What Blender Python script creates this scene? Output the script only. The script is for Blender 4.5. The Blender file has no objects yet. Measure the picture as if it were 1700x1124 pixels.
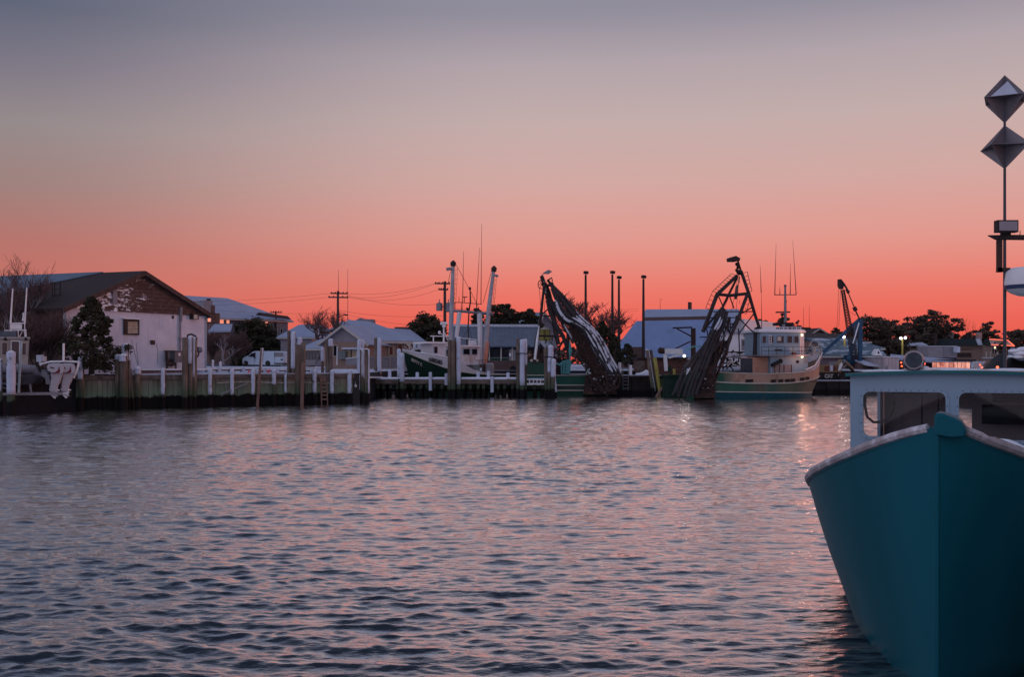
import bpy, math, random
import numpy as np
from mathutils import Vector, Matrix
S = bpy.context.scene
C = S.collection
rnd = random.Random(7)
R = math.radians
# ------------------------------------------------------------ camera
CAMZ = 2.45; HOR = 603.0; F = 1700.0
cd = bpy.data.cameras.new('camera'); cam = bpy.data.objects.new('camera', cd); C.objects.link(cam)
cam.location = (0, 0, CAMZ); cam.rotation_euler = (R(90), 0, 0)
cd.sensor_width = 36; cd.lens = 36; cd.shift_y = (HOR-562)/1700.0
cd.clip_start = 0.1; cd.clip_end = 3000
S.camera = cam
# ------------------------------------------------------------ dusk sky
W = bpy.data.worlds.new('World'); S.world = W; W.use_nodes = True
nt = W.node_tree; nt.nodes.clear()
def N(t, **k):
    n = nt.nodes.new(t)
    for a, b in k.items(): setattr(n, a, b)
    return n
def lin(c): return tuple(((x/255+0.055)/1.055)**2.4 if x > 10 else x/255/12.92 for x in c)+(1,)
def ramp(stops):
    r = N('ShaderNodeValToRGB'); e = r.color_ramp.elements
    while len(e) > 1: e.remove(e[0])
    for i, (deg, c) in enumerate(stops):
        p = (deg+5)/95.0
        if i == 0: e[0].position = p; e[0].color = lin(c)
        else: q = e.new(p); q.color = lin(c)
    return r
tc = N('ShaderNodeTexCoord'); sep = N('ShaderNodeSeparateXYZ'); nt.links.new(tc.outputs['Generated'], sep.inputs[0])
def M(op, a, b=None, c=None, clamp=False):
    m = N('ShaderNodeMath', operation=op); m.use_clamp = clamp
    for i, v in enumerate((a, b, c)):
        if v is None: continue
        if isinstance(v, (int, float)): m.inputs[i].default_value = v
        else: nt.links.new(v, m.inputs[i])
    return m.outputs[0]
el = M('MULTIPLY', M('ARCSINE', sep.outputs['Z']), 180/math.pi)
pos = M('DIVIDE', M('ADD', el, 5.0), 95.0, clamp=True)
GA = R(42)   # azimuth of the afterglow, measured from the view axis towards the right
dotg = M('ADD', M('MULTIPLY', sep.outputs['X'], math.sin(GA)), M('MULTIPLY', sep.outputs['Y'], math.cos(GA)))
hl = M('SQRT', M('ADD', M('MULTIPLY', sep.outputs['X'], sep.outputs['X']), M('ADD', M('MULTIPLY', sep.outputs['Y'], sep.outputs['Y']), 1e-5)))
cg = M('DIVIDE', dotg, hl)
warm = ramp([(-5,(226,82,66)),(0.6,(228,85,69)),(1.6,(233,96,80)),(2.6,(237,105,91)),(4.0,(235,121,107)),(6.65,(226,152,141)),(9.9,(211,168,162)),(13.2,(196,173,171)),(16.3,(178,164,170)),(18.9,(146,142,156)),(25,(136,140,162)),(45,(132,141,172)),(90,(130,143,180))])
left = ramp([(-5,(205,100,88)),(0.6,(205,100,88)),(3.1,(203,112,100)),(6.1,(182,116,108)),(9.1,(158,130,126)),(12.1,(148,138,140)),(14.9,(124,119,133)),(17.7,(95,101,120)),(25,(108,116,140)),(45,(118,128,158)),(90,(130,143,180))])
anti = ramp([(-5,(206,196,220)),(1,(212,200,224)),(6,(218,204,228)),(14,(216,207,230)),(30,(200,199,225)),(50,(164,170,204)),(90,(130,143,180))])
for r_ in (warm, left, anti): nt.links.new(pos, r_.inputs[0])
def mix(f, a, b):
    m = N('ShaderNodeMix', data_type='RGBA'); nt.links.new(f, m.inputs[0]); nt.links.new(a, m.inputs[6]); nt.links.new(b, m.inputs[7]); return m.outputs[2]
t1 = N('ShaderNodeMapRange', interpolation_type='SMOOTHSTEP'); nt.links.new(cg, t1.inputs[0]); t1.inputs[1].default_value = 0.34; t1.inputs[2].default_value = 0.77
t2 = N('ShaderNodeMapRange', interpolation_type='SMOOTHSTEP'); nt.links.new(cg, t2.inputs[0]); t2.inputs[1].default_value = -0.97; t2.inputs[2].default_value = 0.36
m1 = mix(t1.outputs[0], left.outputs[0], warm.outputs[0])
m2 = mix(t2.outputs[0], anti.outputs[0], m1)
bg = N('ShaderNodeBackground'); nt.links.new(m2, bg.inputs[0]); bg.inputs[1].default_value = 1.0
wo = N('ShaderNodeOutputWorld'); nt.links.new(bg.outputs[0], wo.inputs[0])
sd = bpy.data.lights.new('sun', 'SUN'); sd.energy = 0.6; sd.color = (1.0, 0.36, 0.22); sd.angle = R(9)
sun = bpy.data.objects.new('sun', sd); C.objects.link(sun)
saz, sel = R(74), R(3.5)
sv = Vector((math.sin(saz)*math.cos(sel), math.cos(saz)*math.cos(sel), math.sin(sel)))
sun.rotation_euler = sv.to_track_quat('Z', 'Y').to_euler()
vs = S.view_settings; vs.view_transform = 'Standard'; vs.look = 'None'; vs.gamma = 1; vs.exposure = 0; vs.use_curve_mapping = False
S.render.engine = 'CYCLES'
S.cycles.max_bounces = 8; S.cycles.transparent_max_bounces = 16

# ------------------------------------------------------------ helpers
def P(px, py, D): return Vector(((px-850)/F*D, D, CAMZ+(HOR-py)/F*D))
class Plane:
    """a vertical wall plane through two measured ground points; P() gives the point seen at a pixel of the survey"""
    def __init__(s, p0, D0, p1, D1):
        s.a = Vector(((p0-850)/F*D0, D0)); b = Vector(((p1-850)/F*D1, D1))
        s.L = (b-s.a).length; s.u = (b-s.a).normalized(); s.n = Vector((s.u.y, -s.u.x))
    @classmethod
    def at(c, a, u):
        s = c.__new__(c); s.a = Vector(a[:2]); s.u = Vector(u[:2]).normalized(); s.n = Vector((s.u.y, -s.u.x)); s.L = 0; return s
    def t(s, px, o=0):
        r = (px-850)/F; a = s.a+s.n*o
        return (r*a.y-a.x)/(s.u.x-r*s.u.y)
    def P(s, px, py, o=0):
        t = s.t(px, o); q = s.a+s.n*o+s.u*t
        return Vector((q.x, q.y, CAMZ+(HOR-py)/F*q.y))
    def pt(s, t, z, o=0):
        q = s.a+s.u*t+s.n*o; return Vector((q.x, q.y, z))
class MB:
    def __init__(s): s.v = []; s.f = []
    def add(s, vs_, fs): n = len(s.v); s.v += [Vector(q) for q in vs_]; s.f += [tuple(i+n for i in g) for g in fs]; return s
    def hexa(s, p): return s.add(p, [(0,3,2,1),(4,5,6,7),(0,1,5,4),(1,2,6,5),(2,3,7,6),(3,0,4,7)])
    def box(s, c, sz, rz=0, rx=0, ry=0):
        m = Matrix.Rotation(rz,3,'Z') @ Matrix.Rotation(ry,3,'Y') @ Matrix.Rotation(rx,3,'X'); c = Vector(c)
        x, y, z = sz[0]/2, sz[1]/2, sz[2]/2
        return s.hexa([c+m@Vector(q) for q in ((-x,-y,-z),(x,-y,-z),(x,y,-z),(-x,y,-z),(-x,-y,z),(x,-y,z),(x,y,z),(-x,y,z))])
    def pbox(s, pl, px0, px1, py0, py1, o0, o1):
        a = pl.P(px0, py1, o1); b = pl.P(px1, py1, o1); c = pl.P(px0, py0, o1); d = pl.P(px1, py0, o1)
        zb = (a.z+b.z)/2; zt = (c.z+d.z)/2; n = Vector((pl.n.x, pl.n.y, 0))*(o1-o0)
        q = []
        for z in (zb, zt):
            q += [Vector((a.x,a.y,z)), Vector((b.x,b.y,z)), Vector((b.x,b.y,z))-n, Vector((a.x,a.y,z))-n]
        return s.hexa(q)
    def tbox(s, pl, t0, t1, z0, z1, o0, o1):
        q = []
        for z in (z0, z1): q += [pl.pt(t0,z,o1), pl.pt(t1,z,o1), pl.pt(t1,z,o0), pl.pt(t0,z,o0)]
        return s.hexa(q)
    def beam(s, p, q, w, h=None, up=(0,0,1)):
        h = h or w; p = Vector(p); q = Vector(q); d = (q-p).normalized(); u = Vector(up)
        if abs(d.dot(u)) > .98: u = Vector((0,1,0))
        a = d.cross(u).normalized()*w/2; b = a.cross(d).normalized()*h/2
        return s.hexa([p-a-b, p+a-b, p+a+b, p-a+b, q-a-b, q+a-b, q+a+b, q-a+b])
    def tube(s, pts, r, n=7, cap=True):
        pts = [Vector(p) for p in pts]; k = len(pts); rs = r if isinstance(r, (list, tuple)) else [r]*k
        base = len(s.v); ref = None
        for i, p in enumerate(pts):
            d = (pts[min(i+1,k-1)]-pts[max(i-1,0)])
            d = d.normalized() if d.length > 1e-9 else Vector((0,0,1))
            if ref is None: ref = Vector((0,0,1)) if abs(d.z) < .9 else Vector((1,0,0))
            a = d.cross(ref).normalized(); ref = a.cross(d).normalized()
            for j in range(n):
                w = 2*math.pi*j/n; s.v.append(p+(a*math.cos(w)+ref*math.sin(w))*rs[i])
        for i in range(k-1):
            for j in range(n):
                a0 = base+i*n+j; a1 = base+i*n+(j+1)%n; s.f.append((a0, a1, a1+n, a0+n))
        if cap: s.f.append(tuple(base+j for j in range(n))[::-1]); s.f.append(tuple(base+(k-1)*n+j for j in range(n)))
        return s
    def shell(s, pts, r, a0, a1, n=6, th=.02):
        """a coat of snow plastered on one side of a round timber"""
        o = []
        for p in pts:
            for rr in (r+th, r-.01):
                e0 = rnd.uniform(-.12,.12); e1 = rnd.uniform(-.16,.16)
                for j in range(n+1):
                    w = a0+e0*(1-j/n)+(a1-a0+e1)*j/n; k = 1 if rr < r else (1 if 0 < j < n else .96)
                    o.append(Vector(p)+Vector((math.cos(w), math.sin(w), 0))*rr*k)
        m = 2*(n+1); f = []
        for i in range(len(pts)-1):
            for j in range(n):
                b = i*m+j; f.append((b, b+1, b+1+m, b+m)); c = b+n+1; f.append((c, c+m, c+1+m, c+1))
            f.append((i*m, i*m+m, i*m+m+n+1, i*m+n+1)); f.append((i*m+n, i*m+2*n+1, i*m+m+2*n+1, i*m+m+n))
        for i in (0, len(pts)-1):
            for j in range(n): f.append((i*m+j, i*m+n+1+j, i*m+n+2+j, i*m+j+1))
        return s.add(o, f)
    def ball(s, c, r, n=10, m=7, z0=-1):
        c = Vector(c); r = (r,r,r) if isinstance(r, (int,float)) else r; base = len(s.v)
        for i in range(m+1):
            t = -math.pi/2+math.pi*i/m; z = max(math.sin(t), z0)
            for j in range(n):
                w = 2*math.pi*j/n; s.v.append(c+Vector((math.cos(w)*math.cos(t)*r[0], math.sin(w)*math.cos(t)*r[1], z*r[2])))
        for i in range(m):
            for j in range(n):
                a = base+i*n+j; b = base+i*n+(j+1)%n; s.f.append((a, b, b+n, a+n))
        return s
    def prism(s, poly, vec):
        poly = [Vector(p) for p in poly]; vec = Vector(vec); k = len(poly)
        return s.add(poly+[p+vec for p in poly], [tuple(range(k))[::-1], tuple(range(k,2*k))]+[(i,(i+1)%k,(i+1)%k+k,i+k) for i in range(k)])
    def slab(s, a, b, c, d, t):
        a,b,c,d = map(Vector,(a,b,c,d)); n = (b-a).cross(d-a).normalized()
        if n.z < 0: n = -n
        return s.prism([a,b,c,d], -n*t)
    def grid(s, rows, close=False):
        base = len(s.v); k = len(rows[0])
        for r_ in rows: s.v += [Vector(q) for q in r_]
        for i in range(len(rows)-1):
            for j in range(k-1):
                a = base+i*k+j; s.f.append((a, a+1, a+1+k, a+k))
        return s
    def build(s, name, mat, parent=None, label=None, kind=None, smooth=False, loc=None, cat=None, group=None):
        me = bpy.data.meshes.new(name)
        if parent is not None:
            off = parent.matrix_world.translation.copy()
            if parent.parent is not None: off = Vector(parent['_w'])
            elif '_w' in parent: off = Vector(parent['_w'])
        else: off = Vector(loc) if loc is not None else s.center()
        me.from_pydata([tuple(q-off) for q in s.v], [], s.f)
        me.materials.append(mat); me.validate()
        import bmesh
        bm = bmesh.new(); bm.from_mesh(me); bmesh.ops.recalc_face_normals(bm, faces=bm.faces); bm.to_mesh(me); bm.free()
        if smooth:
            me.polygons.foreach_set('use_smooth', [True]*len(me.polygons))
            if smooth != 'all':
                try: me.set_sharp_from_angle(angle=R(40))
                except Exception: pass
        o = bpy.data.objects.new(name, me); C.objects.link(o)
        if parent is not None: o.parent = parent
        else: o.location = off
        o['_w'] = tuple(off); META.append(o)
        if label: o['label'] = label
        if kind: o['kind'] = kind
        if cat: o['category'] = cat
        if group: o['group'] = group
        return o
    def center(s):
        xs = [v.x for v in s.v]; ys = [v.y for v in s.v]; zs = [v.z for v in s.v]
        return Vector(((min(xs)+max(xs))/2, (min(ys)+max(ys))/2, min(zs)))
META = []
def thing(name, label, cat, loc, group=None):
    o = bpy.data.objects.new(name, None); o.empty_display_size = .3; C.objects.link(o); o.location = Vector(loc); o['_w'] = tuple(Vector(loc))
    o['label'] = label; o['category'] = cat; META.append(o)
    if group: o['group'] = group
    return o
def dup(o, loc, label, group=None):
    r_ = o.copy(); C.objects.link(r_); r_.location = Vector(loc); r_['label'] = label; META.append(r_)
    if group: r_['group'] = group
    for ch in list(o.children):
        c_ = ch.copy(); C.objects.link(c_); c_.parent = r_; META.append(c_)
        for g in list(ch.children):
            d = g.copy(); C.objects.link(d); d.parent = c_; META.append(d)
    return r_
def text(name, body, size, mat, parent, origin, xdir, ydir, extr=.006, sx=1.0, bold=0.0):
    cu = bpy.data.curves.new(name, 'FONT'); cu.body = body; cu.size = size; cu.extrude = extr; cu.offset = bold; cu.resolution_u = 3
    ob = bpy.data.objects.new(name, cu); C.objects.link(ob)
    bpy.context.view_layer.update()
    me = bpy.data.meshes.new_from_object(ob); bpy.data.objects.remove(ob)
    x = Vector(xdir).normalized(); y = Vector(ydir); y = (y-x*y.dot(x)).normalized() if abs(y.normalized().dot(x)) > .999 else y.normalized(); z = x.cross(y).normalized()
    mat4 = Matrix(((x.x*sx, y.x, z.x, origin[0]), (x.y*sx, y.y, z.y, origin[1]), (x.z*sx, y.z, z.z, origin[2]), (0,0,0,1)))
    off = Vector(parent['_w']); me.transform(Matrix.Translation(-off) @ mat4); me.materials.clear(); me.materials.append(mat)
    o = bpy.data.objects.new(name, me); C.objects.link(o); o.parent = parent; o['_w'] = parent['_w']; META.append(o); return o

# ------------------------------------------------------------ materials
class MT:
    def __init__(s, name):
        s.m = bpy.data.materials.new(name); s.m.use_nodes = True; s.n = s.m.node_tree; s.b = s.n.nodes['Principled BSDF']
    def node(s, t, **k):
        n = s.n.nodes.new(t)
        for a, b in k.items(): setattr(n, a, b)
        return n
    def l(s, a, b): s.n.links.new(a, b)
    def noise(s, scale, detail=4, vec=None, rough=.55, stretch=None):
        g = s.node('ShaderNodeNewGeometry') if vec is None else None
        v = g.outputs['Position'] if g else vec
        if stretch:
            mp = s.node('ShaderNodeMapping'); mp.inputs['Scale'].default_value = stretch; s.l(v, mp.inputs[0]); v = mp.outputs[0]
        n = s.node('ShaderNodeTexNoise'); n.inputs['Scale'].default_value = scale; n.inputs['Detail'].default_value = detail; n.inputs['Roughness'].default_value = rough; s.l(v, n.inputs[0]); return n.outputs[0]
    def step(s, v, a, b):
        m = s.node('ShaderNodeMapRange'); s.l(v, m.inputs[0]); m.inputs[1].default_value = a; m.inputs[2].default_value = b; return m.outputs[0]
    def mix(s, f, a, b):
        m = s.node('ShaderNodeMix', data_type='RGBA')
        for i, v in ((0,f),(6,a),(7,b)):
            if isinstance(v, (tuple, list)): m.inputs[i].default_value = tuple(v[:3])+(1,)
            elif isinstance(v, (int, float)): m.inputs[i].default_value = v
            else: s.l(v, m.inputs[i])
        return m.outputs[2]
    def math(s, op, a, b=0, clamp=False):
        m = s.node('ShaderNodeMath', operation=op); m.use_clamp = clamp
        for i, v in ((0,a),(1,b)):
            if isinstance(v, (int, float)): m.inputs[i].default_value = v
            else: s.l(v, m.inputs[i])
        return m.outputs[0]
    def z(s): g = s.node('ShaderNodeNewGeometry'); q = s.node('ShaderNodeSeparateXYZ'); s.l(g.outputs['Position'], q.inputs[0]); return q.outputs['Z']
    def col(s, v):
        if isinstance(v, (tuple, list)): s.b.inputs['Base Color'].default_value = tuple(v[:3])+(1,)
        else: s.l(v, s.b.inputs['Base Color'])
    def set(s, rough=.7, metal=0, spec=.4):
        s.b.inputs['Roughness'].default_value = rough; s.b.inputs['Metallic'].default_value = metal; s.b.inputs['Specular IOR Level'].default_value = spec; return s
    def bump(s, h, strength=.4, dist=.02):
        b = s.node('ShaderNodeBump'); b.inputs['Strength'].default_value = strength; b.inputs['Distance'].default_value = dist; s.l(h, b.inputs['Height']); s.l(b.outputs[0], s.b.inputs['Normal'])
def simple(name, c, rough=.7, metal=0, var=.35, scale=3, bump=.3, c2=None, amt=(.45,.65), stretch=None, spec=.3):
    t = MT(name); n = t.noise(scale, 5, stretch=stretch)
    d = tuple(x*(1-var) for x in c); base = t.mix(t.step(n, .3, .7), d, c)
    if c2:
        n2 = t.noise(scale*.45+.3, 6, rough=.65, stretch=stretch); base = t.mix(t.step(n2, *amt), base, c2)
    t.col(base); t.set(rough, metal, spec)
    if bump: t.bump(t.noise(scale*6, 3, stretch=stretch), bump, .01)
    return t.m
SNOWC = (.80,.84,.90)
M_ = {}
M_['snow'] = simple('snow', SNOWC, .85, var=.14, scale=2.2, bump=.5)
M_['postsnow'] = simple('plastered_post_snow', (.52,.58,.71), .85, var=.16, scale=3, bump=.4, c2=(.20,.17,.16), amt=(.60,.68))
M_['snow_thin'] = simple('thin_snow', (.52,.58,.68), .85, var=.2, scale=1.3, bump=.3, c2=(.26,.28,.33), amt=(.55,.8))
M_['white'] = simple('white_paint', (.78,.79,.82), .5, var=.14, scale=2, bump=.1, c2=(.42,.36,.33), amt=(.62,.8))
M_['rustwhite'] = simple('rust_streaked_white_paint', (.62,.62,.66), .55, var=.15, scale=1.2, bump=.15, c2=(.30,.13,.08), amt=(.58,.74), stretch=(1,1,.35))
M_['offwhite'] = simple('off_white_trim', (.50,.47,.42), .6, var=.2, scale=2, bump=.1)
M_['black'] = simple('black_rubber', (.012,.012,.014), .7, var=.3)
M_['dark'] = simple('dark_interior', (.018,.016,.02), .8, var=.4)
M_['glassdark'] = simple('dark_window_glass', (.012,.014,.02), .08, var=.2, bump=0, spec=.6)
M_['steel'] = simple('galvanised_steel', (.22,.23,.26), .5, .6, var=.25)
M_['darksteel'] = simple('dark_weathered_steel', (.035,.03,.034), .7, .2, var=.4, scale=4, c2=(.07,.035,.025))
M_['rust'] = simple('rusted_steel', (.052,.032,.028), .85, .1, var=.45, scale=5, c2=(.12,.06,.045), amt=(.52,.75))
M_['tan'] = simple('tan_shingle_wall', (.30,.21,.17), .85, var=.2, scale=4)
M_['brown'] = simple('brown_board_wall', (.13,.085,.075), .85, var=.3, scale=3)
M_['mauve'] = simple('mauve_block_wall', (.16,.12,.14), .85, var=.2, scale=2)
M_['greywall'] = simple('grey_siding', (.25,.24,.27), .8, var=.2, scale=2)
M_['shingle'] = simple('asphalt_shingle', (.052,.036,.036), .9, var=.35, scale=6, bump=.5)
M_['blueroof'] = simple('blue_metal_roof', (.06,.12,.17), .55, .2, var=.25, scale=1.2, c2=(.42,.48,.56), amt=(.52,.6))
M_['greenpaint'] = simple('weathered_green_hull_paint', (.018,.085,.055), .45, var=.35, scale=1.5, c2=(.06,.05,.035), amt=(.6,.8), stretch=(1,1,.3))
M_['darkgreen'] = simple('dark_green_hull_paint', (.007,.035,.022), .4, var=.35, scale=1.5)
M_['teal'] = simple('teal_hull_gelcoat', (.006,.100,.134), .5, var=.22, scale=1.4, bump=.06, spec=.08, stretch=(1,1,.3))
M_['tealtrim'] = simple('teal_trim_paint', (.008,.12,.135), .4, var=.15, scale=6, bump=.1)
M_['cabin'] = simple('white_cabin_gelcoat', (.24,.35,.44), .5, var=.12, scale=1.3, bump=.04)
M_['rail'] = simple('frosted_rubber_rub_rail', (.40,.37,.39), .6, var=.35, scale=9, bump=.35, c2=(.62,.62,.66), amt=(.5,.62))
M_['hose'] = simple('dark_rubber_hose', (.04,.036,.042), .75, var=.4, scale=2)
M_['tarp'] = simple('blue_grey_tarpaulin', (.14,.19,.25), .6, var=.4, scale=2)
M_['rope'] = simple('aqua_rope', (.09,.30,.30), .8, var=.3, scale=12)
M_['yellow'] = simple('yellow_plastic_sleeve', (.34,.31,.07), .5, var=.25, scale=2)
M_['bluesteel'] = simple('blue_painted_steel', (.025,.085,.16), .5, .2, var=.3, scale=3)
M_['red'] = simple('red_paint', (.16,.012,.03), .5, var=.2)
M_['pink'] = simple('pink_float_paint', (.75,.07,.14), .6, var=.2)
M_['fleshwood'] = simple('bare_barked_wood', (.22,.145,.12), .85, var=.4, scale=8, bump=.6, stretch=(1,1,.2))
M_['bark'] = simple('tree_bark', (.075,.055,.05), .9, var=.4, scale=10)
M_['palebark'] = simple('frosted_pale_bark', (.30,.27,.29), .9, var=.4, scale=9)
M_['twig'] = simple('bare_twigs', (.13,.08,.075), .9, var=.4, scale=9, bump=0)
M_['leaf'] = simple('dark_cedar_foliage', (.055,.056,.034), .9, var=.55, scale=1.6, bump=0, c2=(.085,.07,.045), amt=(.5,.7))
M_['pine'] = simple('dusky_pine_foliage', (.10,.08,.06), .9, var=.5, scale=.8, bump=0, c2=(.13,.09,.07), amt=(.5,.7))
# timber that stands in the tide: black weed below, green stain above it, grey wood at the top
def tidal(name, wood, z0=.62, green=(.045,.085,.05), plankvar=.3):
    t = MT(name); z = t.z(); n = t.noise(3.5, 4, stretch=(1,1,.5)); zz = t.math('ADD', z, t.math('MULTIPLY', t.math('SUBTRACT', n, .5), .45))
    grain = t.noise(9, 5, stretch=(1,1,.12)); big = t.noise(.8, 3)
    w = t.mix(t.step(grain, .3, .72), tuple(x*.45 for x in wood), wood); w = t.mix(t.math('MULTIPLY', t.step(big, .42, .62), .55), w, (.07,.05,.042))
    oi = t.node('ShaderNodeObjectInfo'); w = t.mix(t.math('MULTIPLY', oi.outputs['Random'], plankvar), w, (.03,.025,.022))
    g = t.mix(t.math('MULTIPLY', t.math('SUBTRACT', 1, t.step(zz, z0+.15, z0+.95)), .8), w, green)
    k = t.mix(t.step(zz, z0-.06, z0+.05), (.009,.008,.008), g)
    t.col(k); t.set(.85, 0, .15); t.bump(grain, .5, .02); return t.m
M_['pile'] = tidal('tidal_pile_timber', (.25,.20,.165))
M_['plank'] = tidal('tidal_bulkhead_plank', (.34,.28,.23), .66, (.17,.25,.165))
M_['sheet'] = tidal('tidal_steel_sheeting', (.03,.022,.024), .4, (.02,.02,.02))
M_['beamwood'] = simple('weathered_beam', (.19,.145,.125), .85, var=.4, scale=3, bump=.5, c2=(.07,.06,.05), stretch=(1,1,2))
M_['deckwood'] = simple('frosted_deck_boards', (.28,.26,.29), .85, var=.3, scale=5)
def emit(name, c, s):
    t = MT(name); t.col(c); t.b.inputs['Emission Color'].default_value = tuple(c)+(1,); t.b.inputs['Emission Strength'].default_value = s; return t.m
M_['lampwhite'] = emit('lit_white_lamp', (1,.93,1), 2.6)
M_['lampwarm'] = emit('lit_warm_lamp', (1,.78,.5), 2.2)
M_['glowwin'] = emit('warm_glowing_pane', (1.0,.34,.22), .75)  # orange tone comes from emission in the pane
M_['litred'] = emit('small_red_light', (1,.12,.05), 3)
def glow_curtain():  # pink glow is emission set in the plastic itself
    t = MT('self_glowing_plastic_curtain'); n = t.noise(2.4, 5, stretch=(1.2,1.2,.5)); c = t.mix(t.step(n, .35, .68), (.38,.09,.06), (1.0,.45,.30))
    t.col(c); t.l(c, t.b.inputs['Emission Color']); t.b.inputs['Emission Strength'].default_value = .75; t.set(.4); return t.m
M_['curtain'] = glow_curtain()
def glass():
    t = MT('clear_window_pane'); n = t.n; tr = t.node('ShaderNodeBsdfTransparent'); tr.inputs[0].default_value = (.82,.84,.86,1)
    gl = t.node('ShaderNodeBsdfGlossy'); gl.inputs['Roughness'].default_value = .04; fr = t.node('ShaderNodeFresnel'); fr.inputs[0].default_value = 1.45
    mx = t.node('ShaderNodeMixShader'); t.l(fr.outputs[0], mx.inputs[0]); t.l(tr.outputs[0], mx.inputs[1]); t.l(gl.outputs[0], mx.inputs[2])
    t.l(mx.outputs[0], n.nodes['Material Output'].inputs[0]); n.nodes.remove(t.b); return t.m
M_['pane'] = glass()
def snow_patch(name, under, cover=.5, scale=3.0, stretch=None, z=None):
    t = MT(name); n = t.noise(scale, 7, rough=.7, stretch=stretch); u = t.mix(t.step(t.noise(4,4), .3,.7), tuple(x*.6 for x in under), under)
    t.col(t.mix(t.step(n, 1-cover-.02, 1-cover+.04), u, SNOWC)); t.set(.85, 0, .2); t.bump(n, .5, .03); return t.m
def _sid():
    t = MT('snow_plastered_brown_siding'); n = t.noise(1.7, 8, rough=.72, stretch=(1,1,2.6)); g = t.node('ShaderNodeNewGeometry'); q = t.node('ShaderNodeSeparateXYZ'); t.l(g.outputs['Position'], q.inputs[0])
    f = t.math('SUBTRACT', n, t.math('MULTIPLY', t.step(q.outputs['X'], -24.6, -21.6), .22)); b = t.mix(t.step(t.noise(4,4), .3,.7), (.07,.045,.04), (.12,.078,.07))
    t.col(t.mix(t.step(f, .425, .475), b, SNOWC)); t.set(.85,0,.2); t.bump(n, .5, .03); return t.m
M_['snowsiding'] = _sid()
M_['siding'] = snow_patch('brown_siding_with_snow_flecks', (.10,.065,.058), .31, 2.6, (1,1,3))
M_['snowrust'] = snow_patch('snow_flecked_rust', (.045,.03,.028), .4, 5)
M_['snowhose'] = simple('snow_covered_hose', (.60,.66,.76), .85, var=.2, scale=4, c2=(.05,.045,.05), amt=(.53,.60))
def stucco():
    t = MT('weathered_white_stucco'); n = t.noise(1.2, 6); st = t.noise(1.6, 5, stretch=(2.4,2.4,.22))
    c = t.mix(t.step(n, .3, .7), (.50,.52,.60), (.62,.64,.71)); c = t.mix(t.math('MULTIPLY', t.step(st, .55, .75), .45), c, (.33,.30,.32))
    t.col(c); t.set(.85, 0, .2); t.bump(t.noise(30, 3), .35, .02); return t.m
M_['stucco'] = stucco()
def corr(name, c, per=6.0, axis='X', c2=None, depth=.03):
    t = MT(name); g = t.node('ShaderNodeNewGeometry'); q = t.node('ShaderNodeSeparateXYZ'); t.l(g.outputs['Position'], q.inputs[0])
    s_ = t.math('SINE', t.math('MULTIPLY', q.outputs[axis], per*2*math.pi)); n = t.noise(1.5, 4)
    b = t.mix(t.step(n, .3, .7), tuple(x*.7 for x in c), c)
    if c2: b = t.mix(t.step(t.noise(.7, 5), .5, .66), b, c2)
    t.col(b); t.set(.5, .3); t.bump(s_, .8, depth); return t.m
M_['corrblue'] = corr('corrugated_blue_grey_roof', (.12,.15,.20), 2.2)
M_['corrwhite'] = corr('corrugated_white_shed_wall', (.50,.44,.44), 3)
M_['corrgreen'] = corr('corrugated_green_shutter', (.012,.05,.03), 3)
M_['corrbox'] = corr('yellow_green_ribbed_box', (.26,.25,.07), 2.2, depth=.08)
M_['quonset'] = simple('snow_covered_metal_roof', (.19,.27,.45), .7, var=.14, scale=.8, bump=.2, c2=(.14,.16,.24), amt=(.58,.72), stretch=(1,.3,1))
M_['roofsnow'] = simple('smooth_roof_snow', (.30,.36,.48), .8, var=.14, scale=.5, bump=.15, c2=(.30,.33,.40), amt=(.55,.8))
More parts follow.
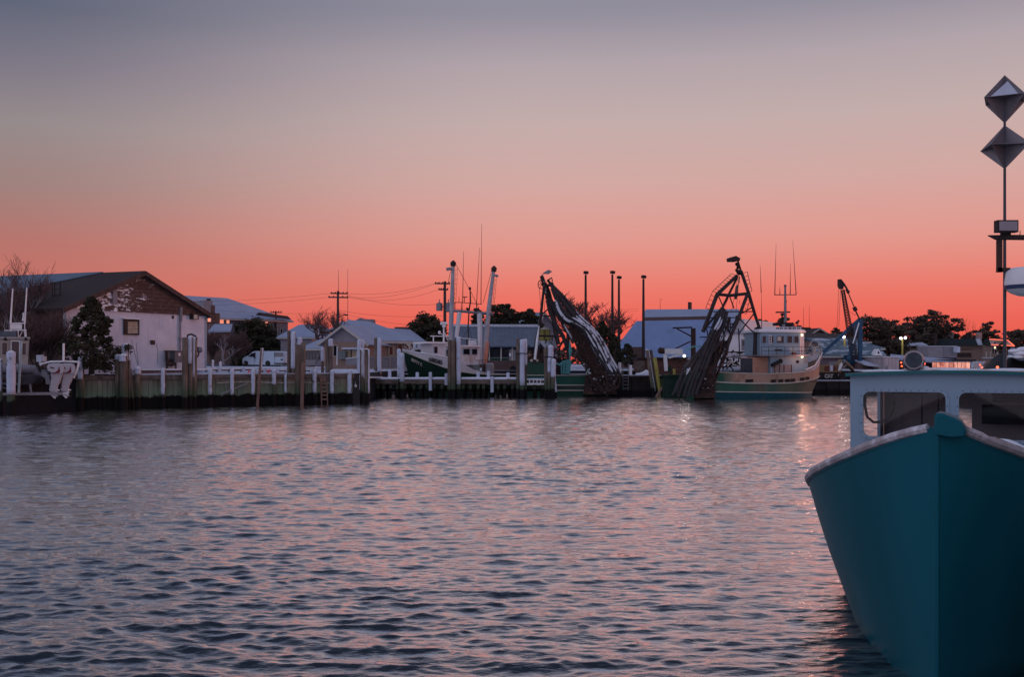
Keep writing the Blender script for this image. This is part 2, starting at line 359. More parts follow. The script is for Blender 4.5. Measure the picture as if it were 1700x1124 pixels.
# ------------------------------------------------------------ water
def make_water():
    rs = np.random.RandomState(3)
    Ds = [2.0]
    while Ds[-1] < 5.5: Ds.append(Ds[-1]*1.012)
    while Ds[-1] < 34: Ds.append(Ds[-1]*1.0023)
    while Ds[-1] < 112: Ds.append(Ds[-1]*1.0023)
    while Ds[-1] < 900: Ds.append(Ds[-1]*1.15)
    Ds = np.array(Ds)
    core = np.linspace(-.74, .74, 640)
    side = np.array([.76,.8,.86,.95,1.15,1.6,2.6,5.0])
    U = np.concatenate([-side[::-1], core, side])
    X = Ds[:,None]*U[None,:]; Y = np.repeat(Ds[:,None], len(U), 1)
    step = np.gradient(Ds)[:,None]
    edge = np.clip((.745-np.abs(U))/.10, 0, 1)[None,:]
    Zm = np.zeros_like(X); Xd = np.zeros_like(X); Yd = np.zeros_like(X)
    warp = .35*np.sin(X*.31+Y*.17)+.3*np.sin(X*.13-Y*.41+1)
    for i in range(125):
        lam = .11*(.85/.11)**(rs.rand()**1.25); th = R(93)+rs.normal()*R(27); k = 2*math.pi/lam
        amp = .0052*lam**.84*(.6+.8*rs.rand()); ph = rs.rand()*6.28
        a = amp*min(1, (.42/lam)**.6)*np.clip((lam/step-2.2)/2.2, 0, 1)
        grp = .62+.38*np.sin((X*math.cos(th+1.3)+Y*math.sin(th+1.3))*k*.11+ph*2)
        arg = k*(X*math.cos(th)+Y*math.sin(th)+warp*.25)+ph
        Zm += a*grp*np.sin(arg); q = .8*a*grp*np.cos(arg); Xd += q*math.cos(th); Yd += q*math.sin(th)
    patch = .78+.34*np.sin(X*.21+Y*.11+2)*np.sin(Y*.17-X*.05)
    calm = np.clip((95-Y)/40, .6, 1)
    Zm = Zm*edge*patch*calm; X = X+Xd*edge*patch*calm; Y = Y+Yd*edge*patch*calm
    nr, nc = X.shape
    co = np.stack([X, Y, Zm], -1).reshape(-1, 3).astype(np.float32)
    i = np.arange(nr-1)[:,None]*nc+np.arange(nc-1)[None,:]; fa = np.stack([i, i+1, i+1+nc, i+nc], -1).reshape(-1).astype(np.int32)
    me = bpy.data.meshes.new('water'); nf = len(fa)//4
    me.vertices.add(len(co)); me.vertices.foreach_set('co', co.ravel()); me.loops.add(len(fa)); me.loops.foreach_set('vertex_index', fa)
    me.polygons.add(nf); me.polygons.foreach_set('loop_start', np.arange(0, nf*4, 4, dtype=np.int32)); me.polygons.foreach_set('loop_total', np.full(nf, 4, np.int32))
    me.polygons.foreach_set('use_smooth', np.ones(nf, bool)); me.update(); me.validate()
    t = MT('harbour_water'); t.n.nodes.remove(t.b)
    a = t.noise(11.0, 5, rough=.62, stretch=(.45,1,1)); b_ = t.noise(3.2, 4, rough=.6, stretch=(.36,1,1)); c_ = t.noise(1.1, 3, stretch=(.4,1,1))
    h = t.math('ADD', t.math('ADD', t.math('MULTIPLY', a, .55), t.math('MULTIPLY', b_, 1.1)), t.math('MULTIPLY', c_, 2.2))
    bp = t.node('ShaderNodeBump'); bp.inputs['Strength'].default_value = .75; bp.inputs['Distance'].default_value = .034; t.l(h, bp.inputs['Height'])
    lw = t.node('ShaderNodeLayerWeight'); lw.inputs['Blend'].default_value = .5; t.l(bp.outputs[0], lw.inputs['Normal'])
    mr = t.node('ShaderNodeMapRange', interpolation_type='SMOOTHSTEP'); t.l(lw.outputs['Facing'], mr.inputs[0]); mr.inputs[1].default_value = .42; mr.inputs[2].default_value = .90; mr.inputs[3].default_value = .03; mr.inputs[4].default_value = .96; fr_ = mr.outputs[0]
    df = t.node('ShaderNodeBsdfDiffuse'); df.inputs[0].default_value = (.012,.018,.028,1); gl = t.node('ShaderNodeBsdfGlossy'); gl.inputs['Roughness'].default_value = .035; gl.inputs[0].default_value = (1,1,1,1)
    t.l(bp.outputs[0], gl.inputs['Normal']); mx = t.node('ShaderNodeMixShader'); t.l(fr_, mx.inputs[0]); t.l(df.outputs[0], mx.inputs[1]); t.l(gl.outputs[0], mx.inputs[2]); t.l(mx.outputs[0], t.n.nodes['Material Output'].inputs[0])
    me.materials.append(t.m); o = bpy.data.objects.new('water', me); C.objects.link(o); o['kind'] = 'structure'; o['label'] = 'rippled dark harbour water reflecting the pink dusk sky'
make_water()

# ------------------------------------------------------------ ground
BA = P(-420, 603, 43.0); BL0 = P(0, 603, 52.1); BL1 = P(585, 603, 63.1)
bulk = Plane.at(BL0, (BL1-BL0))
def make_ground():
    front = [(-420,-40),(-90,-40)]
    q = bulk.pt(-26, 0); e = bulk.pt(bulk.t(585), 0)
    line = [(-300, q.y-60), (q.x, q.y), (e.x, e.y), (e.x+.0, 88.5), (28.2, 88.5), (28.2, 81.5), (200, 81.5), (700, 81.5)]
    def zg(D): return 1.80+.22*min(max((D-62)/70, 0), 1)
    mb = MB(); rows = []
    for D in (None, 100, 132, 200, 900):
        rows.append([(x if D is None or D < 300 else x*2.2, (y if D is None else D), (1.80 if D is None else zg(D))) for x, y in line])
    mb.grid(rows)
    # outer left block back to the bulkhead start
    t = MT('trampled_snow_and_asphalt'); n = t.noise(.35, 6, rough=.65); n2 = t.noise(2.5, 5)
    c = t.mix(t.step(n, .50, .58), (.60,.65,.74), (.10,.10,.115)); c = t.mix(t.math('MULTIPLY', t.step(n2, .55, .62), .5), c, (.22,.22,.25))
    t.col(c); t.set(.85, 0, .2); t.bump(n2, .5, .05)
    o = mb.build('ground', t.m, kind='structure', loc=(0,0,0)); o['label'] = 'snow dusted waterfront yard behind the bulkheads'
    # vertical earth face under the rim, behind the timber walls
    mb = MB(); top = [(x, y+.05, 1.78) for x, y in line]; mb.grid([top, [(x, y, -1.2) for x, y, z in top]])
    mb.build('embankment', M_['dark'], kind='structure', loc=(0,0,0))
make_ground()

def unseen_shading_quay():
    # unseen quay, added to keep sky light off the teal boat's port side
    th = R(24.8); sn, cs = math.sin(th), math.cos(th)
    W = lambda s, b, z: (3.11+sn*s-cs*b, 7.5+cs*s+sn*b, z)
    mb = MB(); mb.hexa([W(-6,-2.1,-1.5), W(10.5,-2.1,-1.5), W(10.5,-9,-1.5), W(-6,-9,-1.5), W(-6,-2.1,2.05), W(10.5,-2.1,2.05), W(10.5,-9,2.05), W(-6,-9,2.05)])
    o = mb.build('quay', M_['plank'], kind='structure', loc=W(2,-5,0))
    for s_ in (-4.5,-1.5,1.5,4.5,7.5,10):
        mb = MB(); mb.tube([W(s_,-1.93,-1.5), W(s_,-1.93,2.7)], .16, 10); mb.build('timber', M_['pile'], o, smooth=True)
unseen_shading_quay()
# ------------------------------------------------------------ foreground teal workboat, bow towards us
def lobster_boat():
    th = R(24.8); sn, cs = math.sin(th), math.cos(th); O = Vector((705/F*7.5, 7.5, 0))
    def W3(s, b, z): return Vector((O.x+sn*s-cs*b, O.y+cs*s+sn*b, z))     # b>0 is the side on our left
    root = thing('workboat', 'teal hulled open workboat with white cabin and plumb bow, moored closest to us', 'boat', W3(3.5,0,0))
    ST = [(0,.012,1.975,.012),(.12,.185,1.93,.07),(.28,.345,1.87,.14),(.5,.52,1.79,.25),(.8,.73,1.685,.40),(1.15,.93,1.575,.53),(1.6,1.12,1.455,.68),(2.1,1.245,1.34,.80),(2.7,1.33,1.235,.92),(3.5,1.385,1.14,1.03),(4.6,1.41,1.06,1.12),(6,1.40,1.0,1.15),(8,1.34,.98,1.12)]
    V = [0,.1,.2,.32,.45,.58,.7,.82,.92,1.0]
    def flare(v, s):
        k = .55*math.exp(-s*.35); return v*(1-k)+k*v*v*(1.0)+.10*math.sin(math.pi*v)
    def section(s, br, zr, bw, side):
        out = [W3(s+.03, side*.015, -.55), W3(s, side*bw*.72, -.22)]
        bw_ = bw*(1+(.5 if side < 0 else 0)*max(0,1-s/2.6))
        for v in V: out.append(W3(s, side*(bw_+(br-bw_)*flare(v, s)), zr*v))
        return out
    mb = MB()
    for side in (1, -1): mb.grid([section(*q, side) for q in ST])
    mb.grid([section(*ST[-1], 1), section(*ST[-1], -1)])
    mb.build('hull', M_['teal'], root, smooth=True)
    mb = MB(); c = W3(.62,-.50,1.30); mb.ball(c, (.05,.045,.022), 10, 6); mb.build('scupper', M_['black'], root, smooth=True)
    # stem bar and stem head
    mb = MB(); mb.hexa([W3(-.012,.012,-.6), W3(-.012,-.012,-.6), W3(.05,-.05,-.6), W3(.05,.05,-.6), W3(-.012,.012,1.98), W3(-.012,-.012,1.98), W3(.05,-.05,1.98), W3(.05,.05,1.98)])
    mb.build('stem', M_['teal'], root)
    prof = [(.016,1.93),(.016,2.050),(.008,2.075),(-.012,2.086),(-.05,2.080),(-.12,2.052),(-.165,2.025),(-.19,1.985),(-.200,1.95),(-.19,1.925),(-.1,1.915)]
    mb = MB(); k = len(prof); rows = []
    for s_, sc in ((-.03,.86),(-.015,1.0),(.30,1.0),(.40,.8)):
        rows.append([W3(s_, (b+.08)*sc-.08, 1.95+(z-1.95)*(sc if z > 1.95 else 1)) for b, z in prof+prof[:1]])
    mb.grid(rows); mb.add(rows[0][:-1], [tuple(range(k))]); mb.add(rows[-1][:-1], [tuple(range(k))])
    mb.build('stem_head', M_['teal'], root, smooth=True)
    for side in (1, -1):
        mb = MB(); pts = [W3(s, side*(b-.01), z+.005) for s, b, z, w in ST[0:]]
        pts[0] = W3(.06, .06, 1.965) if side > 0 else W3(.12, -.19, 1.955)
        if side < 0: pts[1] = W3(.24, -.30, 1.90)
        fine = []
        for a, b in zip(pts[:-1], pts[1:]): fine += [a, a.lerp(b, .5)]
        fine.append(pts[-1]); mb.tube(fine, .036, 8)
        mb.build('rub_rail', M_['rail'], root, smooth=True)
    mb = MB(); rows = []
    for s, b, z, w in ST[1:]: rows.append([W3(s, b*k, z-.05+.05*(1-k*k)) for k in (1,.5,0,-.5,-1)])
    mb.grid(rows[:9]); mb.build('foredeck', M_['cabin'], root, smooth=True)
    # snow and a coiled line on the foredeck, right of the stem head
    mb = MB(); mb.ball(W3(1.0,-.42,1.76), (.19,.15,.085), 12, 7); mb.ball(W3(1.25,-.50,1.74), (.14,.14,.06), 12, 6); mb.build('deck_snow', M_['snow'], root, smooth=True)
    mb = MB(); pts = [W3(.75+.1*i, -.50-.03*i-.02*math.sin(i*2), 1.80-.012*i+.01*math.sin(i)) for i in range(8)]
    pts += [W3(1.2,-.80,1.68), W3(1.05,-.90,1.60), W3(1.0,-.93,1.48)]
    mb.tube(pts, .012, 6); mb.build('mooring_line', M_['white'], root, smooth=True)
    mb = MB(); mb.beam(W3(.42,-.37,1.86), W3(2.1,-1.16,1.44), .04, .07); mb.build('toe_rail', M_['rail'], root)
    # cabin
    s0, s1, hb, zb = 4.2, 8.2, 1.085, .9
    def ztop(b): return 2.335+.035*(1-(b/1.1)**2)
    bs = [hb,.944,.0745,-.0605,-.944,-hb]; zw0, zw1 = 1.615, 2.125
    mb = MB()
    def pc(b0,b1,z0,z1,sa=s0,sb=s0+.05): mb.hexa([W3(sa,b0,z0),W3(sa,b1,z0),W3(sb,b1,z0),W3(sb,b0,z0),W3(sa,b0,z1),W3(sa,b1,z1),W3(sb,b1,z1),W3(sb,b0,z1)])
    def arcwin(bL,bR,z0,z1,r=.075,n=5):
        o = []
        for cx, cz, a0 in ((bL-r,z1-r,90),(bR+r,z1-r,0),(bR+r,z0+r,-90),(bL-r,z0+r,180)):
            for i in range(n+1):
                a = R(a0+ (90 if a0 in (90,) else 90) - 90*i/n) if False else R({90:180,0:90,-90:0,180:270}[a0]-90*i/n)
                o.append((cx-math.cos(a)*r, cz+math.sin(a)*r))
        return o   # starts top-left(as seen), runs clockwise
    wins = [(.944,.0745),(-.0605,-.944)]
    # front wall as a frame around each rounded opening
    edges = [hb, .007, -hb]
    for (bL,bR),(oL,oR) in zip(wins, ((hb,.007),(.007,-hb))):
        inner = arcwin(bL,bR,zw0,zw1)
        def outer_of(b, z):
            cb, cz = (bL+bR)/2, (zw0+zw1)/2; db, dz = b-cb, z-cz
            hbw = max(abs(bL-cb),1e-6); hh = (zw1-zw0)/2; q = max(abs(db)/hbw, abs(dz)/hh)
            ub, uz = db/q/hbw, dz/q/hh      # on unit square
            B_ = (oL if ub > 0 else oR) if abs(ub) > .999 else cb+ub*(abs((oL if ub > 0 else oR)-cb))
            Zt = ztop(B_) if uz > 0 else zb
            Z_ = (Zt if abs(uz) > .999 else (cz+uz*(abs((ztop(B_) if uz > 0 else zb)-cz))))
            return B_, Z_
        k = len(inner); out = [outer_of(*p) for p in inner]
        for sa in (s0, s0+.05):
            base = len(mb.v); mb.v += [W3(sa,*p) for p in inner]+[W3(sa,*p) for p in out]
            mb.f += [(base+i, base+(i+1)%k, base+k+(i+1)%k, base+k+i) for i in range(k)]
        base2 = base-2*k; mb.f += [(base2+i, base2+(i+1)%k, base+(i+1)%k, base+i) for i in range(k)]
    # top corner patches are closed by the roof; side walls with openings
    for side in (1,-1):
        for a, b, z0, z1 in ((s0+.05,4.5,zb,2.3),(7.45,s1,zb,2.3),(4.5,7.45,zb,1.36),(4.5,7.45,2.05,2.3)):
            mb.hexa([W3(a,side*hb,z0),W3(b,side*hb,z0),W3(b,side*(hb-.04),z0),W3(a,side*(hb-.04),z0),W3(a,side*hb,z1),W3(b,side*hb,z1),W3(b,side*(hb-.04),z1),W3(a,side*(hb-.04),z1)])
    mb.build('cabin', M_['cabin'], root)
    mb = MB()
    sb = s1-.25   # back bulkhead with a doorway
    for b0, b1, z0, z1 in ((hb-.05,.02,zb,2.3),(-.15,-hb+.05,zb,2.3),(.02,-.15,1.90,2.3),(.02,-.15,zb,1.25)):
        pc(b0,b1,z0,z1,sb,sb+.04)
    mb.build('aft_bulkhead', simple('grey_cabin_lining', (.42,.35,.36), .8, var=.15, scale=2), root)
    mb = MB()
    for b0, b1 in ((.80,.52),(.50,.30),(.28,.09)): pc(b0,b1,1.25,2.22,sb-.06,sb-.03)
    mb.build('curtain', simple('brown_grey_curtain', (.30,.25,.26), .85, var=.2, scale=3), root)
    mb = MB(); pc(-.28,-.88,1.60,1.86,sb-.35,sb-.05); pc(-.42,-.95,1.9,2.2,sb-.25,sb-.03); mb.build('console', M_['dark'], root)
    mb = MB(); pc(.66,.30,2.10,2.2,4.5,4.9); mb.build('overhead_box', M_['dark'], root)
    mb = MB(); mb.tube([W3(4.5,.97,2.06),W3(4.5,.95,1.92),W3(4.5,.93,1.82),W3(4.5,.86,1.76),W3(4.5,.76,1.765),W3(4.5,.68,1.83),W3(4.5,.64,1.92),W3(4.5,.63,2.02)], .016, 6); mb.build('hanging_hose', M_['black'], root, smooth=True)
    mb = MB(); mb.ball(W3(4.42,.965,2.02), (.04,.04,.08), 8, 6); mb.build('handset', M_['black'], root, smooth=True)
    for bL,bR in wins:
        inner = arcwin(bL,bR,zw0,zw1,.075); big = arcwin(bL+.035,bR-.035,zw0-.035,zw1+.035,.10); k = len(inner)
        mb = MB(); base = 0
        for sa in (s0-.012, s0-.002):
            mb.v += [W3(sa,*p) for p in inner]+[W3(sa,*p) for p in big]
        for o in (0, 2*k): mb.f += [(o+i, o+(i+1)%k, o+k+(i+1)%k, o+k+i) for i in range(k)]
        mb.f += [(i,(i+1)%k,2*k+(i+1)%k,2*k+i) for i in range(k)]+[(k+i,k+(i+1)%k,3*k+(i+1)%k,3*k+i) for i in range(k)]
        fr = mb.build('window_frame', M_['cabin'], root)
        mb = MB(); mb.add([W3(s0+.02,*p) for p in inner], [tuple(range(k))]); mb.build('pane', M_['pane'], fr)
        mb = MB(); n = 11
        for i in range(n):
            b = bL+.0-(bL-bR)*(i+.5)/n; mb.ball(W3(s0-.014,b,zw1+.017), .006, 6, 4); mb.ball(W3(s0-.014,b,zw0-.017), .006, 6, 4)
        for i in range(5):
            z = zw0+(zw1-zw0)*(i+.5)/5
            for b in (bL+.017,bR-.017): mb.ball(W3(s0-.014,b,z), .006, 6, 4)
        mb.build('bolts', M_['darksteel'], fr, kind='stuff')
    # roof
    mb = MB(); bb = [1.13,.85,.5,.2,0,-.2,-.5,-.85,-1.13]
    rows = [[W3(s, b, ztop(b)+.0) for b in bb] for s in (s0-.09, s1+.3)]; low = [[W3(s, b, ztop(b)-.035) for b in bb] for s in (s0-.09, s1+.3)]
    mb.grid(rows); mb.grid(low); mb.grid([rows[0], low[0]]); mb.grid([rows[1], low[1]])
    mb.grid([[rows[0][0], rows[1][0]],[low[0][0], low[1][0]]]); mb.grid([[rows[0][-1], rows[1][-1]],[low[0][-1], low[1][-1]]])
    mb.build('roof', M_['tealtrim'], root)
    rr = random.Random(5)
    for a,b_,rx,ry,h in ((4.7,.35,.11,.08,.055),(5.4,-.62,.35,.2,.03),(5.2,.8,.3,.12,.02),(4.6,-.1,.3,.06,.012),(6.2,.2,.5,.3,.02),(4.3,.62,.16,.05,.014)):
        mb = MB(); mb.ball(W3(a,b_,ztop(b_)), (rx,ry,h), 14, 8)
        for v in mb.v: v.z += rr.uniform(-.004,.004)
        mb.build('roof_snow', M_['snow'], root, smooth='all')
    # searchlight
    c = W3(4.55,.425,2.485); q = W3(4.55,.425,ztop(.425))
    ax = (Vector((0,0,2.45))-c); ax.z = 0; ax.normalize(); sx = Vector((-ax.y, ax.x, 0))
    mb = MB(); mb.tube([q, q+Vector((0,0,.06)), c-Vector((0,0,.11))], [.05,.022,.022], 8); mb.tube([c+sx*.115-Vector((0,0,.0)), c+sx*.10-Vector((0,0,.09)), c-Vector((0,0,.12)), c-sx*.10-Vector((0,0,.09)), c-sx*.115], .010, 6)
    sl = mb.build('searchlight_bracket', M_['steel'], root, smooth=True)
    mb = MB(); mb.tube([c-ax*.14, c-ax*.11, c-ax*.03, c+ax*.04, c+ax*.065], [.03,.075,.11,.113,.105], 20); chrome = simple('polished_chrome', (.20,.19,.21), .16, .9, var=.1, bump=0)
    mb.build('searchlight_housing', chrome, root, smooth=True)
    mb = MB(); mb.tube([c+ax*.060, c+ax*.069], [.096,.088], 20); mb.build('searchlight_lens', simple('searchlight_reflector', (.05,.07,.09), .12, .5, var=.5, scale=14, bump=.4), root, smooth=True)
    mb = MB(); mb.tube([c+ax*.066, c+ax*.074], [.115,.115], 20); mb.f = [f for f in mb.f]; mb.tube([c+ax*.055, c+ax*.072], [.118,.118], 20)
    # mast with radar reflectors, floodlight, crossarm and radar dome
    mpos = P(1668,618,12.4); mx, my = mpos.x, mpos.y
    mtop = P(1668,205,12.4).z
    mb = MB(); mb.tube([(mx,my,2.34),(mx,my,P(0,480,12.4).z),(mx,my,mtop+.3)], [.021,.019,.014], 10); ms = mb.build('mast', simple('dark_mast_tube', (.06,.07,.09), .5, .3, var=.2), root, smooth=True)
    k = 12.4/F
    refl = simple('brushed_reflector_plate', (.20,.19,.21), .5, .45, var=.3, scale=7, bump=.2)
    for i, (yt, yb) in enumerate(((127,207),(206,279))):
        zt, zb_ = P(0,yt,12.4).z, P(0,yb,12.4).z; zc = (zt+zb_)/2+(.02 if i == 0 else -.01); h = .275
        mb = MB(); cc = Vector((mx,my,zc)); a0 = R(-8 if i == 0 else 10)
        ex = Vector((math.cos(a0),math.sin(a0),0)); ey = Vector((-math.sin(a0),math.cos(a0),0)); ez = Vector((0,0,1)); H = (zt-zb_)/2
        ex, ey = (ex*.9+ey*.44).normalized(), (ey*.9-ex*.44).normalized()
        for p_, q_, nn, hp, hq in ((ex,ey,ez,h*1.12,h*1.12),(ex,ez,ey,h*1.12,H),(ey,ez,ex,h*1.12,H)):
            mb.prism([cc+p_*hp-nn*.003, cc+q_*hq-nn*.003, cc-p_*hp-nn*.003, cc-q_*hq-nn*.003], nn*.006)
        # closed upper half: four solid facets under the snow
        rf = mb.build('radar_reflector', refl, root)
        if i == 0:
            mb = MB(); pts = [cc+ex*h*.8+ez*.012, cc+ey*h*.2+ez*.012, cc-ex*h*.8+ez*.012, cc-ey*h*.8+ez*.012]; ap = cc+ez*H*.72-ey*.05
            mb.add(pts+[ap], [(0,1,4),(1,2,4),(2,3,4),(3,0,4),(3,2,1,0)]); mb.build('reflector_snow', M_['snow_thin'], rf)
    zf = P(0,377,12.4).z
    mb = MB(); mb.box((mx-.012,my-.06,zf), (.25,.10,.145)); fl = mb.build('floodlight', M_['darksteel'], root)
    mb = MB(); mb.box((mx-.012,my-.115,zf), (.215,.012,.11)); mb.build('lens', simple('frosted_lens', (.30,.28,.32), .3, var=.2), fl)
    mb = MB(); mb.box((mx,my-.02,zf-.09), (.10,.07,.05)); mb.build('bracket', M_['black'], fl)
    za = P(0,396,12.4).z
    mb = MB(); mb.tube([P(1640,391,12.4),P(1652,394,12.4),P(1690,394,12.35),P(1740,395,12.3)], [.006,.03,.033,.03], 8); mb.tube([P(1693,392,12.3),P(1694,383,12.3)], .005, 5); mb.build('crossarm', M_['darksteel'], root, smooth=True)
    mb = MB(); mb.beam(P(1659,398,12.4),P(1659,452,12.4),.055,.05); mb.beam(P(1655,448,12.4),P(1676,448,12.4),.05,.05); mb.build('mast_bracket', M_['darksteel'], root)
    mb = MB(); rc = P(1712,466,12.3); mb.tube([rc+Vector((0,0,-.10)),rc+Vector((0,0,-.02)),rc+Vector((0,0,.11)),rc+Vector((0,0,.155)),rc+Vector((0,0,.165))], [.285,.30,.28,.22,.02], 28); mb.build('radar_dome', M_['white'], root, smooth=True)
    mb = MB(); mb.tube([rc+Vector((0,0,-.10)),rc+Vector((0,0,-.055))], [.302,.303], 28); mb.build('radar_band', simple('navy_band', (.01,.03,.10), .4), root, smooth=True)
    mb = MB(); mb.tube([rc+Vector((0,0,-.18)),rc+Vector((0,0,-.15)),rc+Vector((0,0,-.102))], [.14,.22,.285], 24); mb.beam(rc+Vector((0,0,-.2)), Vector((mx+.35,my,2.3)), .05, .05); mb.build('radar_base', M_['white'], root, smooth=True)
lobster_boat()
# ------------------------------------------------------------ left timber bulkhead
def bulkhead():
    t1 = bulk.t(585); t0 = bulk.t(-150); o = bulk.pt((t0+t1)/2, 0)
    root = thing('bulkhead', 'long timber bulkhead with green stained planks along the left shore', 'bulkhead', (o.x, o.y, 0))
    t = bulk.t(126); r = random.Random(11); k = 0; w0 = .27; shared = None
    while t < t1-.05:
        w = w0*r.uniform(.92,1.06); mb = MB()
        if t+w > t1: w = t1-t
        mb.tbox(bulk, t+.008, t+w-.008, -.5, 1.62+r.uniform(-.02,.02), -.03, .05+r.uniform(-.018,.03)); mb.build('plank', M_['plank'], root); t += w; k += 1
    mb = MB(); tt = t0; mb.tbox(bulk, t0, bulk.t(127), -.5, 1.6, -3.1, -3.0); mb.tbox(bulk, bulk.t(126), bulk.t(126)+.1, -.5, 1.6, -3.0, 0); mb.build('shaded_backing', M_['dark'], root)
    # cap timbers and wale in bolted lengths
    for a, b in ((124,190),(190,283),(283,350),(350,420),(420,505),(505,585)):
        mb = MB(); mb.tbox(bulk, bulk.t(a)+.02, bulk.t(b)-.02, 1.56, 1.80, -.12, .16); mb.build('cap_beam', M_['beamwood'], root)
        mb = MB(); mb.tbox(bulk, bulk.t(a)+.02, bulk.t(b)-.02, 1.803, 1.86+.01*math.sin(a), -.5, .10); mb.build('snow_cap', M_['snow_thin'] if a != 124 else M_['snowrust'], root)
    for a, b in ((360,470),(430,560)):
        mb = MB(); pts = [bulk.P(a+(b-a)*i/8, 636-2*math.sin(math.pi*i/8)+(0 if a == 360 else 1), .2) for i in range(9)]; mb.tube(pts, .018, 5); mb.build('mooring_rope', M_['offwhite'], root)
    mb = MB(); mb.tbox(bulk, t1-.14, t1, -.5, 1.62, -3.0, .05); mb.tbox(bulk, t1-.1, t1+.04, 1.55, 1.80, -3, .16); mb.build('return_wall', M_['plank'], root)
    mb = MB(); mb.beam(bulk.P(366,655,.35), bulk.P(411,636,.33), .10, .05); mb.build('loose_board', M_['deckwood'], root)
    # timber ladder
    lr = thing('ladder', 'short weathered timber ladder hanging down the bulkhead', 'ladder', bulk.P(538,668,.2))
    for px in (532.5, 542.5):
        mb = MB(); mb.beam(bulk.P(px,628,.22), bulk.P(px+1.5,672,.26), .07, .05); mb.build('rail', M_['fleshwood'], lr)
    for y in (637, 643, 650, 656, 663):
        mb = MB(); mb.beam(bulk.P(533,y,.25), bulk.P(543.5,y,.25), .05, .09); mb.build('rung', M_['fleshwood'], lr)
    mb = MB(); mb.pbox(bulk, 531, 541, 627, 634, .1, .3); mb.build('head_block', M_['fleshwood'], lr)
    # the loose pale block of broken ice or foam at the wall's end
bulkhead()

# ------------------------------------------------------------ piles
PG = 'weathered mooring piles along the docks'
def pile(px, D, yt, wpx, label, dx=0, snow=None, side='front', mat='pile', zbot=-1.2, group=PG, name='mooring_pile', cap=True):
    """px at the waterline, dx = sideways lean of the head in survey pixels"""
    r = wpx/2/F*D; top = P(px+dx, yt, D); bx = (px-850)/F*D
    bot = Vector((bx, D+rnd.uniform(-.04,.04), 0)); k = (zbot-bot.z)/(top.z-bot.z); b0 = bot.lerp(top, k)
    root = thing(name, label, 'pile', (bx, D, 0), group)
    mb = MB(); mb.tube([b0, bot, bot.lerp(top,.3), bot.lerp(top,.65), top-Vector((0,0,r*.25)), top], [r*1.06, r*1.04, r*1.02, r*.98, r*.94, r*.62], 12)
    for v in mb.v:
        v.x += rnd.uniform(-.03,.03)*r; v.y += rnd.uniform(-.03,.03)*r
    mb.build('timber', M_[mat], root, smooth='all')
    if snow:
        y0, y1 = snow; a = P(px+dx, y0, D); z0 = a.z; z1 = P(px, y1, D).z
        f0 = (z0-0)/(top.z); f1 = max((z1)/(top.z), -.2)
        rg = {'front': (-185, -38), 'right': (-95, 40), 'left': (-185,-70), 'thin': (-50, 30), 'all': (-230,60)}[side]
        n = 8; pts = [bot.lerp(top, f0+(f1-f0)*i/n) for i in range(n+1)]
        mb = MB(); mb.shell(pts, r*1.03, R(rg[0]), R(rg[1]), 9, .022)
        for i, v in enumerate(mb.v): v.x += rnd.uniform(-.012,.012)
        mb.build('plastered_snow', M_['postsnow'], root, smooth='all')
        if yt >= y0-1 and cap:
            mb = MB(); mb.ball(top+Vector((0,0,-.01)), (r*.95,r*.95,r*.45), 10, 5, z0=0); mb.build('snow_cap', M_['snow'], root, smooth='all')
    return root
def onb(px, off=.28): return bulk.P(px, 650, off).y
# the row along the left bulkhead
pile(0, onb(0)-2.2, 597, 8, 'snow coated pile cut by the left edge of the picture', snow=(597,650))
pile(18.5, 49.7, 584.5, 12, 'tall white coated pile in front of the lifted boat cabin', snow=(584.5,655), side='all')
pile(135, onb(135), 593, 9.5, 'white headed pile just right of the two outboard motors', snow=(593,630), side='front')
pile(195, onb(195), 590, 8.5, 'dark square headed pile at the left of the cluster beside the cedar', snow=(590,597), side='front')
pile(205, onb(205)-.35, 590, 13.5, 'thick brown pile with short white head in front of the cluster beside the cedar', snow=(590,600), side='front')
pile(208.5, onb(208)+.3, 572, 10.5, 'tallest white sleeved pile of the cluster beside the cedar', snow=(572,600), side='front')
pile(214.5, onb(214), 598, 4.5, 'thin green stained strip pile right of the cedar cluster', mat='pile')
pile(221.5, onb(220), 612, 6, 'pale green pile leaning against the cedar cluster', dx=-6)
pile(228.7, onb(229), 611, 9.5, 'short banded pile right of the leaning green one', snow=(611,621), side='all')
pile(271.5, onb(271), 612.5, 6.8, 'slim snow faced pile below the stucco wall vent', snow=(612.5,655), side='front')
pile(307, onb(307)-.2, 560, 9.5, 'tall bare dark pile in front of the wall cabinets')
pile(315.5, onb(315)-.1, 559, 8.5, 'tall pile with snow on its upper half between two others at the cabinets', snow=(559,604), side='front')
pile(322, onb(322), 561, 8.5, 'tall tapering pile with snow down to the plank top right of the cabinets', dx=1.5, snow=(561,626), side='left')
for px, lb in ((349.5,'right beside the white wall corner'),(386,'under the parked white van front'),(421,'left of the leaning stick')):
    pile(px, onb(px), 613, 6.2, 'short snow faced bulkhead pile '+lb, snow=(613,655), side='front')
pile(427.3, onb(427)-.3, 577.5, 4.5, 'thin crooked pale stick pile leaning right against the bulkhead', dx=7, mat='fleshwood', snow=(577.5,612), side='thin', cap=False)
pile(455.5, onb(455), 614.5, 6.6, 'short pile with snow on its top half below the van tail', snow=(614.5,638), side='front')
pile(474.5, onb(474), 621, 3.6, 'thin post left of the dark pile cluster', snow=(622,652), side='front')
pile(479.5, onb(479)+1.8, 549, 5.5, 'tall brown timber at the left of the highest cluster')
pile(483.5, onb(479)+2.0, 551, 4.2, 'narrow brown timber squeezed between brown and white ones')
pile(487.5, onb(488)+1.3, 552, 7.6, 'tall bright snow sided pile of the highest cluster', snow=(552,612), side='front')
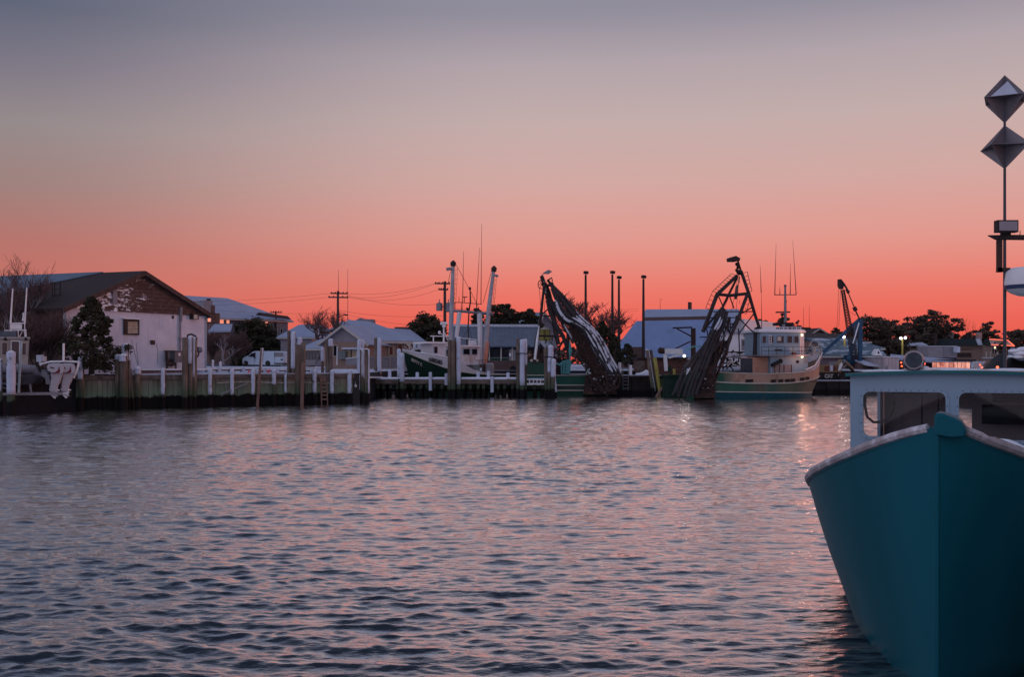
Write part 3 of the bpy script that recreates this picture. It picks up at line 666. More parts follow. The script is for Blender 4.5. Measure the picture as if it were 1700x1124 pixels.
pile(497.5, onb(497)+1.2, 561, 7.5, 'snow headed pile standing behind the dark green pair', snow=(561,573), side='all')
pile(494.5, onb(494)-.15, 572, 9.5, 'thick dark green stained pile left of its darker twin')
pile(503.5, onb(504)+.35, 568.5, 8.5, 'darkest thick pile on the right of the cluster')
pile(500.8, onb(501)-.5, 601, 6, 'bare barkless pinkish pile leaning on the dark cluster', dx=2.2, mat='fleshwood')
pile(523, onb(523), 614, 6.6, 'short snow faced bulkhead pile left of the ladder', snow=(614,652), side='front')
pile(535.5, onb(535)+4.2, 577.5, 4.8, 'slim pile half coated with snow behind the ladder', snow=(577.5,600), side='all')
pile(543.5, onb(543)+3.8, 563, 7, 'brown pile left of the white headed one in front of the gabled house')
pile(549, onb(549)+3.6, 563.5, 6.8, 'pile with a short white head in front of the gabled house', snow=(563.5,575), side='all')
pile(551.8, onb(552), 615, 6.6, 'short snow faced bulkhead pile right of the ladder', snow=(615,653), side='front')
pile(581, onb(581)-.1, 615, 7.2, 'snow faced corner pile at the end of the bulkhead', snow=(615,653), side='front')
pile(596.3, 67.5, 564.5, 5.4, 'tall white pile left of the gap before the finger dock', snow=(564.5,626), side='all')
pile(602.3, 67.8, 564.5, 4, 'narrow tall white pile beside the wider one at the dock gap', snow=(564.5,626), side='all')
pile(600.8, 63.6, 580, 6.6, 'front pile with snow down its right edge at the dock corner', snow=(580,625), side='right')
pile(609, 62.6, 580, 8, 'dark weed footed front pile with a bright right edge at the dock corner', snow=(580,653), side='thin')
# finger dock piles
FD = 74.0
pile(624, FD+2.6, 561, 6.4, 'tall brown pile left of the white one over the finger dock')
pile(629.7, FD+2.5, 562, 5.8, 'tall white sleeved pile over the left end of the finger dock', snow=(562,621), side='all')
pile(662.5, FD+1.6, 580, 5.4, 'white pile just behind the shorter one left of the green bow', snow=(580,625), side='all')
pile(667.3, FD-1.1, 587, 6.8, 'white coated pile with bare foot left of the green bow', snow=(587,634), side='all')
pile(746.3, FD-1.2, 564, 6.6, 'brown green pile left of the pair before the wheelhouse')
pile(752.3, FD-1.3, 564.5, 6.8, 'brown green pile right of the pair before the wheelhouse')
pile(757.2, FD-.9, 562, 4.4, 'narrow pile with a white edge beside the wheelhouse pair', snow=(566,627), side='thin')
pile(761.3, FD-1.15, 560, 6.4, 'white coated pile on the right of the wheelhouse cluster', snow=(560,638), side='all')
pile(860, FD-1.2, 562, 6.4, 'brown pile on the left of the cluster at the dock end')
pile(867, FD-1.3, 565, 7.4, 'brightest white pile of the cluster at the dock end', snow=(565,640), side='all')
pile(872.2, FD-1.0, 563.5, 5, 'slim white pile on the right of the cluster at the dock end', snow=(563.5,606), side='all')
pile(908.3, FD-1.1, 577, 8.4, 'dark leaning pile of the last cluster before the green stern', dx=-2)
pile(915.5, FD-1.25, 574.5, 8, 'tall white headed pile leaning back in the last cluster', dx=-1.5, snow=(574.5,599), side='all')
pile(912, FD-1.6, 595, 5, 'shorter pile with a narrow snow face in the last cluster', snow=(595,618), side='front')
pile(917.5, FD-1.7, 597, 7, 'short pile with snow on its upper half in the last cluster', dx=1.5, snow=(597,626), side='all')
pile(922.5, FD-1.5, 618, 5, 'outermost raking white pile beside the green stern', dx=-4, snow=(620,651), side='all')
G2 = 'leaning fender piles beside the dark wall'
pile(1086, 76.3, 581, 6.4, 'leaning grey fender pile on the left of the yellow ones', dx=-12, snow=(581,650), side='thin', group=G2)
pile(1091, 76.6, 581, 6.6, 'leaning fender pile with a yellow stripe between grey and yellow', dx=-11, group=G2)
pile(1097, 76.2, 594, 6.4, 'bright yellow leaning fender pile', dx=-10, mat='yellow', group=G2)
pile(1090.5, 75.6, 641, 5.2, 'short log leaning to the right between yellow fender and dredge', dx=11, group=G2, mat='fleshwood')
for px, yt, y1, w in ((1139,589,640,0),):
    pass
# rope lashing round the dock end cluster
mb = MB(); c = P(866, 587, FD-1.2); mb.tube([c+Vector((math.cos(a)*.42, math.sin(a)*.30, .02*math.sin(a*3))) for a in [2*math.pi*i/18 for i in range(19)]], .035, 6)
mb.build('rope_lashing', M_['black'], label='dark rope lashed round the white piles at the dock end', cat='rope', loc=c)
mb = MB(); c = P(914, 593, FD-1.3); mb.tube([c+Vector((math.cos(a)*.40, math.sin(a)*.30, .03*math.sin(a*2))) for a in [2*math.pi*i/18 for i in range(19)]], .035, 6)
mb.build('rope_lashing', M_['black'], label='dark rope lashed round the last cluster beside the green stern', cat='rope', loc=c)
mb = MB(); c = bulk.P(318, 558, .3); mb.tube([bulk.P(311,560,.45), bulk.P(312,556,.4), bulk.P(318,555,.35), bulk.P(324,558,.35), bulk.P(327,563,.4)], .05, 6)
mb.build('rope_lashing', M_['black'], label='dark hose looped over the tall piles at the wall cabinets', cat='hose', loc=c)

# ------------------------------------------------------------ finger dock
def dock():
    root = thing('finger_dock', 'low timber finger dock with snow on deck and pile caps', 'dock', P(755, 659, FD))
    zt = 1.35
    xs = lambda px, D=FD: (px-850)/F*D
    x0, x1 = xs(604), xs(906)
    mb = MB(); x = x0; rr = random.Random(2)
    while x < x1:
        w = .19; mb.box(((x+w/2), FD+.85, zt-.03+rr.uniform(-.008,.008)), (w-.02, 1.9, .05)); x += w
    mb.build('deck_boards', M_['deckwood'], root, kind='stuff')
    for a, b in ((604,664),(671,716),(718,744),(766,814),(818,858)):
        mb = MB(); n = 14; rows = []
        for j, y in enumerate((FD-.14, FD-.10, FD+.5, FD+1.2, FD+1.82)):
            rows.append([(xs(a)+(xs(b)-xs(a))*i/n, y, zt+(.0 if j == 0 else .05+.02*rr.random())) for i in range(n+1)])
        mb.grid(rows); mb.build('snow_layer', M_['snow'], root, smooth=True)
    for a, b in ((604,662),(664,716),(718,756),(758,815),(817,860),(876,906)):
        mb = MB(); mb.box(((xs(a)+xs(b))/2, FD-.05, zt-.24), (xs(b)-xs(a)-.04, .12, .30)); mb.build('stringer', M_['beamwood'], root)
        mb = MB(); mb.box(((xs(a)+xs(b))/2, FD-.075, zt-.045), (xs(b)-xs(a)-.04, .14, .085)); mb.build('snow_edge', M_['postsnow'], root)
    mb = MB()
    for y, z in ((FD+1.75, zt-.3),(FD+1.7,.72),(FD+1.7,.45)): mb.box(((x0+x1)/2, y, z), (x1-x0, .1, .16))
    mb.build('brace', M_['pile'], root)
    for px in list(range(612, 905, 12)):
        if abs(px-748) < 14 or abs(px-866) < 12: continue
        for dd in (FD+.15, FD+1.6):
            mb = MB(); p = px+rr.uniform(-3,3)+(4 if dd > FD+1 else 0); mb.tube([(xs(p),dd,-1),(xs(p),dd,zt-.08)], .12, 8); mb.build('support_pile', M_['pile'], root, smooth=True)
    # snow capped posts standing up through the deck
    for px, y0, y1, front in ((597,623,634,1),(620,615,624,0),(647,615,624,0),(692.7,618,627,0),(714.5,618,637,1),(741,620,628,1),(793.8,617.6,628,0),(811,616,628,0),(817,625,640,1),(843.5,618.5,628,0),(575,618,628,0)):
        D_ = (FD-.2 if front else FD+1.0) if px > 600 else 66
        mb = MB(); a = P(px, y1, D_); b = P(px, y0, D_); mb.tube([a-Vector((0,0,.5)), a, b-Vector((0,0,.04)), b], [.13,.125,.125,.08], 10); q = mb.build('post', M_['postsnow'], root, smooth=True)
    # snow covered railing between the two end clusters
    mb = MB(); mb.beam(P(873,630,FD-.2), P(908,631,FD-.2), .10, .08); mb.beam(P(873,637.5,FD-.2), P(903,637.5,FD-.2), .12, .13)
    mb.build('railing', M_['snow'], root)
    for px in (873.5,879,885.5,891.5,897.5,904):
        mb = MB(); mb.beam(P(px,630,FD-.2), P(px,638,FD-.2), .07, .08); mb.build('baluster', M_['snow'], root)
dock()
def landing():
    root = thing('gangway', 'small snowy landing bridging bulkhead end and finger dock', 'gangway', P(595,640,67))
    mb = MB(); mb.hexa([P(577,629,66), P(606,628,66), Vector((P(606,628,66).x,75,1.36)), Vector((P(577,629,66).x,75,1.4)), P(577,625.5,66), P(606,625,66), Vector((P(606,628,66).x,75,1.46)), Vector((P(577,629,66).x,75,1.5))]); mb.build('deck', M_['snow'], root)
    mb = MB(); mb.beam(P(577,632,66), P(606,631,66), .12, .22); mb.build('stringer', M_['beamwood'], root)
    for px in (588,): 
        mb = MB(); mb.tube([P(px,690,66.2), P(px,633,66.2)], .12, 8); mb.build('support_pile', M_['pile'], root, smooth=True)
    mb = MB(); rr = random.Random(4)
    mb.ball(P(590,641,63.4), (.10,.08,.10), 8, 5); mb.tube([P(590,634,63.4), P(590,639,63.4)], .015, 5); mb.build('hanging_buoy', M_['snow'], root, smooth=True)
landing()
# yard edge clutter behind the bulkhead: low guard rail with snowy posts, pink floats
def guardrail(p0, p1, D, y0, label, posts):
    pl = Plane(p0, D, p1, D+3); root = thing('guard_rail', label, 'guard rail', pl.P((p0+p1)/2, y0+8))
    mb = MB(); mb.pbox(pl, p0, p1, y0+2.2, y0+4.5, -.05, .08); mb.build('rail', M_['beamwood'], root)
    mb = MB(); mb.pbox(pl, p0, p1, y0+.4, y0+2.0, -.10, .10); mb.build('snow_layer', M_['snow'], root)
    for px in posts:
        mb = MB(); mb.pbox(pl, px-2.2, px+2.2, y0-.6, y0+8, -.12, .15); mb.build('post', M_['postsnow'], root)
guardrail(343, 418, 66, 611, 'low snowy parking guard rail below the bare frosted tree', (352,365,385,405))
guardrail(432, 530, 68, 612.5, 'low snowy parking guard rail behind the pile clusters', (440,461,478,500,517,528))
guardrail(505, 545, 80, 609, 'short snowy guard rail in front of the dark windowed porch', (508,530,542))
for px, py, lb in ((413,619,'pink float hanging left of the leaning stick pile'),(446,617,'pink float hanging under the van tail')):
    mb = MB(); c = P(px,py,66.5); mb.ball(c, (.08,.08,.14), 10, 7); mb.tube([c+Vector((0,0,.1)), c+Vector((.1,0,.22))], .02, 5)
    mb.build('float', M_['pink'], label=lb, cat='float', loc=c, smooth=True)
# white mail-box style post, block posts
for px, yt, yb, D, lb in ((353,597,612,68,'white pointed post beside the stucco corner'),(366,600,608,74,'low snowy stub left of the frosted tree')):
    mb = MB(); a = P(px,yb,D); b = P(px,yt,D); mb.tube([a,b-Vector((0,0,.12)),b-Vector((0,0,.11)),b],[.09,.09,.13,.02],4); mb.build('marker_post', M_['snow'], label=lb, cat='post', loc=a)
# dark steel bulkheads
def sheetwall(p0, D0, p1, D1, ztop, label, deck=None, n=None):
    pl = Plane(p0, D0, p1, D1); root = thing('sheet_pile_wall', label, 'bulkhead', pl.pt(pl.L/2, 0))
    k = n or max(2, int(pl.L/.5)); w = pl.L/k; shared = None
    for i in range(k):
        mb = MB(); o = .10 if i%2 else 0; mb.tbox(pl, i*w+.01, (i+1)*w-.01, -.8, ztop-.1, -.08, o); mb.build('sheet_panel', M_['sheet'], root)
    mb = MB(); mb.tbox(pl, -.02, pl.L+.02, ztop-.12, ztop, -.3, .15); mb.build('cap_beam', M_['darksteel'], root)
    mb = MB(); mb.tbox(pl, 0, pl.L, ztop+.003, ztop+.05, -1.2, .10); mb.build('snow_layer', M_['snow_thin'], root)
    return pl, root
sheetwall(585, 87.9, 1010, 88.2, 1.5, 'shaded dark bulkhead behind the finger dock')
pl, rt = sheetwall(1012, 77.5, 1098, 77.8, 1.50, 'dark sheet pile wall between the dredge and the yellow fender piles')
mb = MB(); mb.box(((1055-850)/F*82, 82.6, .6), (4.6, 9.5, 1.75)); mb.build('fill', M_['dark'], rt)
lr = thing('ladder', 'thin steel ladder hanging down the dark sheet pile wall', 'ladder', P(1038,650,77))
for px in (1034,1043):
    mb = MB(); mb.tube([P(px,603,77.2), P(px,648,77.2)], .03, 5); mb.build('rail', M_['steel'], lr)
for y in (613,628,633,639,645):
    mb = MB(); mb.tube([P(1034,y,77.2), P(1043,y,77.2)], .025, 5); mb.build('rung', M_['steel'], lr)
pl, rt = sheetwall(1340, 80.8, 1700, 80.8, 1.05, 'dark steel bulkhead under the excavator at the right shore')
for px, yt, lb in ((1029,602,'white bollard post at the left of the wall ladder'),(1047,606,'grey post at the right of the wall ladder')):
    mb = MB(); mb.tube([P(px,624,78.4), P(px,yt,78.4)], .11, 8); mb.build('bollard', M_['white'], label=lb, cat='post', smooth=True, loc=P(px,624,78.4))
mb = MB(); rr = random.Random(9)
for i in range(26):
    px = 1058+rr.random()*26; h = .05+.22*max(0,1-abs(px-1074)/12)*rr.random()
    mb.ball(P(px, 622-h*10, 78.4), (.16,.16,h+.05), 7, 4)
mb.build('snow_heap', M_['snow'], label='small heap of snow and gear on top of the dark wall', cat='snow heap', smooth=True)
# ------------------------------------------------------------ building kit
def window(parent, pl, px0, px1, py0, py1, o=.02, fr='offwhite', glass='glassdark', fw=1.2, bars=0, lbl=None):
    mb = MB(); f = fw
    mb.pbox(pl, px0-f, px1+f, py0-f, py0, o-.03, o+.05); mb.pbox(pl, px0-f, px1+f, py1, py1+f, o-.03, o+.05)
    mb.pbox(pl, px0-f, px0, py0+.02, py1-.02, o-.03, o+.05); mb.pbox(pl, px1, px1+f, py0+.02, py1-.02, o-.03, o+.05)
    for i in range(bars):
        x = px0+(px1-px0)*(i+1)/(bars+1); mb.pbox(pl, x-.4, x+.4, py0+.02, py1-.02, o-.03, o+.04)
    w = mb.build('window', M_[fr], parent); 
    mb = MB(); mb.pbox(pl, px0+.01, px1-.01, py0+.01, py1-.01, o-.03, o+.012); mb.build('pane', M_[glass], w); return w
class House:
    """front wall on a Plane, body depth w behind it"""
    def __init__(s, name, label, cat, pl, t0, t1, w, z0, ze, wall, group=None):
        s.pl = pl; s.t0, s.t1, s.w, s.z0, s.ze = t0, t1, w, z0, ze; o = pl.pt((t0+t1)/2, z0)
        s.root = thing(name, label, cat, o, group); s.wall = wall
        mb = MB(); mb.tbox(pl, t0, t1, z0-.3, ze, -w, 0); s.wallo = mb.build('wall', M_[wall], s.root)
    def roof_side(s, zr, mat, over=.35, t=.16, hipL=0, hipR=0, snow=None, ov_end=None, back=True):
        """ridge parallel to the front wall"""
        pl = s.pl; oe = over if ov_end is None else ov_end; sl = (zr-s.ze)/(s.w/2); zl = s.ze-over*sl+.06
        a = pl.pt(s.t0-oe, zl, over); b = pl.pt(s.t1+oe, zl, over); c = pl.pt(s.t1+oe-hipR, zr+.06, -s.w/2); d = pl.pt(s.t0-oe+hipL, zr+.06, -s.w/2)
        e = pl.pt(s.t0-oe, zl, -s.w-over); f = pl.pt(s.t1+oe, zl, -s.w-over)
        mb = MB(); mb.slab(a,b,c,d,t); mb.slab(e,f,c,d,t)
        if hipL: mb.slab(a,e,d,d+Vector((0,0,.001)),t)
        if hipR: mb.slab(b,f,c,c+Vector((0,0,.001)),t)
        r = mb.build('roof', M_[mat], s.root)
        if not hipL or not hipR:
            mb = MB(); n3 = Vector((pl.u.x, pl.u.y, 0))
            for tt, h, sg in ((s.t0, hipL, 1), (s.t1, hipR, -1)):
                if h: continue
                mb.prism([pl.pt(tt, s.ze-.02), pl.pt(tt, zr-.05, -s.w/2), pl.pt(tt, s.ze-.02, -s.w)], n3*.12*sg)
            mb.build('gable', M_[s.wall], s.root)
        if t > .1:
            mb = MB(); q = Vector((0,0,-.16)); mb.beam(a+q, b+q, .06, .16); mb.build('fascia', M_['offwhite'], s.root)
        return r
    def roof_front(s, zr, mat, over=.35, t=.14, gable=None, tr=None, depth=None):
        """ridge running away from the front wall"""
        pl = s.pl; w = depth or s.w; tm = (s.t0+s.t1)/2 if tr is None else tr; hw = tm-s.t0; sl = (zr-s.ze)/hw; zl = s.ze-over*sl+.05
        sr = (zr-s.ze)/(s.t1-tm); zlr = s.ze-over*sr+.05
        a = pl.pt(s.t0-over, zl, over); b = pl.pt(tm, zr+.05, over); c = pl.pt(s.t1+over, zlr, over)
        d = pl.pt(s.t0-over, zl, -w-over); e = pl.pt(tm, zr+.05, -w-over); f = pl.pt(s.t1+over, zlr, -w-over)
        mb = MB(); mb.slab(a,b,e,d,t); mb.slab(c,b,e,f,t); mb.build('roof', M_[mat], s.root)
        n3 = Vector((pl.n.x, pl.n.y, 0))
        mb = MB(); mb.prism([pl.pt(s.t0, s.ze-.02), pl.pt(s.t1, s.ze-.02), pl.pt(tm, zr-.05)], -n3*.2); mb.build('gable', M_[gable or s.wall], s.root)
        mb = MB(); k = Vector((0,0,-.12)); o = n3*.02; mb.beam(a+k+o,b+k+o,.05,.2); mb.beam(c+k+o,b+k+o,.05,.2); mb.build('rake_board', M_['offwhite'], s.root)
def zat(py, D): return CAMZ+(HOR-py)/F*D

# ---- white stucco building, left
def big():
    pl = Plane(110, 58, 342, 67); L = pl.L; z0, ze, zr = 1.8, 5.75, 7.98
    n2 = Vector((-.93,.367)).normalized(); n3 = Vector((n2.x, n2.y, 0)); LEN = 26
    root = thing('warehouse', 'white stucco waterfront building with brown gable and low snowy roof', 'building', pl.pt(L/2, z0))
    A = pl.pt(0, z0-.2); B = pl.pt(L, z0-.2)
    mb = MB(); mb.prism([pl.pt(0,z0-.2), pl.pt(L,z0-.2), pl.pt(L,ze), pl.pt(L/2,zr-.06), pl.pt(0,ze)], n3*.25); mb.build('wall', M_['stucco'], root)
    mb = MB(); mb.prism([A-Vector((pl.n.x,pl.n.y,0))*.02+n3*.26, A+n3*LEN, A+n3*LEN+Vector((0,0,ze-z0+.2)), A-Vector((pl.n.x,pl.n.y,0))*.02+n3*.26+Vector((0,0,ze-z0+.2))], Vector((.3,8,0))); mb.build('wall', M_['brown'], root, label='brown long side wall of the stucco building')
    mb = MB(); mb.prism([B+n3*.26, B+n3*LEN, B+n3*LEN+Vector((0,0,ze-z0)), B+n3*.26+Vector((0,0,ze-z0))], Vector((-.1,-.1,0))); mb.build('wall', M_['brown'], root)
    # siding boards of the gable
    n = 9; h = (zr-ze-.02)/n
    rr = random.Random(3)
    for i in range(n):
        za, zb_ = ze-.22+i*h, ze-.22+(i+1)*h+.02; fa = max(0, min(1, 1-(za-ze)/(zr-ze)*1.0)); fb = max(0.02, 1-max(0, zb_-ze)/(zr-ze)); fa = min(1, fa)
        m = L/2; mb = MB()
        q = [pl.pt(m-m*fa, za, .09), pl.pt(m+m*fa, za, .09), pl.pt(m+m*fb, zb_, .035), pl.pt(m-m*fb, zb_, .035)]
        d = Vector((pl.n.x, pl.n.y, 0))*-.03
        mb.prism(q, d); mb.build('siding_board', M_['snowsiding'], root)
    ov = .35; sl = (zr-ze)/(L/2); f3 = Vector((pl.n.x, pl.n.y, 0))
    # roof
    a = pl.pt(-ov-.1, ze-.2, .35); b = pl.pt(L/2, zr+.10, .35); c = pl.pt(L+ov+.1, ze-.2, .35); k = n3*LEN
    mb = MB(); mb.slab(a, b, b+k-f3*.35, a+k-f3*.35, .16); mb.slab(c, b, b+k-f3*.35, c+k-f3*.35, .16); rf = mb.build('roof', M_['shingle'], root)
    # snow field left on the long slope
    d = (b-a); up = Vector((0,0,.03)); kk = (k-f3*.35)
    def rp(u, v): return a+d*v+kk*u+up
    poly = [rp(.19,.985), rp(.34,.40), rp(.29,.47), rp(.36,.30), rp(.50,.33), rp(.60,.26), rp(1,.25), rp(1,.985)]
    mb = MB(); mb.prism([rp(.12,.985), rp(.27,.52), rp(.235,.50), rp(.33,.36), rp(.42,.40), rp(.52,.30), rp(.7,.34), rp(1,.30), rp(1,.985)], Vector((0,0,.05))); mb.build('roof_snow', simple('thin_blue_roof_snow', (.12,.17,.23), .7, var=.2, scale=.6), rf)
    mb = MB(); mb.slab(a+Vector((0,0,-.20))+f3*.02, b+Vector((0,0,-.20))+f3*.02, b+f3*.02, a+f3*.02, .05); 
    mb = MB(); q = Vector((0,0,-.14)); mb.beam(a+q+f3*.03, b+q+f3*.03, .05, .26); mb.beam(c+q+f3*.03, b+q+f3*.03, .05, .26); mb.build('rake_board', M_['siding'], root)
    # louvred vent window
    w = MB(); P_ = (208,231,532,556)
    w.pbox(pl, 206.5, 231.5, 530, 533, .02, .12); w.pbox(pl, 206.5, 231.5, 553.8, 556, .02, .12); w.pbox(pl, 206.5, 212.2, 533, 553.8, .02, .12); w.pbox(pl, 229.6, 231.5, 533, 553.8, .02, .12)
    wo_ = w.build('vent', M_['darksteel'], root)
    for i in range(8):
        y = 534+i*2.45; mb = MB(); a1 = pl.P(212.3,y+2.1,.12); b1 = pl.P(229.5,y+2.1,.12); mb.hexa([a1, b1, b1-f3*.02, a1-f3*.02, pl.P(212.3,y,.04), pl.P(229.5,y,.04), pl.P(229.5,y,.03), pl.P(212.3,y,.03)]); mb.build('louvre', simple('tan_louvre', (.75,.66,.52), .7), wo_) if i == 0 else mb.build('louvre', bpy.data.materials['tan_louvre'], wo_)
    mb = MB(); mb.pbox(pl, 205.5, 232.5, 527.8, 529.8, .0, .25); mb.build('vent_hood_snow', M_['snow'], wo_)
    mb = MB(); mb.pbox(pl, 212, 229.8, 533, 553.8, .005, .02); mb.build('vent_back', M_['dark'], wo_)
    mb = MB(); mb.pbox(pl, 187.5, 195, 477.5, 505.5, .1, .16); mb.build('gable_hatch', M_['greywall'], root)
    mb = MB(); mb.pbox(pl, 251, 257.5, 565, 572, .0, .08); mb.build('grille', M_['darksteel'], root)
    mb = MB(); mb.pbox(pl, 286.5, 289, 524, 529, .0, .06); mb.build('bracket', M_['darksteel'], root)
    mb = MB(); mb.pbox(pl, 320, 330, 520.5, 530, .0, .3); lb = mb.build('lamp_box', M_['darksteel'], root); mb = MB(); mb.pbox(pl, 322, 328, 522.5, 529.3, .29, .32); mb.build('lamp_lens', M_['offwhite'], lb)
    # conduit, cabinets, meter
    mb = MB(); mb.tube([pl.P(300.5,510,.1), pl.P(300.3,532,.1), pl.P(299.2,536,.1), pl.P(299.2,582,.1)], [.10,.10,.06,.06], 8); mb.tube([pl.P(299.5,560,.1), pl.P(299.2,566,.1)], [.1,.1], 8); mb.build('conduit', M_['greywall'], root, smooth=True)
    for x0,x1,y0,y1,o1 in ((279,290.5,583,599,.30),(290.5,303.5,583.5,602,.55)):
        mb = MB(); mb.pbox(pl, x0, x1, y0, y1, .0, o1); cb = mb.build('electric_cabinet', simple('grey_cabinet_%d' % x0, (.13,.13,.15), .5, var=.2), root)
        mb = MB(); mb.pbox(pl, x0-.4, x1+.4, y0-1, y0, -.0, o1+.05); mb.build('cabinet_lid', M_['black'], cb)
        if x0 > 285: mb = MB(); mb.pbox(pl, 296.5, 299.5, 586, 591, o1, o1+.012); mb.build('warning_sticker', M_['white'], cb)
    mb = MB(); mb.tube([pl.P(277,582,.3), pl.P(277,613,.3)], .06, 6); mb.tube([pl.P(292,602,.3), pl.P(292,613,.3)], .05, 6); mb.tube([pl.P(277,600,.4), pl.P(282,597,.4), pl.P(288,598,.4), pl.P(292,595,.5)], .06, 6); mb.tube([pl.P(277,603,.4), pl.P(284,605,.4), pl.P(291,604,.4)], [.12,.16,.1], 8)
    mb.build('cable_stand', M_['darksteel'], root, smooth=True)
    mb = MB(); c1 = pl.P(332,581,.3); mb.ball(c1, (.17,.14,.2), 12, 8); mb.build('meter', M_['steel'], root, smooth=True)
    mb = MB(); mb.tube([pl.P(328,576,.2), pl.P(328.5,582,.25), pl.P(330,588,.3), pl.P(328,592,.3), pl.P(325.5,594,.2)], .05, 6); mb.build('meter_pipe', M_['darksteel'], root, smooth=True)
    for pts in (((219,563),(221,575),(226,595),(229,606)),((226,568),(228.5,590),(230,606)),((260,570),(262,585),(261,605))):
        mb = MB(); mb.tube([pl.P(x,y,.02) for x,y in pts], .012, 4); mb.build('wall_crack', M_['greywall'], root)
    mb = MB(); mb.pbox(pl, 236, 345, 612.3, 614.6, -.1, .9); mb.build('footing_snow', M_['snow'], root)
    mb = MB(); mb.tbox(pl, L-.1, L+.04, z0, ze-.1, -.2, .03); mb.build('corner_board', M_['cabin'], root)
    # scaffold stub on the long roof
    mb = MB()
    for px in (87,91,100): mb.beam(P(px,468,60), P(px,512,60), .04)
    for y in (472,480,490): mb.beam(P(87,y,60), P(100,y-1,60), .03)
    mb.build('roof_ladder', M_['darksteel'], root)
big()

# ---- arched window house behind the cedar
def arched():
    pl = Plane(336, 140, 478, 152); h = House('house', 'large house with arched upper windows and hipped snowy roof', 'house', pl, 0, pl.L, 11, 1.9, zat(527,146), 'greywall')
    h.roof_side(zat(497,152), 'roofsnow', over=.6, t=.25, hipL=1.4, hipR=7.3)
    for x0, x1, y0, y1 in ((345,350,527.5,535),(365,371.5,531,537),(376,381,530,537),(411,416,532,537),(440,445.5,536,542)):
        w = window(h.root, pl, x0, x1, y0+1.5, y1, .02, glass='glowwin', fw=.7)
        mb = MB(); c = pl.P((x0+x1)/2, y0+1.5, .03); r = (pl.P(x1,y0,.03)-pl.P(x0,y0,.03)).length/2; u = Vector((pl.u.x,pl.u.y,0))
        if x0 != 376: mb.prism([c+u*math.cos(a)*r+Vector((0,0,math.sin(a)*r)) for a in [math.pi*i/10 for i in range(11)]], Vector((pl.n.x,pl.n.y,0))*.04); mb.build('arched_pane', M_['glowwin'], w)
    for x0,x1,y0,y1 in ((424,432,540,550),(456,460,546,556),(466,469,546,553),(390,398,540,552)): window(h.root, pl, x0, x1, y0, y1, .02, fw=.7)
    # stepped chimney wing left
    p2 = Plane(338, 137, 357, 138.4)
    for x0, x1, y0, y1, m in ((339,353,499,520,'greywall'),(350,357,507,522,'brown'),(340,365,519.5,536,'brown')):
        mb = MB(); mb.pbox(p2, x0, x1, y0, y1, -3, 0); mb.build('wing' if m == 'brown' else 'chimney', M_[m], h.root)
    for px in (344.5,348): mb = MB(); mb.tube([p2.P(px,499,-1), p2.P(px,496,-1)], .15, 6); mb.build('chimney_pot', M_['darksteel'], h.root)
    window(h.root, p2, 345, 350, 526, 534, .03, glass='glowwin', fw=.8)
    p3 = Plane(345, 132, 385, 134); mb = MB(); mb.slab(p3.P(345,550,.5), p3.P(383,549,.5), p3.P(386,538,-3), p3.P(356,538,-3), .2); mb.build('porch_roof', M_['roofsnow'], h.root)
    mb = MB(); mb.pbox(p3, 347, 383, 550.5, 604, -3, -.2); mb.build('porch_wall', M_['brown'], h.root); window(h.root, p3, 349, 355, 552, 559, -.15, fw=.8)
    # dormer ridge
    mb = MB(); a = P(426,521,149); b = P(431,519,149); c = P(452,530,148); d = P(425,524,150); mb.prism([P(424,523,146), P(430,518.5,146), P(437,525,146)], (3,5,-.3)); mb.build('dormer', M_['shingle'], h.root)
    p4 = Plane(466, 142, 482, 142); h2 = House('house', 'small house corner with snowy roof between arched house and tall piles', 'house', p4, 0, p4.L+3, 8, 1.9, zat(556,136), 'greywall'); h2.roof_side(zat(536,138), 'roofsnow', over=.5, hipL=2.2, hipR=1)
arched()
# ---- low blue roofed house with dark windowed porch
def porch():
    pl = Plane(466, 150, 548, 147); h = House('house', 'low house with pale blue roof behind the tall pile clusters', 'house', pl, 0, pl.L, 9, 1.95, zat(577,148), 'greywall'); h.roof_side(zat(555,153), 'quonset', over=.4)
    window(h.root, pl, 470, 478, 580, 590, .02, fw=.7, bars=1); window(h.root, pl, 488, 496, 580, 590, .02, fw=.7, bars=1)
    p2 = Plane(503, 104, 550, 102); h = House('porch_house', 'glazed porch wing with dark windows beside the gabled house', 'house', p2, 0, p2.L, 6, 1.9, zat(577.5,103), 'brown'); 
    h.roof_side(zat(563,105), 'roofsnow', over=.3)
    for i in range(8): window(h.root, p2, 507+i*5.1, 511+i*5.1, 580, 596, .02, fw=.45, fr='greywall')
    mb = MB(); mb.pbox(p2, 504, 548, 597.5, 607, .0, .08); mb.build('skirt_wall', M_['greywall'], h.root)
    mb = MB(); mb.beam(p2.P(522,605,.3), p2.P(532,583,.1), .08); mb.build('prop', M_['greywall'], h.root)
    # distant roofs above
    for i, (x0, x1, ye, yr, D, lb) in enumerate(((487,520,552,543,165,'far dark snowy roof left of the bare tree'),(512,548,548,540,172,'far snowy roof behind the round bare tree'),(560,600,545,534,150,'grey far roof behind the utility pole'))):
        p = Plane(x0, D, x1, D+1); hh = House('far_house', lb, 'house', p, 0, p.L, 9, 1.9, zat(ye,D), 'brown'); hh.roof_side(zat(yr,D+4), 'roofsnow', over=.4, hipL=1.5, hipR=1.5)
porch()
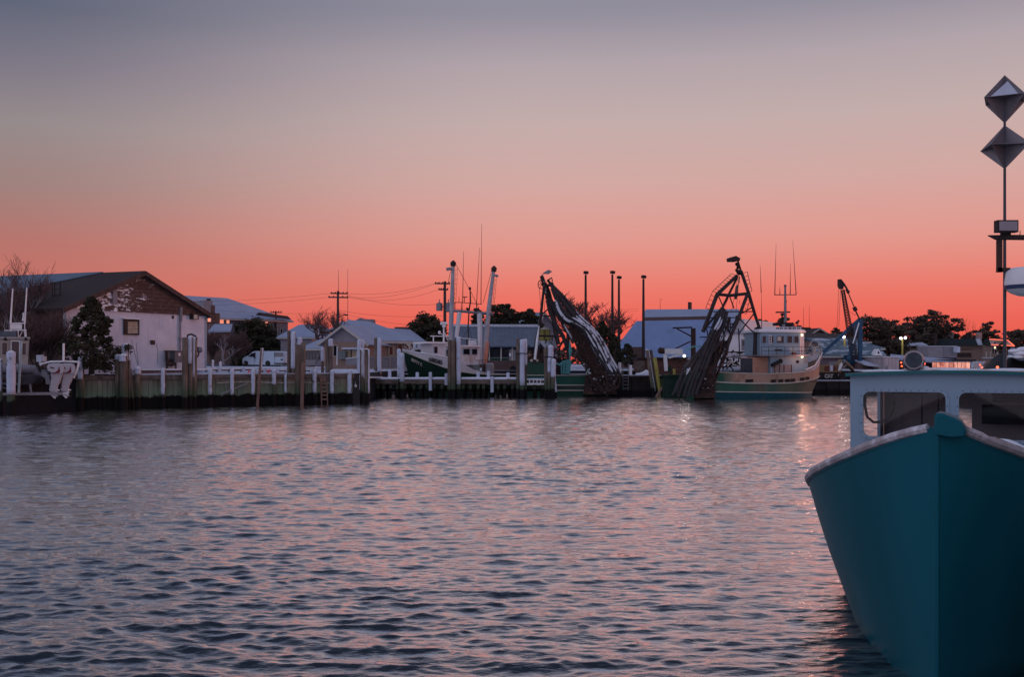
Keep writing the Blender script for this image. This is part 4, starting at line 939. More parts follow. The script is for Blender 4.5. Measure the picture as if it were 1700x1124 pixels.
# ---- tan gabled house with deck
def gabled():
    pl = Plane(536, 96, 608, 94.5); z0 = 1.5
    h = House('restaurant', 'tan shingled waterfront house with grey gable and long snowy roof', 'building', pl, 0, pl.L, 14, z0, zat(567.5,95), 'tan')
    h.roof_front(zat(540,95), 'roofsnow', over=.45, gable='greywall')
    p2 = Plane(606, 97, 694, 100.5); h2 = h
    mb = MB(); mb.tbox(p2, 0, p2.L, z0-.3, zat(567,99), -9, 0); mb.build('wall', M_['tan'], h.root)
    ze = zat(566,99); zr = zat(534.5,104); ov = .5
    a = p2.pt(-.8, ze, ov); b = p2.pt(p2.L+.5, ze, ov); c = p2.pt(p2.L-2.9, zr, -4.6); d = p2.pt(.5, zr+.1, -4.6); e = p2.pt(p2.L+.5, ze, -9.5); f = p2.pt(3.6, ze, -9.5)
    mb = MB(); mb.slab(a,b,c,d,.22); mb.slab(f,e,c,d,.22); mb.slab(b,e,c,c+Vector((0,0,.001)),.22); mb.build('roof', M_['roofsnow'], h.root)
    mb = MB(); q = Vector((0,0,-.16)); mb.beam(a+q, b+q, .06, .22); mb.build('fascia', M_['offwhite'], h.root)
    mb = MB(); mb.prism([P(586,534,106), P(598,527.5,106), P(612,534.5,106)], (0,4,0)); mb.pbox(Plane(600,104,630,104), 604, 619, 530, 536.5, -2, 0); mb.build('roof_plant', M_['greywall'], h.root)
    # gable front details
    mb = MB(); mb.pbox(pl, 567, 593, 577, 580, 0, .5); mb.build('awning', M_['snow_thin'], h.root)
    mb = MB(); mb.pbox(pl, 574, 593.5, 580.6, 604, 0, .06); dr = mb.build('door', M_['offwhite'], h.root)
    for x0, x1 in ((576.2,582),(584,590.5)): mb = MB(); mb.pbox(pl, x0, x1, 583, 598, .06, .085); mb.build('door_panel', simple('cream_door_panel_%d' % x0, (.42,.33,.22), .7), dr)
    for x in (583,): mb = MB(); mb.pbox(pl, 582.2, 583.8, 581, 604, .06, .10); mb.build('door_gap', M_['dark'], dr)
    window(h.root, pl, 553.5, 559, 574, 591, .02, fw=.8, bars=0)
    mb = MB(); mb.pbox(pl, 561, 573, 583, 596, .05, .5); mb.build('utility_cabinet', simple('grey_green_cabinet', (.17,.20,.21), .6), h.root)
    mb = MB(); mb.tube([pl.P(560,575,.3), pl.P(559.5,606,.3)], .06, 6); mb.build('drain_pipe', M_['white'], h.root)
    mb = MB(); mb.tube([pl.P(609,568,.5), pl.P(607,571,.5), pl.P(601,575,.4), pl.P(600,606,.3)], .05, 6); mb.build('gutter_pipe', M_['offwhite'], h.root)
    # right wing door and windows
    mb = MB(); mb.pbox(p2, 645, 654.5, 573, 591, 0, .06); d = mb.build('door', simple('pale_door_frame', (.45,.40,.30), .7), h.root); mb = MB(); mb.pbox(p2, 647.3, 652, 576, 589, .06, .08); mb.build('door_glass', M_['glassdark'], d)
    mb = MB(); mb.pbox(p2, 641.5, 643.5, 572.5, 576, 0, .2); mb.build('wall_lamp', M_['black'], h.root)
    for x0, x1 in ((661,668),(672,680),(684,691)): window(h.root, p2, x0, x1, 572, 588, .02, fr='offwhite', fw=.7)
    # deck and railings
    p3 = Plane(600, 91, 700, 91.6); mb = MB(); mb.pbox(p3, 598, 682, 612.5, 615.0, -7, 0); dk = mb.build('deck', M_['beamwood'], h.root)
    mb = MB(); mb.pbox(p3, 598, 682, 611.9, 612.4, -.2, .05); mb.build('snow_edge', M_['snow'], h.root)
    for x0, x1 in ((612,628),(632.5,646),(649,664),(666,681)):
        mb = MB(); mb.pbox(p3, x0, x1, 594, 611, -.05, 0); mb.build('railing_panel', simple('frosted_railing_%d' % x0, (.20,.17,.18), .8, var=.3, scale=6), h.root)
    mb = MB(); mb.pbox(p3, 600, 682, 592.4, 594, -.08, .05); mb.build('hand_rail', M_['greywall'], h.root)
    for x in (611,630,647.5,665,682): mb = MB(); mb.pbox(p3, x-.7, x+.7, 592.5, 612, -.05, .06); mb.build('railing_post', M_['greywall'], h.root)
    p4 = Plane(574, 92.5, 600, 92); mb = MB(); mb.pbox(p4, 574, 596, 594, 606, -.05, 0); mb.build('ramp_railing', M_['greywall'], h.root); mb = MB(); mb.beam(p4.P(574,595.5,.03), p4.P(597,592.5,.03), .07, .06); mb.build('ramp_rail_snow', M_['snow'], h.root)
    for x in (626,652,676): mb = MB(); mb.tube([p3.P(x,612,-.5), p3.P(x,650,-.5)], .13, 7); mb.build('deck_post', M_['pile'], h.root)
    # twin white standing tanks at the deck end
    for px in (688.5, 695.5): mb = MB(); mb.tube([P(px,606,93), P(px,568,93)], .16, 8); mb.build('white_standpipe', M_['snow_thin'], label=('left' if px < 690 else 'right')+' one of two white standpipes at the deck end', cat='standpipe', group='standpipes at the deck end', smooth=True, loc=P(px,606,93))
    mb = MB(); mb.prism([P(672,553,125), P(676.5,547,125), P(681,543,125), P(700,553,126)], (0,5,0)); mb.build('roof', M_['roofsnow'], thing('far_house','small far roof corner left of the dark trees','house',P(690,600,125)), loc=None); 
    hh = [o for o in META if o.name.startswith('far_house')][-1]; mb = MB(); mb.box(P(688,585,128), (4.5,4,6.2)); mb.build('wall', M_['brown'], hh)
gabled()
# ---- long boathouse with corrugated roof
def boathouse():
    pl = Plane(752, 108, 893, 106); z0 = 1.8; L = pl.L
    root = thing('boathouse', 'long open fronted boathouse with corrugated blue grey roof', 'building', pl.pt(L/2, z0))
    mb = MB(); mb.slab(pl.P(750,574.5,.6), pl.P(896,575,.6), pl.P(896,541.5,-5), pl.P(750,541,-5), .12); mb.slab(pl.P(750,541,-5), pl.P(896,541.5,-5), pl.pt(pl.t(896),3.6,-10.5), pl.pt(pl.t(750),3.6,-10.5), .12); rf = mb.build('roof', M_['corrblue'], root)
    mb = MB(); mb.beam(pl.P(750,540.5,-5), pl.P(896,541,-5), .7, .28); mb.build('ridge_snow', M_['snow_thin'], rf)
    mb = MB(); mb.tbox(pl, 0, L, z0-.3, 4.0, -9.8, -9.6); mb.build('wall', M_['brown'], root)
    mb = MB(); mb.pbox(pl, 754, 892, 605, 606, -.1, .15); mb.tbox(pl, 0, L, z0-1.5, zat(606,107), -.4, 0); mb.build('base_wall', M_['brown'], root)
    for x0, x1 in ((800,811),(813,830.5),(833,845)):
        mb = MB(); mb.pbox(pl, x0, x1, 580.5, 593.5, -.05, -.02); mb.build('clear_panel', M_['glassdark'], root)
        mb = MB(); mb.pbox(pl, x0, x1, 594.2, 604.6, -.05, .0); mb.build('shutter', M_['corrgreen'], root)
    for x in (798.5,812,831.8,850.5,790,773): mb = MB(); mb.pbox(pl, x-1, x+1, 576, 605, -.1, .08); mb.build('post', M_['offwhite'], root)
    mb = MB(); mb.pbox(pl, 845.5, 856, 580, 604.8, -.05, 0); mb.build('side_panel', M_['greywall'], root); mb = MB(); mb.pbox(pl, 845.2, 848.2, 586.5, 591.5, 0, .05); mb.build('notice', M_['white'], root)
    mb = MB(); mb.pbox(pl, 798, 856, 593.4, 594.2, -.02, .06); mb.build('sill', M_['greywall'], root)
    # arched dark opening in the base
    mb = MB(); p5 = Plane(820, 90.5, 862, 90.5); 
    base = thing('retaining_wall', 'brown board wall with dark arched opening behind the dock end', 'wall', p5.pt(p5.L/2, 1.3)); mb.pbox(p5, 800, 864, 598.5, 627, -.6, 0); mb.build('wall', M_['brown'], base)
    mb = MB(); c = p5.P(852,615,.02); u = Vector((p5.u.x,p5.u.y,0)); mb.prism([c+u*math.cos(a)*.32+Vector((0,0,math.sin(a)*.4)) for a in [math.pi*i/8 for i in range(9)]]+[p5.P(846,626,.02), p5.P(858,626,.02)][::1], Vector((0,-.02,0))); mb.build('arched_opening', M_['dark'], base)
boathouse()
# ---- gabled white house behind the green dredger
def whitegable():
    pl = Plane(887, 132, 928, 134); h = House('house', 'pale gabled house behind the hose hung gantry', 'house', pl, 0, pl.t(925), 8, 1.9, zat(548,133), 'white'); h.wallo.data.materials[0] = M_['greywall']
    h.roof_front(zat(519,133), 'roofsnow', over=.5, gable='greywall', tr=pl.t(901), depth=9)
whitegable()
# ---- big blue snow roofed sheds, centre right
def sheds():
    pl = Plane(1016, 106, 1152, 102); h = House('shed', 'huge low shed whose wide roof is covered in blue snow', 'shed', pl, 0, pl.L, 16, 1.8, zat(592,104), 'brown')
    h.roof_side(zat(533,112), 'quonset', over=.3, t=.2)
    mb = MB(); mb.slab(pl.P(1044,603,5), pl.P(1110,603,5), pl.P(1100,588,1.2), pl.P(1068,585,1.2), .12); mb.build('lean_to_roof', M_['quonset'], h.root)
    mb = MB(); mb.pbox(Plane(1040,100,1075,100), 1047, 1066, 576, 594, -1, 0); mb.build('porch_block', M_['brown'], h.root)
    p2 = Plane(1070, 118, 1236, 112); root = thing('warehouse', 'tall warehouse with snowy roof and brown eave behind the tall dredge gantry', 'building', p2.pt(p2.L/2, 1.9))
    mb = MB(); mb.tbox(p2, 0, p2.L, 1.6, zat(532,116), -12, 0); mb.build('wall', M_['white'], root)
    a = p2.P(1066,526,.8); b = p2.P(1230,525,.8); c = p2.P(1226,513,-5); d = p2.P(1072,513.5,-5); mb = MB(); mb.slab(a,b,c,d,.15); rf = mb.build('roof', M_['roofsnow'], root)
    mb = MB(); mb.pbox(p2, 1066, 1228, 525.5, 532.5, .2, .85); mb.build('eave_board', M_['brown'], root)
    mb = MB(); mb.slab(p2.P(1176,533,1.5), p2.P(1224,533,1.2), p2.P(1200,513,-5), p2.P(1172,513,-5), .1); 
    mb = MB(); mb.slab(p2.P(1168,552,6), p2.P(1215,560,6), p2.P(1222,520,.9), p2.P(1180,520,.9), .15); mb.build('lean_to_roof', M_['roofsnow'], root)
    mb = MB(); mb.pbox(p2, 1142, 1146, 501.5, 514, -5.5, -5); mb.build('chimney', M_['darksteel'], rf)
    p3 = Plane(1192, 92, 1262, 92); mb = MB(); root2 = thing('harbour_office', 'pale harbour office seen through the gantry legs', 'building', p3.pt(p3.L/2, 1.7)); mb.pbox(p3, 1206, 1264, 553, 608, -6, 0); mb.build('wall', M_['white'], root2)
    mb = MB(); mb.pbox(p3, 1204, 1266, 550.5, 553, -6.2, .3); mb.build('roof', M_['roofsnow'], root2)
    window(root2, p3, 1235, 1240, 552.2+2, 559, .02, fw=.6); mb = MB(); mb.pbox(p3, 1231, 1240.5, 563, 582, 0, .05); d = mb.build('door', M_['greywall'], root2); mb = MB(); mb.pbox(p3, 1232.5, 1239, 566, 574, .05, .07); mb.build('door_glass', M_['glassdark'], d)
    mb = MB(); mb.pbox(p3, 1206, 1264, 583.5, 585.5, .3, .9); mb.build('balcony', M_['darksteel'], root2)
    p6 = Plane(1075, 84.5, 1150, 84.5); mb = MB(); r3 = thing('quay_shed', 'low rust brown quay shed behind the yellow fender piles', 'shed', p6.pt(p6.L/2, 1.7)); mb.pbox(p6, 1064, 1140, 596, 622, -5, 0); mb.build('wall', simple('rust_red_boards', (.12,.06,.05), .8), r3); mb = MB(); mb.pbox(p6, 1060, 1142, 593.5, 596, -5, .2); mb.build('roof', M_['darksteel'], r3)
    mb = MB(); mb.pbox(p6, 1056.5, 1070, 599, 619, 0, .1); mb.build('board_panel', M_['beamwood'], r3)
sheds()
# ---- right hand waterfront
def rightside():
    pl = Plane(1335, 128, 1440, 132); h = House('warehouse', 'dark long low roofed warehouse behind the crane', 'building', pl, 0, pl.L, 12, 1.9, zat(566,130), 'brown'); h.roof_side(zat(553,134), 'shingle', over=.4)
    p = Plane(1340, 140, 1376, 141); h = House('house', 'snow flecked dark gable behind the ship bow', 'house', p, 0, p.L, 10, 1.9, zat(556,140), 'brown'); h.roof_front(zat(545,140), 'shingle', over=.5)
    p = Plane(1380, 116, 1437, 118); h = House('house', 'tan house with white snow patches on its dark roof behind the crane legs', 'house', p, 0, p.L, 8, 1.9, zat(578,117), 'tan'); h.roof_side(zat(562,120), 'blueroof', over=.4)
    p = Plane(1420, 120, 1462, 120); h = House('house', 'house with blue hipped roof and snow left of the tree mass', 'house', p, 0, p.L, 9, 1.9, zat(577,120), 'greywall'); h.roof_side(zat(562,124), 'blueroof', over=.4, hipR=2.5)
    pl = Plane(1358, 98, 1467, 97); h = House('shop', 'mauve block building with blue snowy roof behind the excavator', 'building', pl, 0, pl.L, 9, 1.7, zat(590,97.5), 'mauve'); h.roof_side(zat(576.5,102), 'blueroof', over=.25, t=.12)
    mb = MB(); mb.prism([pl.P(1452,590,.7), pl.P(1465,590,.7), pl.P(1458.5,579,.7)], (0,1.2,0)); gb = mb.build('gablet', M_['white'], h.root); mb = MB(); mb.prism([pl.P(1456.5,587,.72), pl.P(1460.5,587,.72), pl.P(1458.5,582.5,.72)], (0,-.02,0)); mb.build('gablet_vent', M_['dark'], gb)
    mb = MB(); mb.pbox(pl, 1376, 1391, 600, 620, 0, .05); mb.build('door', M_['greywall'], h.root)
    mb = MB(); mb.slab(pl.P(1418,597,.2), pl.P(1432,597,.2), pl.P(1460,607,4), pl.P(1438,604.5,4), .15); mb.build('awning', M_['snow_thin'], h.root); mb = MB(); mb.pbox(pl, 1424, 1450, 603, 620, 1.0, 2.6); mb.build('lean_to', M_['brown'], h.root)
    p = Plane(1467, 92, 1492.5, 92); h = House('storage_shed', 'small white corrugated shed with flat roof', 'shed', p, 0, p.L, 6, 1.6, zat(593,92), 'corrwhite'); mb = MB(); mb.tbox(p, -.1, p.L+.1, zat(593,92)+.005, zat(592,92), -6.1, .15); mb.build('roof', M_['snow'], h.root); mb = MB(); mb.pbox(p, 1470, 1474.5, 608, 620, 0, .04); mb.build('door', M_['greywall'], h.root)
    # long low snowy canopy over the dark stall
    pl = Plane(1480, 94, 1625, 91); root = thing('market_canopy', 'long low snowy canopy over a dark stall hung with small red lights', 'canopy', pl.pt(pl.L/2, 1.7))
    mb = MB(); mb.slab(pl.P(1478,594.5,.5), pl.P(1625,605,.5), pl.P(1625,600,-4), pl.P(1478,588,-4), .15); mb.build('roof', M_['roofsnow'], root)
    mb = MB(); mb.pbox(pl, 1492, 1620, 597, 622, -4, -1); mb.build('wall', M_['dark'], root)
    for px, py in ((1496,602),(1497,608),(1533,607),(1535,604)): mb = MB(); mb.ball(pl.P(px,py,-.6), .09, 6, 4); mb.build('red_light', M_['litred'], root)
    # plastic curtain wall, its glow put into the panel material
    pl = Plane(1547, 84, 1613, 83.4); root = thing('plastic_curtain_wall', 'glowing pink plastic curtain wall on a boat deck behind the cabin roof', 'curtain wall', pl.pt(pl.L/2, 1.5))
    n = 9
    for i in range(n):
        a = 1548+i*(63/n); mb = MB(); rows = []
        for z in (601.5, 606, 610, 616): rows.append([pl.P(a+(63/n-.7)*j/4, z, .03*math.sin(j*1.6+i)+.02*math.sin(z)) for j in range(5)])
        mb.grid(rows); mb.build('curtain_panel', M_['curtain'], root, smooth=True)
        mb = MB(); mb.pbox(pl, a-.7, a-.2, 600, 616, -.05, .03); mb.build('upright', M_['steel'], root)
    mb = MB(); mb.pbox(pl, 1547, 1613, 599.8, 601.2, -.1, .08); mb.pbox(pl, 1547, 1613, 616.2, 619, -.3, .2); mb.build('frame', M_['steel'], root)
    # flat roofed restaurant with dark mansard
    pl = Plane(1500, 150, 1634, 145); h = House('restaurant', 'flat roofed restaurant with dark mansard and rooftop machines', 'building', pl, 0, pl.L, 14, 1.9, zat(573,147), 'tan')
    mb = MB(); pz = lambda px, py, o: pl.P(px,py,o)
    mb.hexa([pz(1500,573,.8), pz(1628,573,.8), pz(1632,573,-14), pz(1500,573,-14), pz(1503,562.5,0), pz(1622,562.5,0), pz(1624,562.5,-13), pz(1503,562.5,-13)]); mb.build('mansard_roof', simple('dark_green_mansard', (.012,.022,.024), .7), h.root)
    mb = MB(); mb.prism([pz(1621,562.5,.5), pz(1628.5,563,.6), pz(1631.5,573,.9), pz(1624.5,573,.9)], (0,.3,0)); mb.build('mansard_end', M_['snow_thin'], h.root)
    for px, x1, y0, y1, m in ((1523,1532,552,562,'snow_thin'),(1553,1567,553,562,'greywall'),(1571,1582,551,562,'greywall'),(1604,1613,555,562,'darksteel')):
        mb = MB(); mb.pbox(pl, px, x1, y0, y1, -5, -3); u = mb.build('roof_unit', M_[m], h.root)
    p6 = Plane(1530, 148, 1560, 148); mb = MB(); mb.pbox(p6, 1533, 1549, 554, 562, -4, -1); mb.pbox(p6, 1537, 1547.5, 543, 554, -3.5, -1.3); cu = mb.build('cupola', M_['offwhite'], h.root); mb = MB(); c = p6.P(1542.5,543,-1.2); s_ = .65; mb.add([c+Vector((-s_,0,0)), c+Vector((s_,0,0)), c+Vector((s_,1.8,0)), c+Vector((-s_,1.8,0)), c+Vector((0,.9,.55))], [(0,1,4),(1,2,4),(2,3,4),(3,0,4)]); mb.tube([c+Vector((0,.9,.5)), c+Vector((0,.9,1.0))], .07, 5); mb.build('cupola_cap', M_['blueroof'], cu)
    for i in range(4): mb = MB(); mb.pbox(p6, 1538.5+i*2.2, 1539.7+i*2.2, 545, 552, -1.3, -1.25); mb.build('cupola_slot', M_['dark'], cu)
    mb = MB(); mb.tube([pz(1553,580,1), pz(1553,553,1)], .28, 8); mb.build('flue', M_['darksteel'], h.root, smooth=True)
    mb = MB(); mb.tube([pz(1625,563,-2), pz(1625,552,-2)], .45, 8); mb.build('vent_stack', simple('pale_pink_stack', (.45,.30,.28), .7), h.root, smooth=True)
    mb = MB(); mb.slab(pz(1500,572.5,5), pz(1540,572.5,5), pz(1530,568,1), pz(1505,569,1), .15); mb.build('side_roof', M_['snow_thin'], h.root)
    mb = MB(); mb.pbox(pl, 1595, 1615, 579.5, 580.5, 0, .1); mb.pbox(pl, 1588, 1612, 586, 592, 0, .3); mb.build('wall_trim', M_['darksteel'], h.root)
    # grey box containers in front
    for x0, x1, lb, m in ((1540,1565.5,'left grey box container with snow on its lid','greywall'),(1566,1589,'right smooth grey box container','steel')):
        p = Plane(x0, 120, x1, 120); r = thing('container', lb, 'container', p.pt(p.L/2, 2.1), 'grey containers before the restaurant'); mb = MB(); mb.pbox(p, x0, x1, 575.5, 594, -3, 0); mb.build('body', M_[m], r); mb = MB(); mb.pbox(p, x0-.2, x1+.2, 574.3, 575.4, -3.1, .08); mb.build('lid', M_['snow_thin'], r)
        mb = MB(); mb.pbox(p, x0+.5, x1-.5, 594.2, 604, -2.8, -.2); mb.build('base', M_['dark'], r)
    p = Plane(1588, 119, 1594, 119); mb = MB(); mb.pbox(p, 1588.5, 1594, 575.5, 585, -1, 0); mb.build('notice_board', M_['snow_thin'], label='small white upright panel beside the grey containers', cat='panel')
    # sign fronted building
    pl = Plane(1632, 142, 1688, 134); h = House('takeaway', 'building with a pale slanted sign fascia edged in red light', 'building', pl, 0, pl.L, 10, 1.9, zat(573,138), 'tan')
    mb = MB(); mb.prism([pl.P(1643,563,.8), pl.P(1673,565,.8), pl.P(1684,574.5,.8), pl.P(1646,572.5,.8)], (0,.2,0)); sg = mb.build('sign', M_['offwhite'], h.root)
    mb = MB()
    for a, b in (((1643,563),(1673,565)),((1673,565),(1684,574.5)),((1684,574.5),(1646,572.5))): mb.beam(pl.P(*a,.95), pl.P(*b,.95), .10)
    mb.build('neon_edge', emit('red_edge_light', (1,.18,.10), 1.1), sg)
    mb = MB(); mb.pbox(pl, 1650, 1653, 567.5, 570.5, .82, .88); mb.build('emblem', M_['bluesteel'], sg)
    mb = MB(); rr = random.Random(8)
    for i in range(7):
        x = 1654.6+i*2.2; y = 566.6+i*.12
        if i == 5: continue
        mb.pbox(pl, x, x+.5, y, y+3.6, .82, .86)
        if i % 2 == 0: mb.pbox(pl, x+.5, x+1.5, y, y+.6, .82, .86); mb.pbox(pl, x+.5, x+1.4, y+1.6, y+2.1, .82, .86)
        else: mb.pbox(pl, x+1.0, x+1.5, y, y+3.6, .82, .86); mb.pbox(pl, x+.5, x+1.0, y+3.1, y+3.6, .82, .86)
    mb.build('sign_letters', simple('pale_green_letters', (.22,.27,.20), .7), sg)
    mb = MB(); mb.hexa([pl.P(1633,573,.5), pl.P(1645,573,.5), pl.P(1645,573,-5), pl.P(1633,573,-5), pl.P(1633,563,.2), pl.P(1643,563,.2), pl.P(1643,563,-5), pl.P(1633,563,-5)]); mb.build('mansard_roof', simple('dark_mansard', (.012,.022,.024), .7), h.root)
    for x in (1647,1651,1655.5,1660,1664.5): window(h.root, pl, x, x+3.2, 577, 587, .02, fw=.4)
    mb = MB(); mb.ball(pl.P(1652.5,577,.6), .17, 8, 6); mb.build('wall_lamp', M_['lampwarm'], h.root)
    mb = MB(); mb.pbox(pl, 1630, 1656, 593.2, 595, .2, 1.5); mb.build('step', M_['snow_thin'], h.root)
    for x in (1637,1644,1656): mb = MB(); mb.pbox(pl, x-.4, x+.4, 584, 594, 1.3, 1.4); mb.build('fence_post', M_['offwhite'], h.root)
rightside()
# ------------------------------------------------------------ fishing boats at the far quay
class BF:
    """boat frame: C = middle of the stern, heading u, camera side n; b is the offset towards the camera side"""
    def __init__(s, cx, cy, ang, toward=1):
        s.c = Vector((cx, cy)); s.u = Vector((math.cos(ang), math.sin(ang))); s.n = Vector((s.u.y, -s.u.x))
    def W(s, t, b, z): q = s.c+s.u*t+s.n*b; return Vector((q.x, q.y, z))
    def plane(s, b): p = Plane.at(s.c+s.n*b, s.u); return p
    def t(s, px, b): return s.plane(b).t(px)
    def P(s, px, py, b): return s.plane(b).P(px, py)
def strip(fr, A, B, sides=(1,-1), mid=0, cap=False):
    """loft between two edge lines given as (t, b, z) lists"""
    mb = MB()
    for sd_ in sides:
        rows = []
        for a, b in zip(A, B):
            rows.append([fr.W(a[0]+(b[0]-a[0])*k, sd_*(a[1]+(b[1]-a[1])*k), a[2]+(b[2]-a[2])*k) for k in (0,.5,1)])
        mb.grid(rows)
    if cap: mb.f.append((0,1,2,len(mb.v)//2+2,len(mb.v)//2+1,len(mb.v)//2)) 
    return mb
def bottle_mast(mb, a, b, r0, r1, n=8): mb.tube([a, Vector(a).lerp(Vector(b), .5), b], [r0, (r0+r1)/2, r1], n)

def big_dredger():
    fr = BF(13.24, 72.44, R(12)); root = thing('clam_dredger', 'large green and cream dredging ship with tall stern gantry and lit wheelhouse', 'fishing boat', fr.W(4.5,0,0))
    T = [0,1.2,2.6,4.2,5.6,6.8,7.7,8.4,8.9,9.15]; B = [2.70,2.72,2.74,2.74,2.66,2.42,1.98,1.35,.65,.05]
    ZR = [1.17,1.10,1.06,1.04,1.07,1.17,1.30,1.42,1.52,1.58]; ZB = [1.83,1.78,1.72,1.70,1.74,1.83,1.93,2.2,2.5,2.7]; ZS = [.48,.45,.43,.40,.38,.36,.34,.33,.32,.32]
    WB = [2.60,2.64,2.66,2.62,2.45,2.02,1.42,.78,.28,.03]; WT = [0,1.2,2.6,4.2,5.6,6.75,7.5,8.1,8.4,8.52]
    L = lambda t, b, z: list(zip(t, b, z))
    Trail = [t+.0 for t in T]
    stripe = L([w+(t-w)*.22 for t, w in zip(T,WT)], [w+(b-w)*.30 for b, w in zip(B,WB)], ZS)
    strip(fr, L(WT, [w*.9 for w in WB], [-.5]*10), stripe).build('boot_topping', simple('teal_boot_topping', (.012,.09,.115), .5, var=.3, c2=(.10,.08,.055), amt=(.55,.75)), root, smooth=True)
    s2 = [(t, b+.008, z+.06) for t, b, z in stripe]; strip(fr, [(t,b+.008,z) for t,b,z in stripe], s2).build('waterline_stripe', M_['offwhite'], root)
    # green hull fading to khaki with wear towards the bow
    hullm = MT('worn_green_khaki_hull'); g = hullm.node('ShaderNodeNewGeometry'); q = hullm.node('ShaderNodeSeparateXYZ'); hullm.l(g.outputs['Position'], q.inputs[0])
    n = hullm.noise(1.2, 5, stretch=(1,1,.3)); f = hullm.math('ADD', hullm.step(q.outputs['X'], 15.5, 23.0), hullm.math('MULTIPLY', hullm.math('SUBTRACT', n, .5), 1.1), clamp=True)
    c = hullm.mix(f, (.018,.095,.065), (.17,.145,.10)); rr_ = hullm.math('MULTIPLY', hullm.step(hullm.noise(.9, 4, stretch=(1.6,1,.12)), .60, .70), .75); c = hullm.mix(rr_, c, (.11,.035,.022)); hullm.col(c); hullm.set(.55); hullm.bump(hullm.noise(2, 3), .3, .04)
    strip(fr, s2, L(T, B, ZR)).build('hull', hullm.m, root, smooth=True)
    bm_ = MT('cream_bulwark'); g = bm_.node('ShaderNodeNewGeometry'); q = bm_.node('ShaderNodeSeparateXYZ'); bm_.l(g.outputs['Position'], q.inputs[0]); n = bm_.noise(1.3, 5, stretch=(1,1,.4))
    f = bm_.math('ADD', bm_.step(q.outputs['X'], 14.4, 15.4), bm_.math('MULTIPLY', bm_.math('SUBTRACT', n, .5), .8), clamp=True); c = bm_.mix(f, (.02,.10,.065), (.42,.27,.20)); c = bm_.mix(bm_.math('MULTIPLY', bm_.step(bm_.noise(2.2,5,stretch=(1,1,.25)), .52,.7), .7), c, (.20,.11,.075)); bm_.col(c); bm_.set(.6)
    strip(fr, [(t,b-.02,z+.04) for t,b,z in L(T,B,ZR)], L(T, [b+.10 for b in B], ZB), ).build('bulwark', bm_.m, root, smooth=True)
    mb = MB()
    for sd_ in (1,-1): mb.tube([fr.W(t, sd_*(b+.03), z) for t,b,z in L(T,B,ZR)], .055, 6)
    mb.build('rub_rail', M_['offwhite'], root, smooth=True)
    mb = MB()
    for sd_ in (1,-1): mb.tube([fr.W(t, sd_*(b+.10), z+.02) for t,b,z in L(T,B,ZB)], .035, 6)
    mb.build('bulwark_cap', M_['offwhite'], root, smooth=True)
    mb = MB(); mb.prism([fr.W(-.02,2.7,-.5), fr.W(-.02,2.7,1.8), fr.W(-.02,-2.7,1.8), fr.W(-.02,-2.7,-.5)], fr.W(.1,0,0)-fr.W(0,0,0)); mb.build('transom', M_['greenpaint'], root)
    mb = MB(); mb.prism([fr.W(t,b-.05,1.12) for t,b in zip(T,B)]+[fr.W(t,-b+.05,1.12) for t,b in list(zip(T,B))[::-1]], (0,0,.05)); mb.build('deck', M_['darksteel'], root)
    for px, py in ((1245,631.7),(1284.5,631.5),(1297,631.5),(1308.5,631.3),(1318,630),(1335.5,627.5),(1346.5,625)):
        t = fr.t(px, 2.78); bb = np.interp(t, T, B); zz = np.interp(t, T, ZR)+.17; w = .20 if px != 1245 else .32
        a0 = fr.W(t-w, np.interp(t-w, T, B)+.075, zz); a1 = fr.W(t+w*.7, np.interp(t+w*.7, T, B)+.075, zz+.02)
        mb = MB(); mb.beam(a0, a1, .05, .19); mb.build('freeing_port', M_['black'], root)
    # raised bow plating
    i0 = 5; TT = T[i0:]; BB = B[i0:]; top = [2.0,2.30,2.95,3.18,3.26]; To = [.0,.05,.12,.18,.22]
    strip(fr, [(t,b+.10,z+.03) for t,b,z in zip(TT,BB,ZB[i0:])], [(t+o, (b+.10)*1.06+.02, z) for t,b,z,o in zip(TT,BB,top,To)]).build('bow_plating', M_['rustwhite'], root, smooth=True)
    mb = MB(); mb.tube([fr.W(t+o, sd_*((b+.1)*1.06+.02), z) for sd_ in (1,) for t,b,z,o in zip(TT,BB,top,To)], .035, 6); mb.tube([fr.W(t+o, -((b+.1)*1.06+.02), z) for t,b,z,o in zip(TT,BB,top,To)], .035, 6); mb.build('bow_cap', M_['white'], root, smooth=True)
    mb = MB(); p = fr.W(8.75,.98,2.65); mb.ball(p, (.05,.05,.13), 8, 5); mb.build('hawse_hole', M_['dark'], root)
    # forward rail and anchor hoop
    mb = MB()
    for k in (0,.5,1): mb.tube([fr.W(t+o, (b+.06), 3.05+.42*k) for t,b,o in zip(TT[1:],BB[1:],To[1:])]+[fr.W(t+o, -(b+.06), 3.05+.42*k) for t,b,o in list(zip(TT[1:],BB[1:],To[1:]))[::-1]], .022, 5)
    for t,b,o in zip(TT[1:],BB[1:],To[1:]):
        for sd_ in (1,-1): mb.tube([fr.W(t+o, sd_*(b+.06), 2.7), fr.W(t+o, sd_*(b+.06), 3.5)], .024, 5)
    mb.build('bow_rail', M_['offwhite'], root, smooth=True)
    mb = MB(); c = fr.P(1353,571,0); u = Vector((fr.u.x,fr.u.y,0)); mb.tube([c+u*math.cos(a)*.36+Vector((0,0,math.sin(a)*.26)) for a in [2*math.pi*i/14 for i in range(15)]], .04, 6); mb.tube([c+u*-.30+Vector((0,0,.15)), fr.P(1343,576,0)], .04, 6); mb.tube([c-Vector((0,0,.2)), c-Vector((0,0,.7))], .05, 6); mb.build('anchor_hoop', M_['offwhite'], root, smooth=True)
    # lower house
    hb = 1.9; x0 = fr.t(1229, hb); x1 = fr.t(1341, hb+.1)
